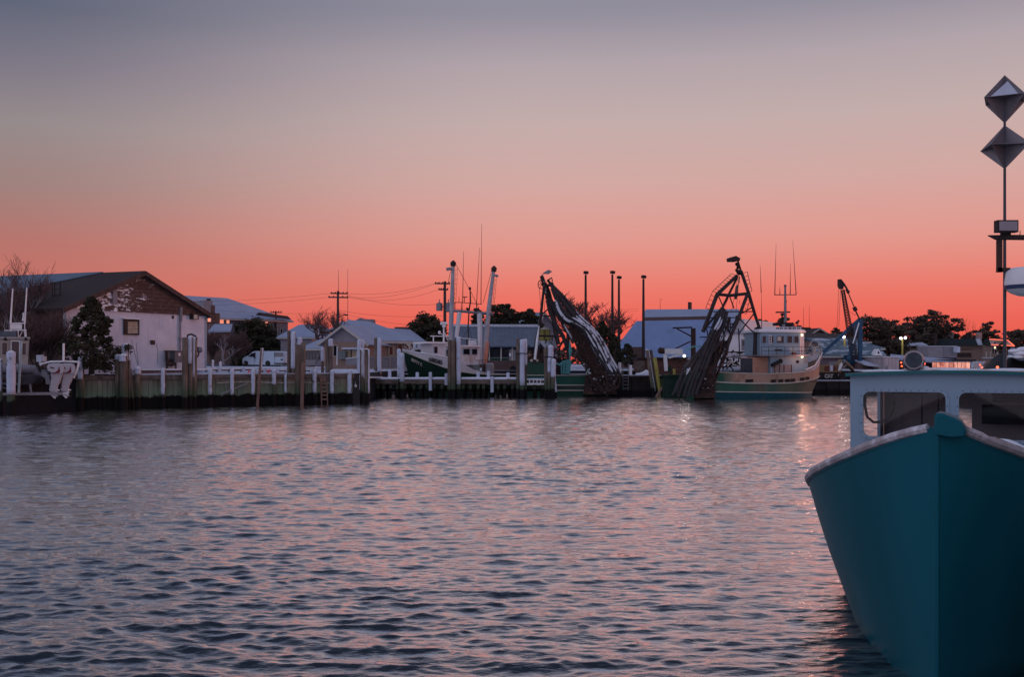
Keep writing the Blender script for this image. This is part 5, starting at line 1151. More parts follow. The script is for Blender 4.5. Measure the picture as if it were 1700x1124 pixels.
    mb = MB(); tA = fr.t(1279, hb); mb.hexa([fr.W(tA,hb,1.1), fr.W(x1,hb,1.1), fr.W(x1,-hb,1.1), fr.W(tA,-hb,1.1), fr.W(tA,hb,2.92), fr.W(x1+.1,hb,2.92), fr.W(x1+.1,-hb,2.92), fr.W(tA,-hb,2.92)]); low = mb.build('deckhouse', M_['cabin'], root)
    pl = fr.plane(hb)
    mb = MB(); mb.pbox(pl, 1283, 1315, 605.5, 620, .0, .03); dd = mb.build('door_recess', simple('rust_pink_panel', (.30,.24,.24), .6, var=.3), low)
    for a in (1286.5,1294.5,1301.8,1314): mb = MB(); mb.pbox(pl, a-.4, a+.4, 605.5, 620, .03, .06); mb.build('door_edge', M_['darksteel'], dd)
    for px, py, m in ((1324,600.5,'black'),(1338,600,'greywall')): mb = MB(); c = pl.P(px,py,.02); n3 = Vector((fr.n.x,fr.n.y,0)); mb.tube([c, c+n3*.03], [.11,.11], 14); mb.build('porthole', M_[m], low)
    # upper deck edge, rails
    mb = MB(); pe = fr.plane(2.35); mb.pbox(pe, 1262, 1347, 589.3, 591.3, -2.35*2, 0); mb.build('upper_deck', M_['greywall'], root)
    mb = MB()
    for y in (575.5,582.5): mb.tube([pe.P(1264,y,0), pe.P(1347,y,0)], .018, 5)
    for x in (1264,1276,1289.5,1303,1316.5,1331,1346.5): mb.tube([pe.P(x,575.5,0), pe.P(x,590,0)], .018, 5)
    mb.build('deck_rail', M_['darksteel'], root)
    mb = MB(); mb.pbox(pe, 1288, 1299, 580, 583, -.2, .0); mb.pbox(pe, 1316, 1322.5, 585, 589, -.2, 0); mb.build('deck_boxes', M_['darksteel'], root, kind=None)
    # wheelhouse with faceted front
    wb = 1.75; pw = fr.plane(wb); ta = fr.t(1262, wb); tb = fr.t(1327.5, wb); c1 = fr.W(tb,wb,0)
    out = [fr.W(ta,wb,0), fr.W(tb,wb,0), fr.W(tb+.68,wb-.62,0), fr.W(tb+.9,0,0), fr.W(tb+.68,-.6,0), fr.W(tb,-.8,0), fr.W(ta,-.8,0)]
    zt, zb_ = 4.62, 2.94
    mb = MB(); mb.prism([Vector((p.x,p.y,zb_)) for p in out], (0,0,zt-zb_)); wh = mb.build('wheelhouse', M_['cabin'], root)
    f45 = Plane.at((c1.x,c1.y), (out[2]-out[1]).xy); mb = MB(); mb.tbox(f45, .06, .86, 2.96, zt-.02, 0, .02); mb.build('front_facet', M_['rustwhite'], wh)
    mb = MB(); k = Vector((0,0,.12)); cen = sum(out, Vector())/7; ro = [cen+(p-cen)*1.08 for p in out]; mb.prism([Vector((p.x,p.y,zt)) for p in ro], (0,0,.14)); rf = mb.build('roof', M_['white'], wh)
    mb = MB(); mb.prism([Vector((p.x,p.y,zt+.141)) for p in [cen+(p-cen)*1.02 for p in out]], (0,0,.07)); mb.build('roof_snow', M_['snow'], rf)
    for a, b in ((1266,1271.8),(1276.5,1284),(1289.5,1301.5),(1307,1315),(1318.7,1325.8)):
        window(wh, pw, a, b, 558, 569, .015, fr='cabin', fw=.5)
    mb = MB(); mb.pbox(pw, 1290.8, 1297, 559, 566, .028, .04); mb.build('chart_paper', M_['offwhite'], wh)
    mb = MB()
    for x in (1276.8,1280.5): mb.tube([pw.P(x,556,.12), pw.P(x,571,.12)], .02, 5)
    for y in (558,562,566,570): mb.tube([pw.P(1276.8,y,.12), pw.P(1280.5,y,.12)], .02, 5)
    mb.build('ladder', M_['white'], wh)
    mb = MB()
    for x in (.38,.62): mb.tube([f45.pt(x,3.0,.06), f45.pt(x,4.5,.06)], .015, 5)
    for i in range(6): mb.tube([f45.pt(.38,3.1+i*.25,.06), f45.pt(.62,3.1+i*.25,.06)], .015, 5)
    mb.build('front_ladder', M_['white'], wh)
    # roof clutter
    zr = zt+.14
    mb = MB()
    for y in (543.5,548): mb.tube([pw.P(1266,y,-.2), pw.P(1330,y,-.2)], .022, 5)
    for x in range(1266,1332,7): mb.tube([pw.P(x,543.5,-.2), pw.P(x,552,-.2)], .02, 5)
    mb.build('roof_rail', M_['white'], root)
    for px0,px1,y0,y1,m in ((1288,1298,536,540.5,'black'),(1305,1317,535.5,541.5,'black'),(1270,1288,545,551,'white'),(1299,1304,538,552,'steel'),(1318,1331,545,551,'greywall'),(1331,1346,543.5,547,'darksteel')):
        mb = MB(); p = fr.plane(.6); mb.pbox(p, px0, px1, y0, y1, -.5, 0); mb.build('roof_locker' if m != 'black' else 'life_raft', M_[m], root)
    mb = MB(); p = fr.plane(.2)
    for x in (1290,1296,1307,1315): mb.tube([p.P(x,540,0), p.P(x,552,0)], .025, 5)
    mb.build('raft_cradle', M_['white'], root)
    mb = MB(); a = fr.P(1324,550,.3); mb.tube([a, fr.P(1324,539,.3)], .05, 6); mb.ball(fr.P(1323,536,.3), (.13,.13,.11), 8, 6); mb.ball(fr.P(1325.5,533,.3), (.09,.09,.08), 8, 6); mb.build('searchlight', M_['darksteel'], root, smooth=True)
    # mast and antennas
    mb = MB(); bottle_mast(mb, fr.P(1303.8,552,0), fr.P(1303.5,473,0), .13, .07); mb.tube([fr.P(1302,474,0), fr.P(1305,475,0)], .09, 6); mb.build('radio_mast', M_['steel'], root, smooth=True)
    mb = MB(); mb.tube([fr.P(1285.5,489.5,0), fr.P(1321.8,489.3,0)], .032, 6); mb.tube([fr.P(1288,518.5,0), fr.P(1311.5,518,0)], .06, 6); mb.tube([fr.P(1303,495,0),fr.P(1306,500,0),fr.P(1303,512,0)], .02, 5); mb.tube([fr.P(1298,520,0), fr.P(1298.5,527,0), fr.P(1303,530,0)], .06, 6); mb.ball(fr.P(1299,522,0), (.16,.16,.1), 8, 5); mb.build('spreader', M_['darksteel'], root, smooth=True)
    for a, b in (((1286.3,489),(1288.5,404)),((1321.8,489),(1316,399)),((1294.8,489),(1294.6,476)),((1312,489),(1312.3,438)),((1264.7,552),(1264,486)),((1263.8,486),(1262,440))):
        mb = MB(); mb.tube([fr.P(*a,0), fr.P(*a,0).lerp(fr.P(*b,0),.3), fr.P(*b,0)], [.034,.026,.008], 5); mb.build('whip_antenna', M_['darksteel'], root)
    # funnel and its casing
    pf = fr.plane(1.55)
    mb = MB(); mb.hexa([pf.P(1229,620,0), pf.P(1278.5,620,0), pf.P(1278.5,620,-2.2), pf.P(1229,620,-2.2), pf.P(1229,594,0), pf.P(1275,592.5,0), pf.P(1275,592.5,-2.2), pf.P(1229,594,-2.2)]); mb.build('engine_casing', simple('orange_lit_casing', (.52,.28,.20), .6, 0, var=.3, scale=2), root)  # orange light on the casing is put into this base colour
    mb = MB(); mb.pbox(pf, 1229.5, 1249.3, 594.8, 620, .005, .03); mb.build('casing_shutter', simple('dark_blue_grey_panel', (.05,.06,.08), .6), root)
    mb = MB(); mb.hexa([pf.P(1249.5,593,-.3), pf.P(1264.5,593,-.3), pf.P(1264.5,593,-1.2), pf.P(1249.5,593,-1.2), pf.P(1251,550,-.3), pf.P(1262.5,550,-.3), pf.P(1262.5,550,-1.2), pf.P(1251,550,-1.2)]); fn = mb.build('funnel', simple('sooty_funnel', (.05,.045,.05), .7, var=.4), root)
    mb = MB(); mb.hexa([pf.P(1258.6,593,-.27), pf.P(1264.5,593,-.27), pf.P(1264.5,593,-.31), pf.P(1258.6,593,-.31), pf.P(1257.8,553,-.27), pf.P(1262.5,551,-.27), pf.P(1262.5,551,-.31), pf.P(1257.8,553,-.31)]); mb.build('funnel_lit_face', simple('orange_lit_funnel_side', (.75,.26,.17), .6, var=.25), fn)  # warm light on the funnel's right side, painted as an orange face
    mb = MB(); mb.tube([pf.P(1256,551,-.7), pf.P(1255,546,-.7), pf.P(1258,545,-.7)], [.14,.13,.13], 8); mb.tube([pf.P(1260,551,-.7), pf.P(1261,547,-.7)], .1, 7); mb.build('exhaust_pipe', M_['black'], fn, smooth=True)
    # gantry (A frame) standing over the stern
    g = lambda px, py, b=2.2: fr.P(px, py, b)
    steel = simple('dark_brown_gantry_steel', (.045,.036,.038), .7, .2, var=.4, c2=(.16,.10,.08), amt=(.60,.78))
    mb = MB()
    A_near, A_far = 2.2, -1.6
    apex = g(1225.5,456,.3)
    mb.tube([g(1167,551,1.6), g(1190.5,489,1.6), g(1223,458,.4)], [.14,.14,.125], 8)
    mb.build('gantry_leg', steel, root, smooth=True)
    mb = MB(); mb.tube([g(1277,592,1.5), g(1254,524.6,1.2), g(1243,487,1.0), g(1231,452,.3)], [.105,.11,.12,.12], 8); mb.build('gantry_leg', steel, root, smooth=True)
    mb = MB(); mb.tube([g(1241,488,1.5), g(1224,533,2.2), g(1209.5,566,2.3), g(1205,590,2.3)], [.12,.12,.12,.12], 8); mb.build('gantry_leg', steel, root, smooth=True)
    mb = MB(); mb.tube([g(1223.5,461,.2), g(1199.6,509.6,-1.2), g(1171,544,-1.4)], [.085,.09,.09], 7); mb.build('gantry_leg', steel, root, smooth=True)
    mb = MB(); mb.tube([g(1190,488.5,1.6), g(1212,490.5,1.5), g(1240,487.5,1.4)], .11, 8); mb.build('crossbar', steel, root, smooth=True)
    mb = MB()
    for a, b, b0 in (((1184,517.5),(1252,517.3),1.4),((1176,527.7),(1227,527.3),1.8),((1170,543.5),(1220,543,),1.8),((1162,560),(1205,558),1.8),((1193,492),(1200,508),1.5),((1211,491),(1218.5,512),1.3),((1200,508),(1213,560),1.2),((1221,536),(1193,545),1.8),((1228,530),(1250,551),1.6),((1252,520),(1228,552),1.3),((1232,520),(1249,510),1.4),((1187,520),(1214,556),1.6),((1173,545),(1180,585),1.7),((1235,508),(1212,548),1.5),((1183,552),(1192,590),1.5),((1226,545),(1228,590),1.2)):
        mb.tube([g(*a,b0), g(*b,b0)], .045, 6)
    mb.build('gantry_brace', steel, root, kind=None)
    # ladders with cages
    def ladder_line(pts, off, name='ladder'):
        mb = MB(); A2 = [g(x,y,b) for x,y,b in pts]; B2 = [g(x+off[0],y+off[1],b) for x,y,b in pts]
        mb.tube(B2, .022, 4)
        for p, q, r_, s_ in zip(A2[:-1], A2[1:], B2[:-1], B2[1:]):
            n = max(2, int((q-p).length/.27))
            for i in range(n+1): mb.tube([p.lerp(q,i/n), r_.lerp(s_,i/n)], .017, 4)
        mb.build(name, M_['darksteel'], root)
    ladder_line([(1221,457,1.0),(1190,486,1.6),(1178,514,1.6)], (-6.5,-3))
    ladder_line([(1235,453,.6),(1243,485,1.0)], (5.5,-2)); ladder_line([(1243,490,1.3),(1235,520,1.4)], (3.5,1))
    # head: lamp box, sheaves, hanging block
    mb = MB(); c = g(1222.5,430,.3); mb.prism([g(1216,427,.9), g(1222,424.5,.9), g(1229,428.5,.9), g(1228.5,432.5,.9), g(1217,432.5,.9)], (-.2,1.1,0)); mb.build('gantry_lamp_box', M_['darksteel'], root)
    mb = MB(); mb.tube([g(1225,433,.3), g(1230,450,.3)], .07, 6); mb.ball(g(1223.5,438.5,.4), .14, 8, 6); mb.ball(g(1225,444,.4), .12, 8, 6); mb.ball(g(1223,448.5,.4), .12, 8, 6); mb.ball(g(1228,452,.4), (.25,.2,.2), 8, 6); mb.build('head_sheaves', M_['black'], root, smooth=True)
    mb = MB(); mb.tube([g(1227.5,459,.8), g(1226.5,470,.8)], .05, 6); mb.prism([g(1226.5,470,1.0), g(1221,476,1.0), g(1219,490,1.0), g(1219.5,496.5,1.0), g(1223,496.5,1.0), g(1225.5,486,1.0)], (.05,.25,0)); mb.build('hanging_block', simple('worn_brown_block', (.14,.10,.085), .8), root)
    mb = MB()
    for a, b in (((1226,456),(1214,520)),((1227,456),(1222,518)),((1228,498),(1228,505)),((1225,456),(1203,510))): mb.tube([g(*a,.7), g(*b,.7)], .013, 4)
    mb.build('rigging_wire', M_['black'], root)
    # dredge (steel cage) slung over the stern, and the hoses
    def dp(px, py, o=0): return P(px, py, 69.6+o)
    mb = MB(); rr = random.Random(12)
    A0, A1, B0, B1 = (1196,566),(1211,566),(1155,645),(1187,640)
    mb.hexa([dp(1152,661,-.2), dp(1187,661,-.2), dp(1187,661,2), dp(1152,661,2), dp(1160,612,-.1), dp(1190,608,-.1), dp(1190,608,2), dp(1160,612,2)])
    mb.build('dredge_box', M_['rust'], root)
    mb = MB(); mb.hexa([dp(1161,614,-.1), dp(1187,612,-.1), dp(1187,612,1.6), dp(1161,614,1.6), dp(1195,566,1.4), dp(1210,566,1.4), dp(1210,566,2.6), dp(1195,566,2.6)]); ch = mb.build('dredge_chute', M_['rust'], root)
    for i in range(16):
        k = i/15; a = dp(1161,614,-.15).lerp(dp(1195,566,1.35),k); b = dp(1187,612,-.15).lerp(dp(1210,566,1.35),k)
        mb = MB(); mb.beam(a, b, .06, .05); mb.build('chute_bar', M_['rust'], ch)
    for a, b in ((dp(1162,630,-.25), dp(1210,563,1.3)),(dp(1178,650,-.3), dp(1199,566,1.3)),(dp(1187,632,-.2), dp(1214,560,1.2)),(dp(1156,652,-.3), dp(1190,580,.9))):
        mb = MB(); mb.beam(a, b, .13, .10); mb.build('dredge_rail', M_['rust'], root)
    for i in range(10):
        mb = MB(); x = 1158+rr.random()*26; y = 620+rr.random()*36; mb.box(dp(x,y,-.3), (.2+.3*rr.random(), .12, .06+.2*rr.random()), ry=rr.uniform(-.5,.5)); mb.build('dredge_tooth', M_['snowrust'], root)
    ends = [((1117,656),1),((1126,659),1),((1135,660),1),((1141,660),0),((1148,658),1),((1155,655),0),((1122,652),0),((1144,650),1)]
    tops = [(1186,534),(1190,528),(1194,524),(1197,520),(1200,523),(1204,528),(1192,531),(1207,540)]
    for i, (e, k) in enumerate(ends):
        tx, ty = tops[i]; pts = []
        ctrl = [(tx+3,ty-10,1.4),(tx-3,ty+14,.9),(tx-14-i*.4,ty+36,.2),(e[0]+24-i*1.3,607,-.3),(e[0]+10-i*.4,632,-.45),(e[0],e[1],-.55)]
        cps = [P(x,y,69.6+o+.05*(i%3)) for x,y,o in ctrl]
        for a in range(len(cps)-1):
            p0 = cps[max(a-1,0)]; p1 = cps[a]; p2 = cps[a+1]; p3 = cps[min(a+2,len(cps)-1)]
            for u_ in (0,.25,.5,.75): pts.append(.5*((2*p1)+(p2-p0)*u_+(2*p0-5*p1+4*p2-p3)*u_*u_+(3*p1-p0-3*p2+p3)*u_**3))
        pts.append(cps[-1]); mb = MB(); mb.tube([p+Vector((rr.uniform(-.03,.03),0,rr.uniform(-.03,.03))) for p in pts], .085+.025*(i%3), 8); hs = mb.build('hose', M_['hose'], root, smooth=True)
        if i in (2,3,4,7,1): mb = MB(); q = pts[3:8] if i != 1 else pts[12:16]; mb.tube([p+Vector((0,-.04,.05)) for p in q], [.03]+[.075]*(len(q)-2)+[.03], 8); mb.build('hose_snow', M_['snow_thin'], hs, smooth=True)
    mb = MB(); mb.tube([dp(1139,582,-.6), dp(1150,575.5,-.6), dp(1163,575,-.6)], .05, 6); mb.build('hose_lashing', M_['rope'], root)
    for i in range(16):
        x0, y0 = rr.uniform(1183,1216), rr.uniform(520,560); x1, y1 = x0+rr.uniform(-32,2), y0+rr.uniform(30,90); mx_, my_ = (x0+x1)/2+rr.uniform(-3,8), (y0+y1)/2+rr.uniform(0,8)
        mb = MB(); mb.tube([g(x0,y0,1.9), g(mx_,my_,2.4), dp(x1,min(y1,640),-.5)], rr.choice((.018,.03,.045)), 5); mb.build('hanging_chain' if i % 2 else 'hanging_line', M_['rust'] if i % 2 else M_['hose'], root)
    # deck machinery behind the bulwark
    mb = MB(); p = fr.plane(1.5); rr = random.Random(5)
    for i in range(26):
        x = 1196+rr.random()*32; y = 585+rr.random()*30; L_ = rr.uniform(3,9); a = rr.choice((0,.8,-.8,1.57)); mb.tube([p.P(x,y,rr.uniform(-1,0)), p.P(x+math.cos(a)*L_,y+math.sin(a)*L_,rr.uniform(-1,0))], rr.choice((.04,.06,.09)), 6)
    mb.build('deck_gear', steel, root, kind='stuff')
    mb = MB(); mb.pbox(p, 1205, 1230, 592, 594.5, -1.2, 0); mb.build('gear_table', M_['steel'], root)
    mb = MB(); mb.tube([p.P(1212+5*math.cos(a),606-6*math.sin(a),.1) for a in [math.pi*i/10 for i in range(11)]], .07, 6); mb.build('winch_hoop', M_['offwhite'], root)
    mb = MB(); mb.beam(p.P(1281,607,.6), p.P(1296,599.5,.6), .22, .22); mb.ball(p.P(1296,599.5,.6), .16, 8, 6); mb.build('deck_crane', M_['black'], root)
    # lamps
    for px, py, b, m, pw_ in ((1331.8,592.5,2.0,'lampwarm',22),(1331.5,556.2,1.95,'lampwarm',10)):
        c = fr.P(px,py,b); mb = MB(); mb.ball(c, .085, 10, 7); mb.build('deck_lamp', M_[m], root)
        l = bpy.data.lights.new('deck_lamp_light', 'POINT'); l.energy = pw_; l.color = (1,.40,.24); l.shadow_soft_size = .1; o = bpy.data.objects.new('deck_lamp_light', l); C.objects.link(o); o.location = c+Vector((fr.n.x,fr.n.y,0))*(.85 if py > 580 else .4)+Vector((.45 if py < 580 else -.3,0,0))
    mb = MB(); c = fr.P(1308,559.5,1.7); mb.ball(c, .06, 8, 6); mb.build('cabin_lamp', emit('dim_yellow_lamp', (1,.8,.35), 1.5), root)
big_dredger()

def lamp(name, label, px, py, D, r, mat, power, col, cat='lamp', group=None, dy=-.4):
    c = P(px,py,D); mb = MB(); mb.ball(c, r, 10, 7); o = mb.build(name, M_[mat], label=label, cat=cat, loc=c, group=group)
    l = bpy.data.lights.new(name+'_light', 'POINT'); l.energy = power; l.color = col; l.shadow_soft_size = r; q = bpy.data.objects.new(name+'_light', l); C.objects.link(q); q.location = c+Vector((0,dy,0)); return o
lamp('flood_lamp', 'bright violet white flood lamp beside the hanging hoses', 1136, 591, 69.0, .10, 'lampwhite', 6, (1,.9,.75))
def davit_boat():
    root = thing('work_skiff', 'small dark green boat with white crane arm left of the hanging hoses', 'boat', P(1118,655,75))
    fr = BF(P(1098,650,76).x, 76, R(4)); T = [0,1,2,3]; B = [.9,1.1,1.0,.8]
    strip(fr, [(t,b*.8,-.3) for t,b in zip(T,B)], [(t,b,1.3+.05*t) for t,b in zip(T,B)], cap=True).build('hull', M_['darkgreen'], root, smooth=True)
    mb = MB(); mb.prism([fr.W(0,.9,-.3), fr.W(0,.9,1.3), fr.W(0,-.9,1.3), fr.W(0,-.9,-.3)], (-.05,0,0)); mb.prism([fr.W(t,b-.03,1.0) for t,b in zip(T,B)]+[fr.W(t,-b+.03,1.0) for t,b in list(zip(T,B))[::-1]], (0,0,.03)); mb.build('transom', M_['darkgreen'], root)
    pl = fr.plane(.3)
    mb = MB(); mb.pbox(pl, 1104, 1134, 579, 588, -.4, 0); mb.build('crane_arm', M_['white'], root)
    mb = MB(); mb.tube([pl.P(1095,582,-.3), pl.P(1106,583,-.3)], [.26,.2], 10); mb.ball(pl.P(1097,582,-.4), .24, 8, 6); mb.build('winch_drum', M_['darksteel'], root, smooth=True)
    mb = MB(); mb.beam(pl.P(1104,588,-.2), pl.P(1106,616,-.2), .25, .25); mb.beam(pl.P(1110,594,-.1), pl.P(1132,588,-.1), .14, .14); mb.build('crane_post', M_['white'], root)
    mb = MB(); mb.pbox(pl, 1109, 1114, 608, 618, -.3, 0); mb.pbox(pl, 1104, 1140, 622, 640, -1.2, 0); mb.build('winch_house', M_['darkgreen'], root)
    rr = random.Random(3); mb = MB()
    for i in range(16): x = 1112+rr.random()*24; y = 592+rr.random()*34; mb.tube([pl.P(x,y,rr.uniform(-1,.1)), pl.P(x+rr.uniform(-7,7),y+rr.uniform(-6,6),rr.uniform(-1,.1))], .05, 5)
    mb.build('deck_gear', M_['rust'], root, kind='stuff')
    mb = MB(); mb.tube([pl.P(1119,612,.1), pl.P(1119.5,622,.1)], .10, 8); mb.build('yellow_drum', M_['yellow'], root, smooth=True)
    # davit post with arms
    pst = thing('davit_post', 'dark post with long swing arms before the blue shed roof', 'post', P(1151,620,80))
    mb = MB(); mb.tube([P(1151,640,80), P(1151,545,80)], [.20,.19], 8); mb.build('post', M_['rust'], pst, smooth=True)
    mb = MB(); mb.tube([P(1117,544.5,80), P(1149,543.5,80)], .07, 6); mb.tube([P(1124,546,80), P(1148,558.5,80)], .06, 6); mb.tube([P(1121,579,80), P(1146,567,80)], .06, 6); mb.build('arm', M_['darksteel'], pst)
davit_boat()

def green_dredger():
    """middle boat: only its low green stern quarter, rig and hoses show"""
    fr = BF(P(995,655,76).x, 77.2, R(180-6)); root = thing('hose_dredger', 'green fishing boat with snow covered hoses draped from its leaning gantry', 'fishing boat', P(955,655,76))
    fr = BF(P(870,655,77.5).x, 79.6, R(-5)); T = [0,2.0,4.0,5.4,6.3]; B = [2.2,2.3,2.3,2.25,2.1]
    strip(fr, [(t,b*.9,-.5) for t,b in zip(T,B)], [(t,b,.36) for t,b in zip(T,B)]).build('lower_hull', M_['greenpaint'], root, smooth=True)
    strip(fr, [(t,b+.02,.36) for t,b in zip(T,B)], [(t,b+.02,.44) for t,b in zip(T,B)]).build('waterline_stripe', M_['offwhite'], root)
    grn = simple('sea_green_bulwark', (.014,.105,.075), .45, var=.25, scale=1.5)
    strip(fr, [(t,b,.44) for t,b in zip(T,B)], [(t,b,.78) for t,b in zip(T,B)], cap=True).build('hull', M_['darkgreen'], root, smooth=True)
    strip(fr, [(t,b,.80) for t,b in zip(T,B)], [(t,b+.12,1.50+.05*(t>4)) for t,b in zip(T,B)]).build('bulwark', grn, root, smooth=True)
    mb = MB(); mb.tube([fr.W(t,b+.12,1.53+.04*(t>4)) for t,b in zip(T,B)], .04, 6); mb.tube([fr.W(t,b+.06,.79) for t,b in zip(T,B)], .05, 6); mb.build('bulwark_cap', M_['offwhite'], root, smooth=True)
    mb = MB(); mb.prism([fr.W(6.3,2.1,-.5), fr.W(6.3,2.2,1.55), fr.W(6.3,-2.2,1.55), fr.W(6.3,-2.1,-.5)], (.08,0,0)); mb.build('transom', grn, root)
    mb = MB(); mb.prism([fr.W(t,b,1.0) for t,b in zip(T,B)]+[fr.W(t,-b,1.0) for t,b in list(zip(T,B))[::-1]], (0,0,.04)); mb.build('deck', M_['dark'], root)
    # winch house and gear
    D0 = 77.6; pl = Plane(860, D0, 1000, D0)
    mb = MB(); mb.pbox(pl, 873, 904, 602, 630, -1.5, 0); mb.build('winch_house', M_['greenpaint'], root)
    mb = MB(); mb.pbox(pl, 905, 945, 596, 628, -1.6, -.4); mb.build('engine_block', M_['dark'], root)
    box = MB(); box.pbox(pl, 893.5, 913.5, 547, 566, -1.6, -.8); bx_ = box.build('ribbed_wheelhouse', M_['corrbox'], root)
    mb = MB(); mb.prism([pl.P(892,547,-.75), pl.P(903.5,543,-.75), pl.P(915,547,-.75)], (0,.9,0)); mb.build('wheelhouse_roof', M_['offwhite'], bx_)
    mb = MB(); mb.prism([pl.P(895,566,-.7), pl.P(920,566,-.7), pl.P(917,576,-.7), pl.P(904,577,-.7)], (0,.9,0)); mb.build('white_hood', M_['snow_thin'], root)
    mb = MB(); rr = random.Random(21)
    for i in range(34):
        x = 876+rr.random()*66; y = 565+rr.random()*38; mb.tube([pl.P(x,y,rr.uniform(-1.2,.1)), pl.P(x+rr.uniform(-7,7),y+rr.uniform(-9,9),rr.uniform(-1.2,.1))], rr.choice((.04,.05,.08)), 5)
    mb.build('deck_gear', M_['darksteel'], root, kind='stuff')
    for px, py, s_ in ((879,590,.16),(883,599,.13),(891,599,.13)): mb = MB(); mb.ball(pl.P(px,py,.1), (s_*1.2,s_,s_), 8, 6); mb.build('net_float', M_['offwhite'] if px != 879 else M_['fleshwood'], root, smooth=True)
    # gantry
    st = M_['darksteel']; g = lambda x, y, o=0: P(x, y, 76.6+o)
    mb = MB(); mb.tube([g(903,477), g(896,540), g(890,566), g(887,604)], [.09,.12,.12,.13], 7); lg = mb.build('gantry_leg', st, root, smooth=True)
    mb = MB(); mb.tube([g(895,541,-.1), g(892,562,-.1), g(888,597,-.1)], [.04,.10,.10], 7); mb.build('leg_snow', M_['snow'], lg, smooth=True)
    mb = MB(); mb.tube([g(910,500,.6), g(917,530,.8), g(921,552,.9), g(926,572,1)], [.09,.10,.10,.12], 7); mb.build('gantry_leg', st, root, smooth=True)
    mb = MB(); mb.tube([g(894,557.5), g(938,558.5,.4)], .085, 6); mb.tube([g(897,524), g(917,525,.6)], .06, 6); mb.tube([g(897,524), g(910,513,.4)], .05, 6); mb.tube([g(921,583,.2), g(937,566,.2)], .06, 6); mb.tube([g(937,563,.2), g(923,588,.2)], .05, 6); mb.build('crossbar', st, root)
    mb = MB(); mb.tube([g(943,545), g(943,622)], .13, 8); mb.build('boom_post', M_['darksteel'], root, smooth=True)
    mb = MB(); mb.tube([g(899,458,-.1), g(905,476,0), g(909,496,.1), g(914,503,.1)], [.14,.18,.13,.12], 8); mb.build('gantry_head', M_['snowrust'], root, smooth=True)
    mb = MB(); c = g(899,472,-.1); ring = [c+Vector((math.cos(a)*.26, 0, math.sin(a)*.33)) for a in [2*math.pi*i/16 for i in range(17)]]; mb.tube(ring, .035, 6)
    for a in range(6): mb.tube([c, c+Vector((math.cos(a*1.047)*.25,0,math.sin(a*1.047)*.32))], .02, 4)
    mb.build('sheave_wheel', M_['black'], root, smooth=True)
    mb = MB(); mb.prism([g(902,452.5), g(911,447.5), g(916.5,450.5), g(911,454.5), g(903,454)], (0,.35,0)); mb.beam(g(898,459), g(903,453), .07, .07); mb.build('gantry_lamp', M_['steel'], root)
    mb = MB(); mb.tube([g(908,466), g(916,461), g(917,467)], .06, 6); mb.tube([g(906,475), g(913,473), g(918,469)], [.09,.12,.10], 7); mb.build('sheave_arm', M_['black'], root, smooth=True)
    mb = MB()
    for pts in (((895,477),(897,500),(899,535)),((906,484),(904,510),(905,540)),((916,475),(922,487),(935,498),(944,506),(950,518))): mb.tube([g(*p,.1) for p in pts], .016, 4)
    mb.build('rigging_wire', M_['black'], root)
    # dredge frame below the hoses, sloping down over the stern
    q = [g(945,545,-.4), g(975,541,-.2), g(1012,622,-.6), g(976,622,-.6)]; nn = Vector((0,.55,0))
    mb = MB(); mb.hexa([q[3], q[2], q[2]+nn, q[3]+nn, q[0], q[1], q[1]+nn, q[0]+nn]); ch = mb.build('dredge_chute', M_['rust'], root)
    for i in range(20):
        k = i/19; mb = MB(); mb.beam(q[0].lerp(q[3],k)-nn*.08, q[1].lerp(q[2],k)-nn*.08, .06, .05); mb.build('chute_bar', M_['rust'] if i % 3 else M_['snowrust'], ch)
    for i in range(4):
        k = i/3; mb = MB(); mb.beam(q[0].lerp(q[1],k)-nn*.12, q[3].lerp(q[2],k)-nn*.12, .09, .09); mb.build('dredge_rail', M_['rust'], root)
    mb = MB(); mb.tube([g(950,577,-.7), g(963,596,-.8), g(981,624,-1)], .13, 6); mb.build('dredge_rail', M_['snowrust'], root)
    for pts, r_ in ((((976,625),(990,637),(1003,648),(1012,650),(1020,642),(1024,628),(1023,618)),.10),(((1006,650),(1016,648),(1026,643),(1030,630),(1027,620)),.07),(((978,622),(985,640),(1003,652)),.08),(((1004,622),(1008,634),(1006,648)),.08)):
        mb = MB(); mb.tube([g(*p,-1.1) for p in pts], r_, 7); mb.build('dredge_hoop', M_['rust'], root, smooth=True)
    mb = MB(); rr = random.Random(31)
    for i in range(60): x = 980+rr.random()*42; y = 622+rr.random()*30; mb.box(g(x,y,-.9+rr.random()*.4), (.25*rr.random()+.08,.2,.2*rr.random()+.06), ry=rr.uniform(-1,1))
    mb.build('dredge_teeth', M_['snowrust'], root, kind='stuff')
    mb = MB(); mb.hexa([g(968,655,-.7), g(1024,655,-.7), g(1024,655,.8), g(968,655,.8), g(972,624,-.6), g(1024,624,-.6), g(1024,624,.8), g(972,624,.8)]); mb.build('dredge_box', M_['rust'], root)
    # hoses
    base = [(903,468),(909,490),(915,505),(924,522),(941,535),(962,543),(982,556),(1000,580),(1014,604)]
    def curve(pts, o):
        cp = [g(x,y,o) for x,y in pts]; out = []
        for a in range(len(cp)-1):
            p0 = cp[max(a-1,0)]; p1 = cp[a]; p2 = cp[a+1]; p3 = cp[min(a+2,len(cp)-1)]
            for u_ in (0,.33,.66): out.append(.5*((2*p1)+(p2-p0)*u_+(2*p0-5*p1+4*p2-p3)*u_*u_+(3*p1-p0-3*p2+p3)*u_**3))
        return out+[cp[-1]]
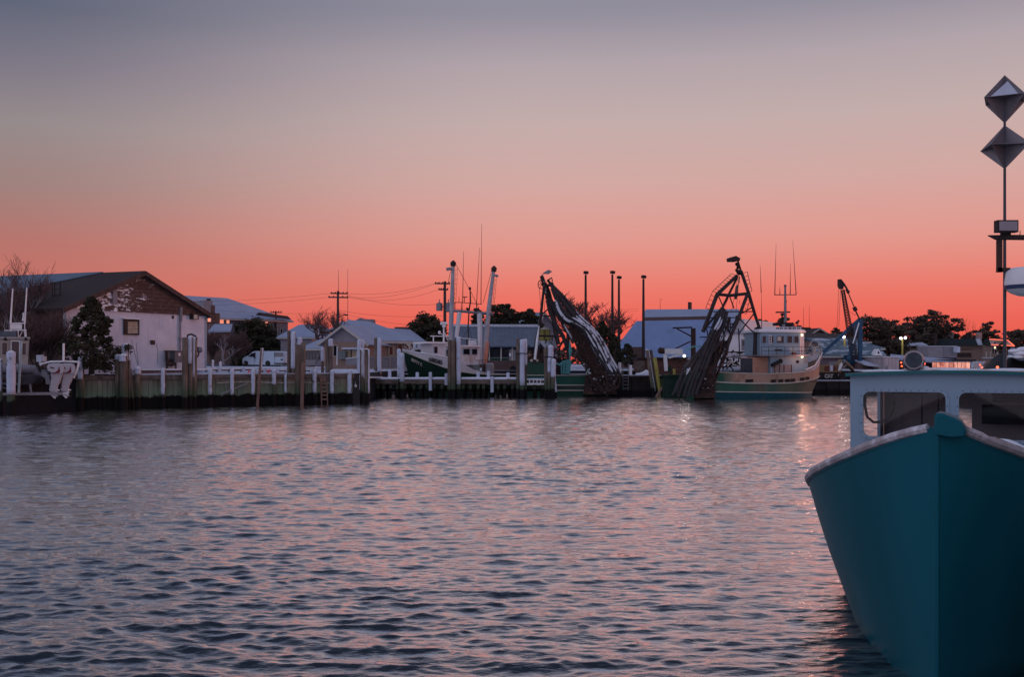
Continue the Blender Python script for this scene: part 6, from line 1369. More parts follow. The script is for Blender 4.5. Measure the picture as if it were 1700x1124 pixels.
    H = [([(909,498),(914,520),(924,541),(934,557),(941,575)],.15,0,0),
         ([(912,494),(920,510),(930,530),(943,536),(958,543),(971,556),(984,580),(996,603),(1006,621)],.16,-.35,1),
         ([(922,500),(926,516),(938,530),(954,538),(969,547),(983,568),(996,592),(1012,622)],.17,-.65,1),
         ([(917,478),(928,505),(942,524),(960,535),(976,548),(990,570),(1003,596),(1017,622)],.16,-.75,1),
         ([(914,470),(930,495),(948,518),(966,537),(982,550),(997,572),(1010,598),(1024,622)],.16,-.55,1),
         ([(916,474),(936,494),(950,512),(966,530),(984,547),(1001,570),(1016,600),(1031,623)],.15,-.30,1),
         ([(910,466),(926,486),(940,502),(952,522),(968,535),(988,549),(1004,572),(1018,605)],.10,.1,0),
         ([(905,470),(912,486),(916,505),(921,530),(924,552),(928,572)],.12,.2,0),
         ([(931,530),(938,545),(945,556),(952,570)],.12,-.2,2)]
    for pts, r_, o, sn in H:
        cv = curve(pts, o); mb = MB(); mb.tube(cv, r_, 8); hs = mb.build('hose', M_['hose'], root, smooth=True)
        if sn:
            q_ = cv[(2 if sn == 2 else 7):]; mb = MB(); mb.tube([p+Vector((.02,-.07,.07)) for p in q_], [r_*.3]+[r_*rnd.uniform(.5,.78) for _ in range(len(q_)-2)]+[r_*.3], 8); mb.build('hose_snow', M_['snowhose'], hs, smooth=True)
    cv = curve([(922,499),(928,516),(938,530),(948,536)], -.8); mb = MB(); mb.tube([p+Vector((0,-.03,.05)) for p in cv], [.05]+[.11]*(len(cv)-2)+[.05], 8); mb.build('hose_snow', M_['snowhose'], root, smooth=True)
    # aqua rope bundle
    for i in range(7):
        x = 933+i*2.2; mb = MB(); mb.tube([g(x+1.5,597+abs(i-4)*.5,-1.2), g(x+rnd.uniform(-1,1),608,-1.2), g(x-1+rnd.uniform(-1,1),621,-1.2)], .055, 5); mb.build('rope_hank', M_['rope'], root)
    mb = MB(); mb.tube([g(923,603,-1.1), g(929,606,-1.1), g(936,600,-1.1)], .09, 6); mb.tube([g(946,566,-1), g(947,583,-1), g(946,597,-1)], [.04,.14,.04], 7); mb.build('rope_hank', M_['rope'], root)
    mb = MB(); mb.beam(g(973,620,-1.1), g(979,612,-1.1), .25, .08); mb.build('loose_plate', simple('pale_aqua_plate', (.25,.42,.42), .6), root)
green_dredger()

def trawler():
    """green and white trawler, bow to the left"""
    bow = P(669.5,655,79.5); fr = BF(P(822,655,84).x, 84.2, math.atan2(79.8-84.2, P(676,0,79.8).x-P(822,0,84).x))
    # in this frame the camera side is on the left of the heading: use negative b through n flipped
    fr.n = -fr.n
    root = thing('trawler', 'green and white trawler numbered 688585 lying bow left behind the finger dock', 'fishing boat', fr.W(3.5,0,0))
    L0 = (Vector((bow.x, bow.y))-fr.c).dot(fr.u)
    def tt(px, b): return fr.t(px, b)
    T = [0,1.4,2.8,4.0,5.0,5.9,6.6,7.1,7.45]; B = [1.7,1.8,1.8,1.72,1.5,1.15,.75,.36,.03]
    SH = [1.50,1.52,1.62,1.80,2.12,2.52,2.88,3.16,3.36]; WB = [1.5,1.65,1.62,1.4,1.08,.7,.38,.14,.02]; WT = [0,1.4,2.8,3.9,4.8,5.55,6.1,6.4,6.55]
    k = (L0-.02)/7.45*1.0; T = [t*k for t in T]; WT = [t*k for t in WT]
    strip(fr, list(zip(WT,[w*.85 for w in WB],[-.5]*9)), list(zip(T,B,SH))).build('hull', M_['darkgreen'], root, smooth=True)
    BU = [1.62,1.64,1.95,2.70,2.98,3.15,3.26,3.38,3.52]
    strip(fr, list(zip(T,[b+.01 for b in B],[z+.02 for z in SH])), [(t+.04,b+.06,z) for t,b,z in zip(T,B,BU)]).build('bulwark', M_['rustwhite'], root, smooth=True)
    mb = MB()
    for s_ in (1,-1): mb.tube([fr.W(t,s_*(b+.04),z) for t,b,z in zip(T,B,SH)], .035, 6)
    mb.build('rub_rail', M_['offwhite'], root, smooth=True)
    mb = MB(); mb.tube([fr.W(t+.04,(b+.06),z) for t,b,z in zip(T[3:],B[3:],BU[3:])], .05, 6); mb.build('bulwark_snow', M_['snow'], root, smooth=True)
    mb = MB(); mb.prism([fr.W(t,b-.03,z-.05) for t,b,z in zip(T,B,SH)]+[fr.W(t,-b+.03,z-.05) for t,b,z in list(zip(T,B,SH))[::-1]], (0,0,.04)); mb.build('deck', M_['snow_thin'], root)
    mb = MB(); mb.prism([fr.W(0,1.7,-.5), fr.W(0,1.7,1.5), fr.W(0,-1.7,1.5), fr.W(0,-1.7,-.5)], fr.W(.1,0,0)-fr.W(0,0,0)); mb.build('transom', M_['darkgreen'], root)
    # registration number and name, set on the side
    def on_side(px0, py0, px1, py1, body, size, mat, lo, name):
        b = 1.0
        for _ in range(12):
            t = tt(px0, b); b = float(np.interp(t, T, B))+.08
        b1 = 1.0
        for _ in range(12):
            t1 = tt(px1, b1); b1 = float(np.interp(t1, T, B))+.08
        a = fr.P(px0, py0, b); c = fr.P(px1, py1, b1); x = (c-a); y = Vector((0,0,1))+Vector((fr.n.x,fr.n.y,0))*.12
        text(name, body, size, mat, root, a+Vector((fr.n.x,fr.n.y,0))*.05, x, y, .012, sx=.8 if lo else 1.0, bold=.012)
    on_side(711.2, 599.5, 728.5, 604.0, '688585', .46, M_['black'], 1, 'registration_number')
    on_side(682.5, 599, 696, 606, 'BETTY C', .30, M_['offwhite'], 1, 'bow_name')
    # wheelhouse
    hb = .95; pl = fr.plane(hb)
    def wbox(name, px0, px1, y0, y1, mat, b0=-hb, b1=hb):
        p = fr.plane(b1); a = p.P(px0,y1,0); b_ = p.P(px1,y1,0); c = p.P(px0,y0,0); nn = Vector((fr.n.x,fr.n.y,0))*(b1-b0)
        d = p.P(px1,y0,0); zt = (c.z+d.z)/2; zb_ = (a.z+b_.z)/2; mb = MB(); q = [Vector((a.x,a.y,zb_)), Vector((b_.x,b_.y,zb_)), Vector((b_.x,b_.y,zb_))-nn, Vector((a.x,a.y,zb_))-nn]
        mb.hexa(q+[v+Vector((0,0,zt-zb_)) for v in q]); return mb.build(name, M_[mat], root)
    wh = wbox('wheelhouse', 717.5, 745, 571, 603, 'rustwhite'); rf = wbox('wheelhouse_roof', 708, 746, 567.5, 570.6, 'white', -1.1, 1.1)
    wbox('aft_house', 744, 797, 576, 606, 'rustwhite', -.9, 1.0); wbox('boat_deck', 742, 799, 573.2, 575.8, 'white', -1.1, 1.15)
    class NP:  # plane facing the camera whatever the heading
        pass
    n3 = Vector((fr.n.x,fr.n.y,0))
    def win(px0,px1,y0,y1,b, name='window'):
        p = fr.plane(b); mb = MB(); a,b2,c,d = p.P(px0,y1,0), p.P(px1,y1,0), p.P(px1,y0,0), p.P(px0,y0,0); mb.prism([a+n3*.01,b2+n3*.01,c+n3*.01,d+n3*.01], n3*.03); w = mb.build(name, M_['cabin'], root)
        e = .13; cx = (a+b2+c+d)/4; mb = MB(); mb.prism([cx+(v-cx)*(1-e)+n3*.045 for v in (a,b2,c,d)], n3*.008); mb.build('pane', M_['glassdark'], w)
    for a in ((720.2,726.2,575,586.5,hb),(761,765,578.5,588.5,1.0),(768.3,780,578.8,588.8,1.0),(782.8,792.2,578.8,588.8,1.0),(740.5,743,580,590,hb)): win(*a)
    mb = MB(); p = fr.plane(hb); mb.tube([p.P(741,600,.0)+n3*.12+Vector((math.cos(a)*.0,0,0))+Vector((fr.u.x,fr.u.y,0))*math.cos(a)*.22+Vector((0,0,math.sin(a)*.4)) for a in [2*math.pi*i/14 for i in range(15)]], .07, 6); mb.build('life_ring', simple('dull_red_ring', (.16,.03,.03), .7), root, smooth=True)
    # rails, mast stack on roof
    mb = MB(); p0 = fr.plane(.8); mb.tube([p0.P(714.5,558,0), p0.P(745,558.5,0)], .045, 6)
    for x in (719.5,737): mb.tube([p0.P(x,558,0), p0.P(x,568,0)], .05, 6)
    for y in (561,): mb.tube([p0.P(764,y,0), p0.P(795,y+3.5,0)], .03, 5)
    for x in (764,779,795): mb.tube([p0.P(x,561,0), p0.P(x,574,0)], .03, 5)
    mb.build('roof_rail', M_['white'], root)
    mb = MB(); p0 = fr.plane(0); mb.tube([p0.P(736.5,570,0), p0.P(736.8,540,0)], [.07,.055], 7); mb.tube([p0.P(744,566,0), p0.P(738,552,0)], .035, 5); mb.tube([p0.P(732,537,0), p0.P(741.5,537,0)], .12, 8); mb.ball(p0.P(737,541.5,0), (.16,.16,.13), 8, 6); mb.ball(p0.P(729.5,552,0), (.11,.11,.15), 8, 6); mb.tube([p0.P(729.5,553,0), p0.P(736,556,0)], .03, 5); mb.build('radar_post', M_['white'], root, smooth=True)
    mb = MB(); p0 = fr.plane(.3); mb.tube([p0.P(777,571,0), p0.P(789,570.5,0)], [.27,.27], 12); mb.build('life_raft', M_['rustwhite'], root, smooth=True)
    mb = MB(); mb.beam(p0.P(775,573,0), p0.P(775,563,0), .12, .12); mb.beam(p0.P(790,573,0), p0.P(790,566,0), .1, .1); mb.build('raft_cradle', M_['rust'], root)
    # two tall outrigger booms stowed upright, gantry between them
    D = 83; g = lambda x, y, o=0: P(x, y, D+o)
    for (top, mid, bot, lb) in (((752.5,434),(749.6,517),(747,602)),((820.2,443),(811,517),(803,606))) if False else (((752.5,434),(749.6,517),(747,602),'left'),((820.2,443),(811,517),(803,606),'right')):
        mb = MB(); mb.tube([g(*bot), g(*mid), g(*top)], [.21,.19,.13], 9); bm_ = mb.build('outrigger', simple('grey_white_outrigger_'+lb, (.34,.35,.40), .55, var=.2, c2=(.5,.48,.5), amt=(.5,.7)), root, smooth=True)
        if lb == 'right': mb = MB(); mb.tube([g(804,603,-.02), g(806,585,-.02), g(808,568,-.02)], [.21,.215,.20], 9); mb.build('orange_lit_foot', simple('painted_salmon_light', (.62,.27,.20), .6, var=.2), bm_, smooth=True)  # low warm light on the boom foot, painted as a salmon sleeve
        mb = MB(); mb.tube([g(top[0]-.6,top[1]+8), g(top[0],top[1]+2), g(top[0],top[1]-2)], [.2,.24,.05], 8); mb.build('boom_cap', M_['darksteel'], bm_, smooth=True)
    mb = MB(); mb.box(g(745,446.5), (.40,.3,.22), ry=-.2); mb.beam(g(745,447), g(752,449), .08, .08); mb.build('work_light', M_['steel'], root)
    mb = MB(); mb.box(g(824.5,458), (.26,.25,.2), ry=.4); mb.beam(g(819,457), g(825,457), .08, .08); mb.beam(g(814,456.5), g(819,456.5), .03, .03); mb.build('work_light', M_['steel'], root)
    mb = MB(); mb.tube([g(740,516), g(765,516.5), g(793,519.5)], .11, 7); mb.tube([g(793,519), g(818,521.5)], .13, 7); mb.build('gantry_beam', M_['steel'], root, smooth=True)
    for a, b in (((763,518),(757.5,560)),((796.3,520),(797.5,575)),((797.5,575),(797.5,604))): mb = MB(); mb.tube([g(*a), g(*b)], [.19,.16] if a[0] < 790 else [.22,.2], 8); mb.build('gantry_post', M_['rustwhite'], root, smooth=True)
    mb = MB(); mb.tube([g(755,502), g(767,502.3), g(800,505)], .03, 5); mb.tube([g(755,502), g(754,516)], .025, 5); mb.tube([g(767.5,502), g(767.5,516)], .02, 5); mb.tube([g(762,493), g(762,502)], .02, 5); mb.tube([g(768,493.2), g(776,493.2)], .04, 5); mb.tube([g(771,493), g(771,502)], .03, 5); mb.build('aerial_frame', M_['darksteel'], root)
    mb = MB(); mb.tube([g(780.5,480), g(781,500), g(778.5,518), g(777,545), g(779,573)], [.055,.07,.06,.06,.07], 6); mb.ball(g(780,479), (.12,.12,.14), 7, 5); mb.build('centre_mast', M_['darksteel'], root, smooth=True)
    for a, b in (((768,502),(769.7,417)),((790.5,517),(796.2,411)),((798.5,505),(799.7,372)),((766,516),(766,500))): mb = MB(); mb.tube([g(*a), g(*b)], [.035,.012], 5); mb.build('whip_antenna', M_['darksteel'], root)
    for c in ((776,513),(788.5,514)): mb = MB(); mb.box(g(*c), (.22,.22,.2), ry=.4); mb.tube([g(c[0],c[1]), g(c[0]+1,517)], .05, 5); mb.build('flood_lamp', M_['black'], root)
    mb = MB(); rr = random.Random(4)
    for a, b in (((755,435),(783,487)),((783,487),(799,520)),((817,446),(802,503)),((748,450),(744,470)),((762,571),(778,545)),((779,545),(787,573))): mb.tube([g(*a), g(*b)], .018, 4)
    mb.build('stay_wire', M_['darksteel'], root)
    def lad(x0,y0,x1,y1,w):
        mb = MB(); a, b = g(x0,y0), g(x1,y1); o = Vector((w,0,0)); mb.tube([a,b], .012, 4); mb.tube([a+o,b+o], .012, 4); n = int((b-a).length/.35)
        for i in range(n): q = a.lerp(b,(i+.5)/n); mb.tube([q,q+o], .012, 4)
        mb.build('mast_ladder', M_['darksteel'], root)
    lad(757,444,753,515,.14); lad(822,462,817,520,.12); lad(809,568,806,603,.2)
    # foredeck gear: anchor, windlass
    p0 = fr.plane(.4); mb = MB(); mb.beam(p0.P(671,567,0), p0.P(681,577,0), .09, .09); mb.tube([p0.P(681,577,0), p0.P(697,583,0)], .05, 6); mb.tube([p0.P(672,575,0), p0.P(678,581,0)], .04, 6); mb.beam(p0.P(680,570,0), p0.P(680,581,0), .14, .08); mb.build('bow_roller', M_['offwhite'], root)
    mb = MB(); mb.tube([p0.P(684,586,0.4), p0.P(697,591,0.4)], .10, 7); mb.tube([p0.P(686,583,.2), p0.P(685,590,.2)], .06, 6); mb.ball(p0.P(694,583,0), (.22,.2,.16), 8, 6); mb.build('anchor', M_['darksteel'], root, smooth=True)
    mb = MB(); mb.ball(p0.P(690,581.5,.3), (.35,.25,.12), 10, 6); mb.ball(p0.P(701,586,.1), (.22,.2,.12), 10, 6); mb.build('foredeck_snow', M_['snow'], root, smooth=True)
    mb = MB(); mb.pbox(fr.plane(0.0), 704, 716, 583, 587.5, -.4, .4); mb.build('foredeck_hatch', M_['white'], root)
    # working deck gear aft
    D2 = 82; p = Plane(740, D2, 880, D2)
    mb = MB(); mb.pbox(p, 777, 796, 605.5, 622, -.9, 0); mb.build('fish_box', simple('grey_fish_box', (.17,.19,.20), .6), root)
    mb = MB(); mb.pbox(p, 764, 776.5, 604, 618, -.8, -.1); mb.build('fish_box', simple('rusty_pink_box', (.22,.15,.15), .7), root)
    mb = MB(); mb.tube([p.P(801,612,-.5), p.P(806,612.5,-.5)], .38, 12); mb.build('net_drum', M_['rust'], root, smooth=True)
    mb = MB(); mb.tube([p.P(813,622,-.3), p.P(813,605,-.3), p.P(813,602.5,-.3)], [.36,.36,.2], 12); mb.build('tank', simple('pale_rusty_tank', (.30,.28,.31), .6, var=.3), root, smooth=True)
    mb = MB(); mb.tube([p.P(763,598,0), p.P(808,598,0)], .022, 5)
    for x in (764,774,785,796,806): mb.tube([p.P(x,598,0), p.P(x,620,0)], .022, 5)
    mb.build('aft_rail', M_['fleshwood'], root)
trawler()

def ribboat():
    """aluminium cabin boat with twin outboards hung in a boat lift at the left"""
    pl = Plane(-40, 50.9, 130, 52.9); root = thing('cabin_boat', 'cabin boat with grey collar hanging in the boat lift at far left', 'boat', pl.P(20,650))
    g = lambda x, y, o=0: pl.P(x, y, o)
    gr = simple('grey_boat_collar', (.10,.10,.12), .6, var=.25)
    mb = MB(); rows = []
    for x, yt, yb, o in ((-45,612,640,0),(0,610,640,.1),(30,609,639,.15),(52,609,638,.15),(62,611,634,.1),(70,620,632,0)):
        rows.append([g(x,yt-1,-2.2), g(x,yt,-.1), g(x,(yt+yb)/2,o+.25), g(x,yb,o), g(x,yb+4,-.9), g(x,yb,-2.0), g(x,yt-1,-2.2)])
    mb.grid(rows); mb.add(rows[-1][:-1], [(0,1,2,3,4,5)]); mb.build('hull', gr, root, smooth=True)
    mb = MB(); mb.pbox(pl, -40, 36, 628, 633, -.2, .40); mb.build('collar_strip', M_['darksteel'], root)
    mb = MB(); mb.tube([g(-40,613,.2), g(30,612,.35), g(56,613,.3), g(64,622,.15)], [.2,.24,.22,.12], 10); mb.build('collar_tube', simple('pale_grey_collar', (.24,.24,.28), .6), root, smooth=True)
    # cabin
    wm = simple('cream_aluminium_cabin', (.36,.33,.31), .5, var=.15)
    mb = MB(); mb.hexa([g(-45,612,-.4), g(46,611,-.4), g(46,611,-2.0), g(-45,612,-2.0), g(-45,562,-.4), g(48.5,563,-.4), g(48.5,563,-2.0), g(-45,562,-2.0)]); cb = mb.build('cabin', wm, root)
    mb = MB(); mb.pbox(pl, -45, 50, 559, 562.5, -2.1, -.3); mb.build('cabin_roof', wm, cb)
    for a in ((3.5,12,569,589),(37,43,570,589),(-20,-4,569,589)): window(cb, pl, *a, o=-.37, fr='offwhite', fw=.8)
    mb = MB(); mb.pbox(pl, 18, 33, 565.5, 611, -.4, -.36); dr = mb.build('cabin_door', M_['white'], root); mb = MB(); mb.pbox(pl, 19.3, 31.5, 567, 610, -.36, -.345); mb.build('door_glass', M_['glassdark'], dr)
    # second tone: window guards (vertical bars), roof gear
    mb = MB(); mb.pbox(pl, -5, 4, 550, 559, -1.6, -.8); mb.pbox(pl, 4, 27, 550, 558.8, -1.4, -.6); mb.build('roof_hatch', simple('blue_grey_roof_box', (.10,.13,.17), .5), root)
    mb = MB(); mb.tube([g(7,549,-.7), g(44,548,-.7)], .03, 6); mb.tube([g(17,537,-.7), g(41,536.5,-.7)], .035, 6)
    for x, y in ((17.3,537),(41,537),(19,548),(30,548),(43,548)): mb.tube([g(x,y,-.7), g(x+.5,560,-.7)], .025, 5)
    mb.tube([g(32,560,-.7), g(38,548,-.7), g(44,560,-.7)], .02, 5)
    mb.build('roof_rack', M_['white'], root)
    mb = MB(); mb.pbox(pl, 17.3, 36.5, 538, 546.5, -1.2, -.7); mb.build('radar_box', M_['white'], root)
    for a, b in (((17.5,537),(21.3,479)),((41,537),(44.6,478)),((38,533),(39,521)),((38.6,521),(39,519))): mb = MB(); mb.tube([g(*a,-.7), g(*b,-.7)], [.045,.03], 6); mb.build('whip_antenna', M_['white'], root)
    for x in (8.5,42.5): mb = MB(); mb.tube([g(x-1,565,-.3), g(x,562,-.3), g(x+2,565,-.3)], [.06,.10,.06], 8); mb.build('deck_lamp', M_['black'], root, smooth=True)
    mb = MB(); mb.box(g(66.5,595,-.6), (.26,.3,.35)); mb.box(g(72.5,596,-.6), (.18,.3,.25)); mb.beam(g(67,598,-.5), g(66.8,607,-.5), .10, .10); mb.build('stern_seat', M_['snow_thin'], root)
    mb = MB(); mb.tube([g(60,612,-.1), g(70,604,.1), g(84,600.5,.2), g(110,600,.3), g(131,601,.3)], .05, 7); mb.tube([g(131,601,.3), g(128,614,.3), g(122,628,.2)], .05, 7); mb.build('stern_rail', M_['white'], root, smooth=True)
    mb = MB(); mb.beam(g(60,611,-.1), g(78,628,.1), .35, .5); mb.build('transom_bracket', M_['darksteel'], root)
    mb = MB(); mb.hexa([g(28,609,.2), g(60,611,.2), g(60,611,-1), g(28,609,-1), g(34,606,.2), g(58,607,.2), g(58,607,-1), g(34,606,-1)]); mb.build('aft_deck', M_['snow_thin'], root)
    # outboards
    def motor():
        m = thing('outboard_motor', 'nearer left one of the two white outboard motors with red cowl stripe', 'outboard motor', g(92,660,.5), 'twin outboard motors tilted over the bulkhead')
        mb = MB(); prof = [(78,608.5),(80.5,604.5),(88,603),(99,603),(104,604.5),(106.5,610),(106,617),(103.5,621),(93,620.5),(84,619),(79,616)]
        A = [g(x,y,.66) for x,y in prof]; c = sum(A, Vector())/len(A); n3 = Vector((pl.n.x,pl.n.y,0)); m_ = [c+(p-c)*.9+n3*.12 for p in A]; Bk = [p-n3*.42 for p in A]; Bb = [c+(p-c)*.9-n3*.52 for p in A]
        k = len(A); mb.v = m_+A+Bk+Bb; 
        for r_ in range(3): mb.f += [(r_*k+i, r_*k+(i+1)%k, (r_+1)*k+(i+1)%k, (r_+1)*k+i) for i in range(k)]
        mb.f += [tuple(range(k)), tuple(range(3*k,4*k))]; mb.build('cowl', M_['postsnow'] if False else simple('motor_white', (.46,.47,.52), .4, var=.1, bump=0), m, smooth=True)
        mb = MB(); mb.prism([g(x,y,.79) for x,y in ((86,620.6),(98,619.5),(97,614),(92,618),(86,619.3))], n3*-.02); mb.prism([g(x,y,.80) for x,y in ((97.6,619),(100,617),(98.4,608),(96.6,613))], n3*-.03); mb.build('cowl_stripe', M_['red'], m)
        mb = MB(); mb.tube([g(83,609.5,.80), g(90,611.5,.80)], .025, 5); mb.build('cowl_lettering', M_['darksteel'], m)
        mb = MB(); rows = []
        for x0, x1, y, w in ((83,104.5,620,.24),(84,103,627,.20),(82,100,635,.15),(82,96.5,641,.11),(82,96,646,.10),(83,95,651,.08)):
            rows.append([g(x0,y,.45), g(x0+2,y,.45+w), g(x1-2,y,.45+w), g(x1,y,.45), g(x1-2,y,.45-w), g(x0+2,y,.45-w), g(x0,y,.45)])
        mb.grid(rows); mb.build('midsection', bpy.data.materials['motor_white'], m, smooth=True)
        mb = MB(); mb.prism([g(x,y,.52) for x,y in ((82,645.5),(99,647),(99.5,649),(82,648.5))], n3*-.16); mb.build('cavitation_plate', M_['white'], m)
        mb = MB(); mb.tube([g(83,654,.45), g(96,654.5,.45)], [.06,.15], 8); mb.prism([g(x,y,.48) for x,y in ((83,655),(92,656),(93,661.5),(90,662))], n3*-.06); mb.build('gearcase', M_['white'], m, smooth=True)
        mb = MB(); c = g(97,655,.45); 
        for a in (0,2.1,4.2): mb.hexa([c+Vector((-.04,math.sin(a)*.02,math.cos(a)*.02)), c+Vector((.04,math.sin(a)*.02,math.cos(a)*.02)), c+Vector((.05,math.sin(a+.5)*.17,math.cos(a+.5)*.17)), c+Vector((0,math.sin(a+.5)*.17,math.cos(a+.5)*.17)), c+Vector((-.02,math.sin(a+.6)*.04,math.cos(a+.6)*.04)), c+Vector((.06,math.sin(a+.6)*.04,math.cos(a+.6)*.04)), c+Vector((.07,math.sin(a+1)*.17,math.cos(a+1)*.17)), c+Vector((.02,math.sin(a+1)*.17,math.cos(a+1)*.17))])
        mb.build('propeller', M_['darksteel'], m)
        mb = MB(); mb.beam(g(80,624,.45), g(70,618,.2), .22, .3); mb.beam(g(79,622,.5), g(81,638,.5), .20, .2); mb.build('mount_bracket', M_['steel'], m)
        return m
    m = motor(); sh = pl.pt(pl.t(111),0,.2)-pl.pt(pl.t(92),0,.5); dup(m, m.location+Vector((sh.x,sh.y,0)), 'farther right one of the two white outboard motors with red cowl stripe')
    mb = MB(); mb.tube([g(105.5,600,.5), g(105.8,570,.5)], .055, 7); mb.build('guide_pole', M_['white'], label='thin white guide pole rising between the two motors', cat='pole', smooth=True, loc=g(105.5,600,.5))
    # boat lift
    lf = thing('boat_lift', 'pale boat lift cradle beams under the cabin boat', 'boat lift', pl.P(30,655))
    mb = MB(); p2 = Plane(-60, 49.9, 110, 51.6); mb.pbox(p2, -60, 104, 652, 656.5, -.2, 0); mb.build('beam', M_['deckwood'], lf)
    for x in (0,31,50): mb = MB(); mb.beam(p2.P(x,638,-.1), p2.P(x+2,654,-.1), .08, .08); mb.build('upright', M_['steel'], lf)
    mb = MB(); mb.beam(p2.P(-2,640,0), p2.P(16,648,0), .05, .05); mb.tube([p2.P(0,637,0), p2.P(30,637.5,0)], .03, 5); mb.build('strut', M_['steel'], lf)
    mb = MB(); mb.beam(p2.P(31,652,.1), p2.P(36,566,.3), .09, .06); mb.build('guide_post', simple('pale_aqua_guide_post', (.40,.50,.52), .6), lf)
    mb = MB(); q = p2.P(18.5,604,1.0); mb.tube([q+Vector((math.cos(a)*.24, math.sin(a)*.2, .03*math.sin(3*a))) for a in [2*math.pi*i/14 for i in range(15)]], .03, 5); mb.build('chain_wrap', M_['steel'], lf)
ribboat()
# ------------------------------------------------------------ van
def van():
    pl = Plane(402, 136, 471, 133.5); z0 = 2.03; n3 = Vector((pl.n.x,pl.n.y,0)); g = pl.P; k = z0
    root = thing('panel_van', 'white panel van parked before the dark cedars', 'van', pl.P(437,608,-1))
    W = 1.9; wm = simple('dull_white_van_paint', (.42,.52,.62), .4, var=.08, bump=.02)
    prof = [(402.6,603),(402.4,598),(403.2,594.5),(407,592),(411,590.5),(416,585.6),(419,583.6),(424,582.8),(463,583),(467.5,583.8),(469.5,586.5),(470.6,594),(470.6,604),(468,605.8),(463,606),(404,605.5)]
    A = [g(x,y,0) for x,y in prof]; m = len(A); ins = []
    for (x,y), p in zip(prof, A): ins.append(p-n3*0)
    mb = MB(); f = lambda sh: [p-n3*sh for p in A]
    top = [p-n3*(.16 if y < 592 else 0) for (x,y), p in zip(prof, A)]; topb = [p-n3*(W-(.16 if y < 592 else 0)) for (x,y), p in zip(prof, A)]
    mb.v = top+topb; mb.f = [tuple(range(m)), tuple(range(m,2*m))]+[(i,(i+1)%m,(i+1)%m+m,i+m) for i in range(m)]; mb.build('body', wm, root, smooth=True)
    mb = MB(); mb.prism([g(x,y,.02)-n3*(.12 if y < 592 else 0) for x,y in ((411.8,592),(417,586.4),(422.3,585.8),(422.3,592.3))], -n3*.04); mb.build('side_window', M_['glassdark'], root)
    mb = MB(); mb.prism([g(x,y,.02)-n3*(.12 if y < 590 else .02) for x,y in ((456,585),(469,585.8),(470,592.5),(456,592.3))], -n3*.04); mb.build('rear_side_window', simple('pinkish_van_glass', (.20,.19,.20), .2), root)
    mb = MB(); mb.prism([g(470.9,586.5,-.3), g(471.3,592.8,-.3), g(471.3,592.8,-1.6), g(470.9,586.5,-1.6)], (.03,0,0)); mb.build('rear_window', M_['glassdark'], root)
    for x in (422.8,436,455.6): mb = MB(); mb.pbox(pl, x-.15, x+.15, 585, 604.5, -.16, .006); mb.build('door_seam', M_['darksteel'], root)
    mb = MB(); mb.pbox(pl, 420.8, 422.2, 591.5, 594.2, 0, .18); mb.build('wing_mirror', M_['black'], root)
    mb = MB(); mb.pbox(pl, 465.8, 469.8, 596, 598.2, 0, .02); mb.build('tail_light', M_['darksteel'], root)
    mb = MB(); mb.pbox(pl, 455, 471.3, 602.6, 604.6, -W, .04); mb.build('rear_bumper', M_['darksteel'], root)
    mb = MB(); mb.pbox(pl, 401.8, 406, 601, 604.2, -W, .04); mb.build('front_bumper', M_['greywall'], root)
    for x, o in ((407.8,.02),(444.5,.02),(407.8,-W+.25),(459,-W+.3)):
        c = g(x,0,o); zc = z0+.33; c = Vector((c.x,c.y,zc)); mb = MB(); mb.tube([c, c-n3*.24], [.35,.35], 18); w = mb.build('wheel', M_['black'], root, smooth=True)
        mb = MB(); mb.tube([c+n3*.005, c+n3*.012], [.19,.17], 14); mb.build('rim', M_['darksteel'], w, smooth=True)
    for x in (407.8,444.5):
        c = g(x,0,.012); mb = MB(); mb.prism([Vector((c.x,c.y,z0+.33))+Vector((pl.u.x,pl.u.y,0))*math.cos(a)*.42+Vector((0,0,math.sin(a)*.42)) for a in [math.pi*i/12-.1 for i in range(13)]], n3*-.01); mb.build('wheel_arch', M_['black'], root)
van()
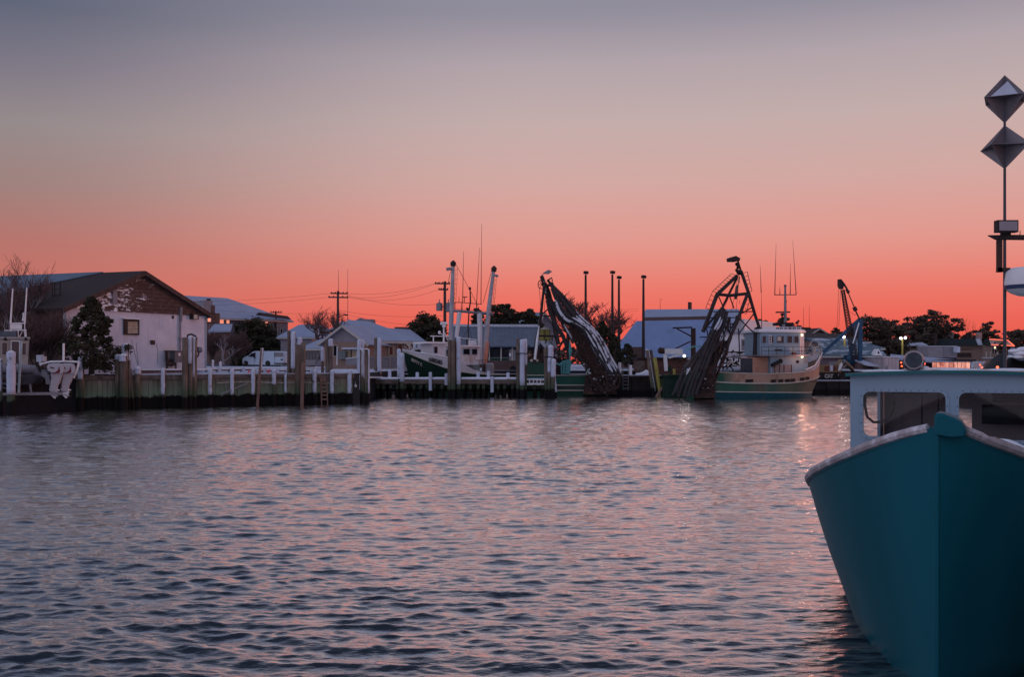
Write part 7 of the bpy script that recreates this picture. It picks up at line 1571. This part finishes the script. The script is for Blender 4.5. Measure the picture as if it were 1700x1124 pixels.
# ------------------------------------------------------------ excavator on the right quay
def excavator():
    pl = Plane(1362, 83.5, 1412, 84.5); g = pl.P; n3 = Vector((pl.n.x,pl.n.y,0)); root = thing('excavator', 'tracked excavator with dark counterweight and folded arm on the right quay', 'excavator', g(1385,642,-1))
    yel = simple('faded_yellow_plant_paint', (.24,.16,.08), .55, var=.3); blk = simple('sooty_counterweight', (.018,.017,.02), .5)
    def bx(name, x0,x1,y0,y1,o0,o1,m, par=root): mb = MB(); mb.pbox(pl,x0,x1,y0,y1,o0,o1); return mb.build(name, m, par)
    bx('body', 1363,1392,618,634,-1.9,0,blk); bx('body_band', 1363.5,1392,616.5,618.2,-1.92,.02,yel); bx('counterweight_line', 1366,1391,631.5,633.5,-.1,.03,yel)
    cab = bx('cab', 1367,1389,605.5,616.5,-1.7,-.1,yel)
    for a, b in ((1369,1377.5),(1383.5,1387.8)): bx('cab_window', a,b,607.8,616,-.1,-.08,M_['glassdark'],cab)
    bx('cab_snow', 1378,1383,606.5,616.3,-.1,-.07,M_['snow_thin'],cab)
    mb = MB(); mb.tube([g(1364,617,-.6), g(1364,612,-.6)], .12, 8); mb.build('exhaust', M_['black'], root)
    # tracks
    for o in (0.1,-1.5):
        mb = MB(); pts = [g(x,y,o) for x,y in ((1366,642),(1363.5,638),(1366,634.5),(1388,634),(1412,630),(1417,634),(1417,640),(1413,643),(1370,644))]; mb.prism(pts, -n3*.5); t = mb.build('track', blk, root)
        for i in range(5): mb = MB(); c = g(1370+i*10,639,o+.02); mb.tube([c, c+n3*.03], [.19,.17], 10); mb.build('track_roller', M_['rust'], t)
        mb = MB(); rr = random.Random(6)
        for i in range(20): x = 1388+rr.random()*28; mb.box(g(x,634+rr.random()*7,o+.05), (.25,.08,.05), ry=rr.uniform(-.6,.4))
        mb.build('track_snow', M_['snow'], t, kind='stuff')
    # boom and stick
    mb = MB(); mb.prism([g(x,y,.05) for x,y in ((1391,618),(1394,604),(1399,597),(1404,598),(1402,604),(1398,612),(1396,620))], -n3*.5); b = mb.build('boom', yel, root)
    mb = MB(); mb.prism([g(x,y,.08) for x,y in ((1391.5,616),(1394,605),(1398,601),(1399,605),(1396,614))], -n3*.02); mb.build('boom_snow', M_['snow'], b)
    mb = MB(); mb.prism([g(x,y,.05) for x,y in ((1402,598),(1407,600),(1418,612),(1419,617),(1415,613),(1403,605))], -n3*.4); mb.build('stick', yel, root)
    mb = MB(); mb.tube([g(1404,602,.1), g(1416,612,.1)], .05, 6); mb.tube([g(1399,612,.1), g(1405,606,.1)], .06, 6); mb.tube([g(1403,600,.1), g(1399,601,.1)], .16, 8); mb.build('hydraulic_ram', M_['steel'], root)
    mb = MB(); mb.prism([g(x,y,.1) for x,y in ((1392,618),(1403,619),(1403,629),(1399,632),(1393,630))], -n3*.9); mb.build('bucket', M_['snowrust'], root)
    text('brand_lettering', 'CAT', .42, M_['offwhite'], root, g(1369,627.3,.03), (pl.u.x,pl.u.y,0), (0,0,1), .01, sx=1.0, bold=.02)
excavator()
# ------------------------------------------------------------ lattice crane with blue frame
def crane():
    D = 96; g = lambda x, y, o=0: P(x, y, D+o); root = thing('crane', 'lattice boom crane with blue steel A frame behind the excavator', 'crane', g(1418,600))
    a0, a1 = g(1419,597), g(1399,481); d = (a1-a0).normalized(); s = d.cross(Vector((0,1,0))).normalized(); w = .17; dy = Vector((0,w,0))
    bl = M_['darksteel']
    for sx in (-1,1):
        for sy in (-1,1): mb = MB(); mb.tube([a0+s*sx*w*1.5+dy*sy, a0.lerp(a1,.2)+s*sx*w*1.6+dy*sy, a1+s*sx*w*.7+dy*sy*.6], .04, 5); mb.build('chord', bl, root)
    n = 26; mb = MB()
    for i in range(n):
        p, q = a0.lerp(a1,i/n), a0.lerp(a1,(i+1)/n); ww = w*(1.5-.8*i/n)
        for sy in (-1,1):
            mb.tube([p-s*ww+dy*sy, q+s*ww+dy*sy], .022, 4); mb.tube([p+s*ww+dy*sy, q-s*ww+dy*sy], .022, 4)
    mb.build('lacing', M_['rust'], root, kind='stuff')
    mb = MB(); mb.prism([g(1392.5,463.5), g(1396.5,463), g(1401.5,473), g(1400,480), g(1394.5,479), g(1392.3,474)], (0,.4,0)); mb.build('boom_head', bl, root)
    mb = MB(); mb.tube([g(1396,465), g(1402,473), g(1407,481)], [.10,.10,.08], 6); mb.ball(g(1408,484.5), .17, 8, 6); mb.tube([g(1405,480), g(1409,486)], .13, 6); mb.build('jib_link', bl, root, smooth=True)
    mb = MB()
    for o in (-.5,0,.6): mb.tube([g(1408+o,486), g(1419+o,512)], .02, 4)
    for a, b in (((1392.5,478),(1389.5,543)),((1395.5,479),(1392.5,543)),((1411,517),(1418,523)),((1418,523),(1422,522))): mb.tube([g(*a), g(*b)], .016, 4)
    mb.build('hoist_cable', M_['black'], root)
    mb = MB(); mb.tube([g(1418,510), g(1421,516)], .2, 8); mb.tube([g(1420,515), g(1427,530)], .07, 6); mb.build('pendant_block', bl, root, smooth=True)
    for a, b, ww in (((1425,532),(1361,590),.24),((1425,532),(1409,597),.26),((1428.5,530),(1427.6,611),.34)):
        mb = MB(); mb.beam(g(*a), g(*b), ww, .3); mb.build('frame_leg', M_['bluesteel'], root)
    mb = MB(); mb.beam(g(1426,536,-.2), g(1416,570,-.2), .10, .10); mb.build('frame_brace', M_['white'], root)
    mb = MB(); mb.tube([g(1424,531), g(1429,529), g(1429,536)], .12, 6); mb.build('frame_head', bl, root)
    mb = MB(); mb.pbox(Plane(1405,D+1,1435,D+1), 1402, 1430, 590, 604, -1.5, 0); mb.build('machine_house', M_['bluesteel'], root)
crane()
# ------------------------------------------------------------ yard light poles and utility poles
def yardlight(px, yt, D, label, ybot=606):
    root = thing('light_pole', label, 'light pole', P(px,ybot,D), 'tall dark yard light poles'); b = P(px,ybot,D); t = P(px,yt+6,D)
    mb = MB(); mb.tube([b,t], [.17,.10], 8); mb.build('pole', M_['darksteel'], root, smooth=True)
    mb = MB(); mb.box(P(px+.5,yt+2.5,D), (.34,.4,.26), ry=.15, rz=.5); mb.build('lamp_head', M_['black'], root)
yardlight(972.3, 450, 100, 'light pole rising left of the round bare tree and beside the hoses'); yardlight(1016.6, 449.5, 101, 'tallest light pole of the middle pair above the shed roof'); yardlight(1027.5, 458, 104, 'lower light pole of the middle pair above the shed roof'); yardlight(1068.2, 457, 99, 'light pole standing alone in front of the tall warehouse')
def utility(px, yt, D, label, arms, ybot=606, r=.17):
    root = thing('utility_pole', label, 'utility pole', P(px,ybot,D)); mb = MB(); mb.tube([P(px,ybot,D), P(px,yt,D)], [r,r*.7], 8); mb.build('pole', M_['bark'], root, smooth=True)
    for x0, x1, y in arms:
        mb = MB(); mb.beam(P(x0,y,D), P(x1,y+.4,D), .14, .14); mb.build('crossarm', M_['bark'], root)
        mb = MB()
        for i in range(5): x = x0+(x1-x0)*(.04+.23*i); mb.tube([P(x,y-.5,D), P(x,y-2.6,D)], [.07,.05], 6)
        mb.build('insulators', M_['darksteel'], root)
    return root
u1 = utility(561, 483, 112, 'double armed utility pole with a street lamp above the gabled house', ((549,577,487),(545,578,493.5)))
mb = MB(); mb.tube([P(562,528,112), P(567,523.5,112), P(573,522,112)], .045, 6); mb.build('lamp_arm', M_['darksteel'], u1); mb = MB(); mb.ball(P(574.5,522.8,112), (.26,.15,.09), 8, 5); mb.build('street_lamp', M_['darksteel'], u1, smooth=True)
u2 = utility(457.8, 516.5, 150, 'small distant utility pole beside the arched window house', ((449,467.5,518.5),))
u3 = utility(738.5, 467, 96, 'utility pole with transformers behind the trawler mast', ((722,747,470.5),(728,744,480.5)))
for px in (729.5, 744.5): mb = MB(); mb.tube([P(px,516,96), P(px,504,96), P(px,502.5,96)], [.30,.30,.18], 12); mb.tube([P(px,503,96), P(px,497,96)], .05, 5); mb.build('transformer', M_['steel'], u3, smooth=True)
mb = MB(); mb.beam(P(728,509,96), P(746,509,96), .1, .1); mb.build('transformer_bracket', M_['darksteel'], u3)
def wire(a, b, sag, r=.011):
    mb = MB(); A = P(*a); B_ = P(*b); mb.tube([A.lerp(B_,i/14)-Vector((0,0,sag*2*(i/14)*(1-i/14))) for i in range(15)], r, 4, cap=False); return mb
def wires(label, L_, loc):
    root = thing('power_line', label, 'power line', loc)
    for a, b, s in L_: wire(a, b, s).build('wire', M_['darksteel'], root)
wires('thin wires running left from the double armed pole', [((549,487,112),(200,497,150),1.2),((546,493.5,112),(200,500,150),1.4),((549,520,112),(330,512,150),.6)], P(549,487,112))
wires('wires sagging between the double armed pole and the transformer pole', [((576,487,112),(723,470,96),.9),((577,493,112),(723,471,96),1.1),((577,493.5,112),(728,481,96),1.3),((562,515,112),(737,524,96),.7),((562,518,112),(700,540,100),.6),((577,490,112),(728,505,96),.9)], P(577,490,112))
wires('faint wires running right behind the gantry toward the sheds', [((745,512,96),(1060,512,150),1.0),((745,514,96),(1060,516,150),1.0)], P(745,512,96))
for px, y0, y1, D, lb in ((561.8,448,486,112,'left thin mast above the double armed pole'),(577.3,447,540,112,'right tall thin mast beside the double armed pole'),(1096,497,514,125,'small whip antenna on the tall warehouse left end'),(1334,510,548,130,'left far whip antenna behind the wheelhouse'),(1343.5,507,548,130,'right far whip antenna behind the wheelhouse')):
    mb = MB(); mb.tube([P(px,y1,D), P(px,y0,D)], [.03,.015], 5); 
    if px == 1096: mb.tube([P(px,y0,D), P(px+4,y0+.3,D)], .02, 4)
    mb.build('antenna_mast', M_['darksteel'], label=lb, cat='antenna', loc=P(px,y1,D))
# lit yard lamps on the right
def poleLamp(px, py, D, label, heads, mat='yellow'):
    root = thing('yard_lamp', label, 'lamp', P(px,600,D)); mb = MB(); mb.tube([P(px,600,D), P(px,py+1,D)], .10, 7); mb.build('pole', M_[mat], root, smooth=True)
    for dx, dy in heads:
        mb = MB(); mb.ball(P(px+dx,py+dy,D-.2), .16, 10, 7); mb.build('lamp_head', M_['lampwhite'], root)
        l = bpy.data.lights.new('yard_lamp_light', 'POINT'); l.energy = 14; l.color = (1,.92,.8); l.shadow_soft_size = .2; q = bpy.data.objects.new('yard_lamp_light', l); C.objects.link(q); q.location = P(px+dx,py+dy,D-.8)
poleLamp(1498, 561.5, 118, 'yellow lamp post with two bright violet white heads', ((-2.5,0),(5,-.6))); poleLamp(1402, 559.5, 108, 'bright lamp glowing between the crane legs', ((-1,0),))
# ------------------------------------------------------------ snowy heap with tarps, far right
def heap():
    root = thing('gear_heap', 'dark mound of nets and gear under frosted blue tarpaulins', 'gear heap', P(1670,612,60)); rr = random.Random(14)
    mb = MB(); n, m = 26, 9; rows = []
    for j in range(m):
        k = j/(m-1); rows.append([P(1628+(1760-1628)*i/(n-1), 616-(32*math.sin(math.pi*min(1,(i/(n-1))*1.15)**.9) if i else 0)*math.sin(math.pi*k*.5)*(1+.12*rr.uniform(-1,1)), 58+3*k) for i in range(n)])
    mb.grid(rows); mb.build('net_pile', M_['black'], root, smooth='all')
    mb = MB(); rows = []
    for j in range(7):
        k = j/6; rows.append([P(1669+8*k+(1740-1669)*i/16, 598-20*k-3*math.sin(i*.8+k*2)*1.0-2*math.sin(i*.33)+(3 if i == 0 else 0), 57.6+2.6*k) for i in range(17)])
    mb.grid(rows); mb.build('tarpaulin', M_['tarp'], root, smooth='all')
    for x, y, s in ((1684,583,.25),(1694,587,.3),(1678,592,.14),(1690,593,.22),(1700,580,.3)): mb = MB(); mb.ball(P(x,y,57.8), (s*1.5,s,s*.5), 10, 6); mb.build('snow_lump', M_['snow'], root, smooth='all')
    mb = MB(); mb.ball(P(1656,610,57.5), .08, 8, 6); mb.build('amber_light', M_['litred'], root)
    mb = MB(); mb.prism([P(1619,611,59), P(1622,600,59), P(1637,600,59), P(1628,610,59)], (0,.6,0)); mb.build('fish_tote', M_['snow_thin'], root)
    mb = MB(); mb.ball(P(1627,606,58.5), .05, 6, 5); mb.ball(P(1630,610,58.5), .06, 6, 5); mb.build('red_light', M_['litred'], root)
    for x in (1618,1623,1630): mb = MB(); mb.tube([P(x,617,59), P(x,601,59)], .04, 5); mb.build('stanchion', M_['offwhite'], root)
    mb = MB(); mb.box(Vector((P(1690,0,60).x, 60.2, .75)), (5.5,4.4,2.4)); mb.build('float_stage', M_['darksteel'], root)
heap()
# ------------------------------------------------------------ trees
def branches(mb_t, mb_w, p, d, L, r, depth, rr, spread=.55, up=.10, minr=.012, tips=None, thin=.62, kids=(2,3), crook=.18):
    n = 4; pts = [p]; q = p; dd = d.copy()
    for i in range(n):
        dd = (dd+Vector((rr.uniform(-crook,crook), rr.uniform(-crook,crook), rr.uniform(-crook*.6,crook*.6)+up))).normalized(); q = q+dd*L/n; pts.append(q)
    rs = [r*(1-.42*i/n) for i in range(n+1)]
    (mb_t if depth > 2 else mb_w).tube(pts, rs, 6 if depth > 2 else 3, cap=False)
    if tips is not None: tips.append((q, depth))
    if depth <= 0: return
    for i in range(rr.randint(*kids)+1):
        k = rr.uniform(.35,1.0); s = pts[min(int(k*n), n)]; a = rr.uniform(0,6.28); side = Vector((math.cos(a), math.sin(a), rr.uniform(-.1,.35)))
        nd = (dd*(1-spread*.4)+side*spread*rr.uniform(.7,1.3)).normalized()
        branches(mb_t, mb_w, s if i else q, nd, L*rr.uniform(.6,.85), max(r*thin*rr.uniform(.8,1), minr), depth-1, rr, spread, up, minr, tips, thin, kids, crook)
def bare_tree(px, ybot, D, H, label, seed, W=1.0, depth=5, bark='bark', twig='twig', r=.14, minr=.014, trunk=.3, name='bare_tree', stems=1, spread=.6, kids=(2,3), crook=.18, group=None):
    rr = random.Random(seed); b = P(px, ybot, D); root = thing(name, label, 'tree', b, group); t, w = MB(), MB()
    t0 = MB() 
    for s in range(stems):
        a = rr.uniform(0,6.28); lean = .28 if stems > 1 else .05; d = Vector((math.cos(a)*lean, math.sin(a)*lean, 1)).normalized()
        branches(t, w, b, d, H*trunk, r*(1 if s == 0 else .7), depth, rr, spread, .10, minr, None, .62, kids, crook)
    for mb in (t, w):
        for v in mb.v: v.x = b.x+(v.x-b.x)*W
    hs = [v.z for v in w.v]; sc = H/(max(hs)-b.z)
    for mb in (t, w):
        for v in mb.v: v.z = b.z+(v.z-b.z)*sc
    t.build('trunk', M_[bark], root, smooth='all'); w.build('twigs', M_[twig], root, kind='stuff')
    return root
def leafcloud(centers, n, size, rr, flat=.6):
    mb = MB(); V = mb.v; Fc = mb.f
    for c, rad in centers:
        for _ in range(n):
            a = rr.uniform(0,6.28); z = rr.uniform(-1,1); k = rad*rr.random()**.45; q = math.sqrt(1-z*z)
            p = c+Vector((math.cos(a)*q*k, math.sin(a)*q*k, z*k*flat)); s = size*rr.uniform(.5,1.3)
            u = Vector((rr.uniform(-1,1), rr.uniform(-1,1), rr.uniform(-.6,.6))).normalized(); v = u.cross(Vector((rr.uniform(-1,1), rr.uniform(-1,1), rr.uniform(-1,1)))).normalized()
            b = len(V); V += [p-u*s, p+v*s*.45, p+u*s, p-v*s*.45]; Fc.append((b,b+1,b+2,b+3))
    return mb
def conifer(px, ybot, D, H, wid, label, seed, n=60, size=.14, leaf='leaf', dens=1.0, name='cedar_tree', taper=.9):
    rr = random.Random(seed); b = P(px, ybot, D); root = thing(name, label, 'tree', b)
    mb = MB(); mb.tube([b-Vector((0,0,.2)), b+Vector((0,0,H*.5)), b+Vector((0,0,H*.95))], [.16,.10,.02], 7); cs = []; br = MB()
    k = int(150*dens)
    for i in range(k):
        h = rr.random()**1.1; lobes = 1+.14*math.sin(h*17+seed)+.12*math.sin(h*31)
        R_ = wid/2*min(1,(1-h)*1.35)**taper*lobes+.08
        if h < .10: R_ *= .75+h*2.5
        a = rr.uniform(0,6.28); q = R_*(.35+.65*rr.random()**.4)
        c = b+Vector((math.cos(a)*q, math.sin(a)*q, H*(.01+.96*h)+.10*q)); cs.append((c, (.13+.20*(1-h))*wid/3.4*rr.uniform(.7,1.3)))
        if i % 4 == 0: br.tube([b+Vector((0,0,H*(.02+.9*h))), c], [.03,.012], 3, cap=False)
    mb.build('trunk', M_['bark'], root, smooth=True); br.build('limbs', M_['bark'], root, kind='stuff')
    leafcloud(cs, n, size, rr, .9).build('crown', M_[leaf], root, kind='stuff'); return root
def broad(px, ybot, D, x0, x1, yt, label, seed, clumps=60, n=55, size=.3, leaf='pine', name='pine_tree', flat=.55, ylow=None, layers=True, group=None):
    """rounded irregular crown over visible limbs, spanning the surveyed width"""
    rr = random.Random(seed); b = P(px, ybot, D); root = thing(name, label, 'tree', b, group); xl, xr = P(x0,0,D).x, P(x1,0,D).x; zt = P(0,yt,D).z; zl = P(0,ylow if ylow else ybot-8,D).z
    cx, hw = (xl+xr)/2, (xr-xl)/2; t = MB(); cs = []
    t.tube([b-Vector((0,0,.2)), b+Vector((0,0,(zt-b.z)*.45)), Vector((cx, b.y, b.z+(zt-b.z)*.75))], [.22,.16,.06], 7)
    for i in range(int(clumps*1.25)):
        a = rr.uniform(0,math.pi); k = rr.random()**.42; x = cx+math.cos(a)*hw*k*.95; hz = math.sin(a)*k
        z = zl+(zt-zl)*max(0.02, hz)*(1+.06*rr.uniform(-1,1)); y = b.y+rr.uniform(-1,1)*min(hw,2.5)*.8
        rad = (zt-zl)*rr.uniform(.05,.13)+.10; cs.append((Vector((x,y,min(z, zt)-rad*.4)), rad*1.25))
        if i % 3 == 0: s = b.lerp(Vector((cx,b.y,zt)), rr.uniform(.25,.7)); t.tube([s, s.lerp(cs[-1][0],.5)+Vector((0,0,-.15)), cs[-1][0]], [.06,.04,.02], 4, cap=False)
    t.build('trunk', M_['bark'], root, smooth=True); leafcloud(cs, n, size, rr, flat).build('crown', M_[leaf], root, kind='stuff'); return root

# left
bare_tree(6, 612, 57.5, 6.7, 'leafless tree at the left edge reaching above the warehouse roof', 5, W=1.0, depth=6, bark='palebark', r=.13, minr=.010, trunk=.30, spread=.55)
bare_tree(-16, 612, 58.5, 6.0, 'second leafless tree cut by the left edge', 9, W=1.3, depth=5, r=.12, minr=.012)
for i, (px, H, lb) in enumerate(((60,3.4,'brown leafless bush left of the cedar behind the boat'),(84,3.6,'brown leafless bush nearest the cedar'),(38,3.1,'brown leafless bush behind the boat cabin'))):
    bare_tree(px, 614, 55.6+.3*i, H, lb, 30+i, W=1.25, depth=5, r=.05, minr=.008, stems=5, trunk=.28, name='bare_bush', kids=(2,3), crook=.25)
conifer(152, 617, 54.9, 4.15, 2.95, 'dense dark cedar standing in front of the stucco wall', 3, n=75, size=.085, dens=1.6)
# yard trees between stucco building and van
bare_tree(370.5, 606, 76, 2.35, 'small frosted white limbed tree beside the stucco wall', 12, W=1.25, depth=4, bark='palebark', twig='palebark', r=.085, minr=.017, trunk=.42, spread=.75, kids=(1,2))
bare_tree(352, 606, 90, 3.2, 'dark leafless thicket behind the frosted tree', 14, W=1.3, depth=5, r=.06, minr=.012, stems=5, trunk=.3, name='bare_bush')
bare_tree(392, 606, 88, 3.3, 'dark leafless bush between frosted tree and cedars', 15, W=1.5, depth=5, r=.06, minr=.012, stems=5, trunk=.3, name='bare_bush')
broad(420, 607, 145, 383, 470, 527, 'wide dark cedar behind the white van', 21, clumps=130, n=80, size=.22, leaf='leaf', name='cedar_tree', ylow=606)
broad(398, 607, 148, 372, 425, 548, 'lower dark cedar left of the wide one behind the van', 22, clumps=70, n=70, size=.22, leaf='leaf', name='cedar_tree', ylow=606)
bare_tree(533, 600, 135, 7.4, 'round headed leafless tree left of the double armed pole', 17, W=1.7, depth=5, r=.15, minr=.013, trunk=.26, spread=.8, kids=(2,3))
bare_tree(571, 600, 140, 7.2, 'thin leafless tree just right of the double armed pole', 27, W=1.1, depth=5, r=.12, minr=.018, trunk=.25)
# trees behind the trawler
broad(713, 604, 118, 668, 748, 520, 'dark dense tree behind the trawler wheelhouse', 41, clumps=130, n=70, size=.24, leaf='leaf', name='evergreen_tree', ylow=603)
broad(690, 604, 120, 672, 706, 540, 'lower dark tree left of the trawler wheelhouse', 42, clumps=45, n=60, size=.22, leaf='leaf', name='evergreen_tree', ylow=603)
broad(834, 600, 130, 806, 862, 500, 'tall ragged evergreen right of the trawler masts', 43, clumps=60, n=55, size=.26, leaf='leaf', name='evergreen_tree', ylow=552)
broad(792, 600, 132, 784, 801, 512, 'narrow evergreen between the trawler posts', 44, clumps=26, n=45, size=.24, leaf='leaf', name='evergreen_tree', ylow=550)
broad(872, 600, 130, 846, 900, 513, 'low evergreen behind the boathouse left of the gantry', 45, clumps=55, n=55, size=.26, leaf='leaf', name='evergreen_tree', ylow=550)
bare_tree(989, 604, 112, 8.0, 'large spreading leafless tree between hoses and light poles', 52, W=1.7, depth=6, r=.17, minr=.02, trunk=.26, spread=.75)
bare_tree(1010, 604, 116, 6.8, 'second leafless tree leaning right behind the light poles', 53, W=1.8, depth=5, r=.14, minr=.02, trunk=.26, spread=.8)
conifer(1000, 606, 98, 4.2, 3.6, 'dark evergreen just right of the draped hoses', 55, n=60, size=.15)
conifer(1021, 606, 96, 2.6, 2.0, 'small dark evergreen under the light poles', 56, n=45, size=.13, dens=.6)
conifer(1041, 606, 97, 2.0, 2.2, 'small dark evergreen before the blue shed roof', 57, n=45, size=.13, dens=.6)
# behind the big dredger and right side
for x, x0, x1, yt, yb, D, lb, sd_, cl in ((1265,1240,1283,530,556,160,'far pine crown left of the ship mast',61,34),(1300,1270,1331,528,556,160,'far pine crown behind the ship mast',62,40),(1332,1318,1346,540,556,160,'low far pine right of the ship wheelhouse',63,18),
    (1388,1380,1399,544,566,150,'small ragged pine left of the crane frame',64,20),(1445,1398,1490,525,600,138,'broad dark pine mass right of the crane',65,120),(1478,1440,1512,528,600,142,'dark pine left of the lamp post heads',66,90),(1520,1488,1555,524,575,150,'large ragged pine behind the flat roofed restaurant',67,90),(1545,1520,1572,515,572,150,'tallest pine above the restaurant cupola',68,70),(1575,1550,1597,521,575,152,'ragged pine right of the cupola',69,46),(1638,1618,1657,535,575,155,'pine above the restaurant end stack',70,40),(1600,1590,1625,552,572,155,'low pine between two taller ones on the restaurant roof line',71,22),(1690,1664,1725,547,585,135,'rounded grey tree behind the mast at the right edge',72,80)):
    broad(x, 604, D, x0, x1, yt, lb, sd_, clumps=cl, n=42, size=.27, leaf='pine', ylow=yb, flat=.42)
bare_tree(1609, 590, 150, 6.2, 'thin bare sapling above the restaurant roof', 75, W=.7, depth=4, r=.07, minr=.014, trunk=.35)
# a far dark tree line closing the horizon
def treeline():
    rr = random.Random(77); cs = []
    for i in range(300):
        px = -300+2400*i/299+rr.uniform(-4,4); D = 330+rr.uniform(-20,20); h = 6.5+2.2*math.sin(px*.013)+1.5*rr.random()
        if 130 < px < 700: h -= 2
        for k in range(3): cs.append((Vector(((px-850)/F*D+rr.uniform(-2,2), D, 1+h*(.25+.28*k))), 2.4))
    leafcloud(cs, 26, .9, rr, .8).build('far_woods', M_['pine'], kind='stuff', label='far dark line of trees along the horizon', loc=(0,330,1))
treeline()
for o in META:
    try:
        if '_w' in o: del o['_w']
    except ReferenceError: pass
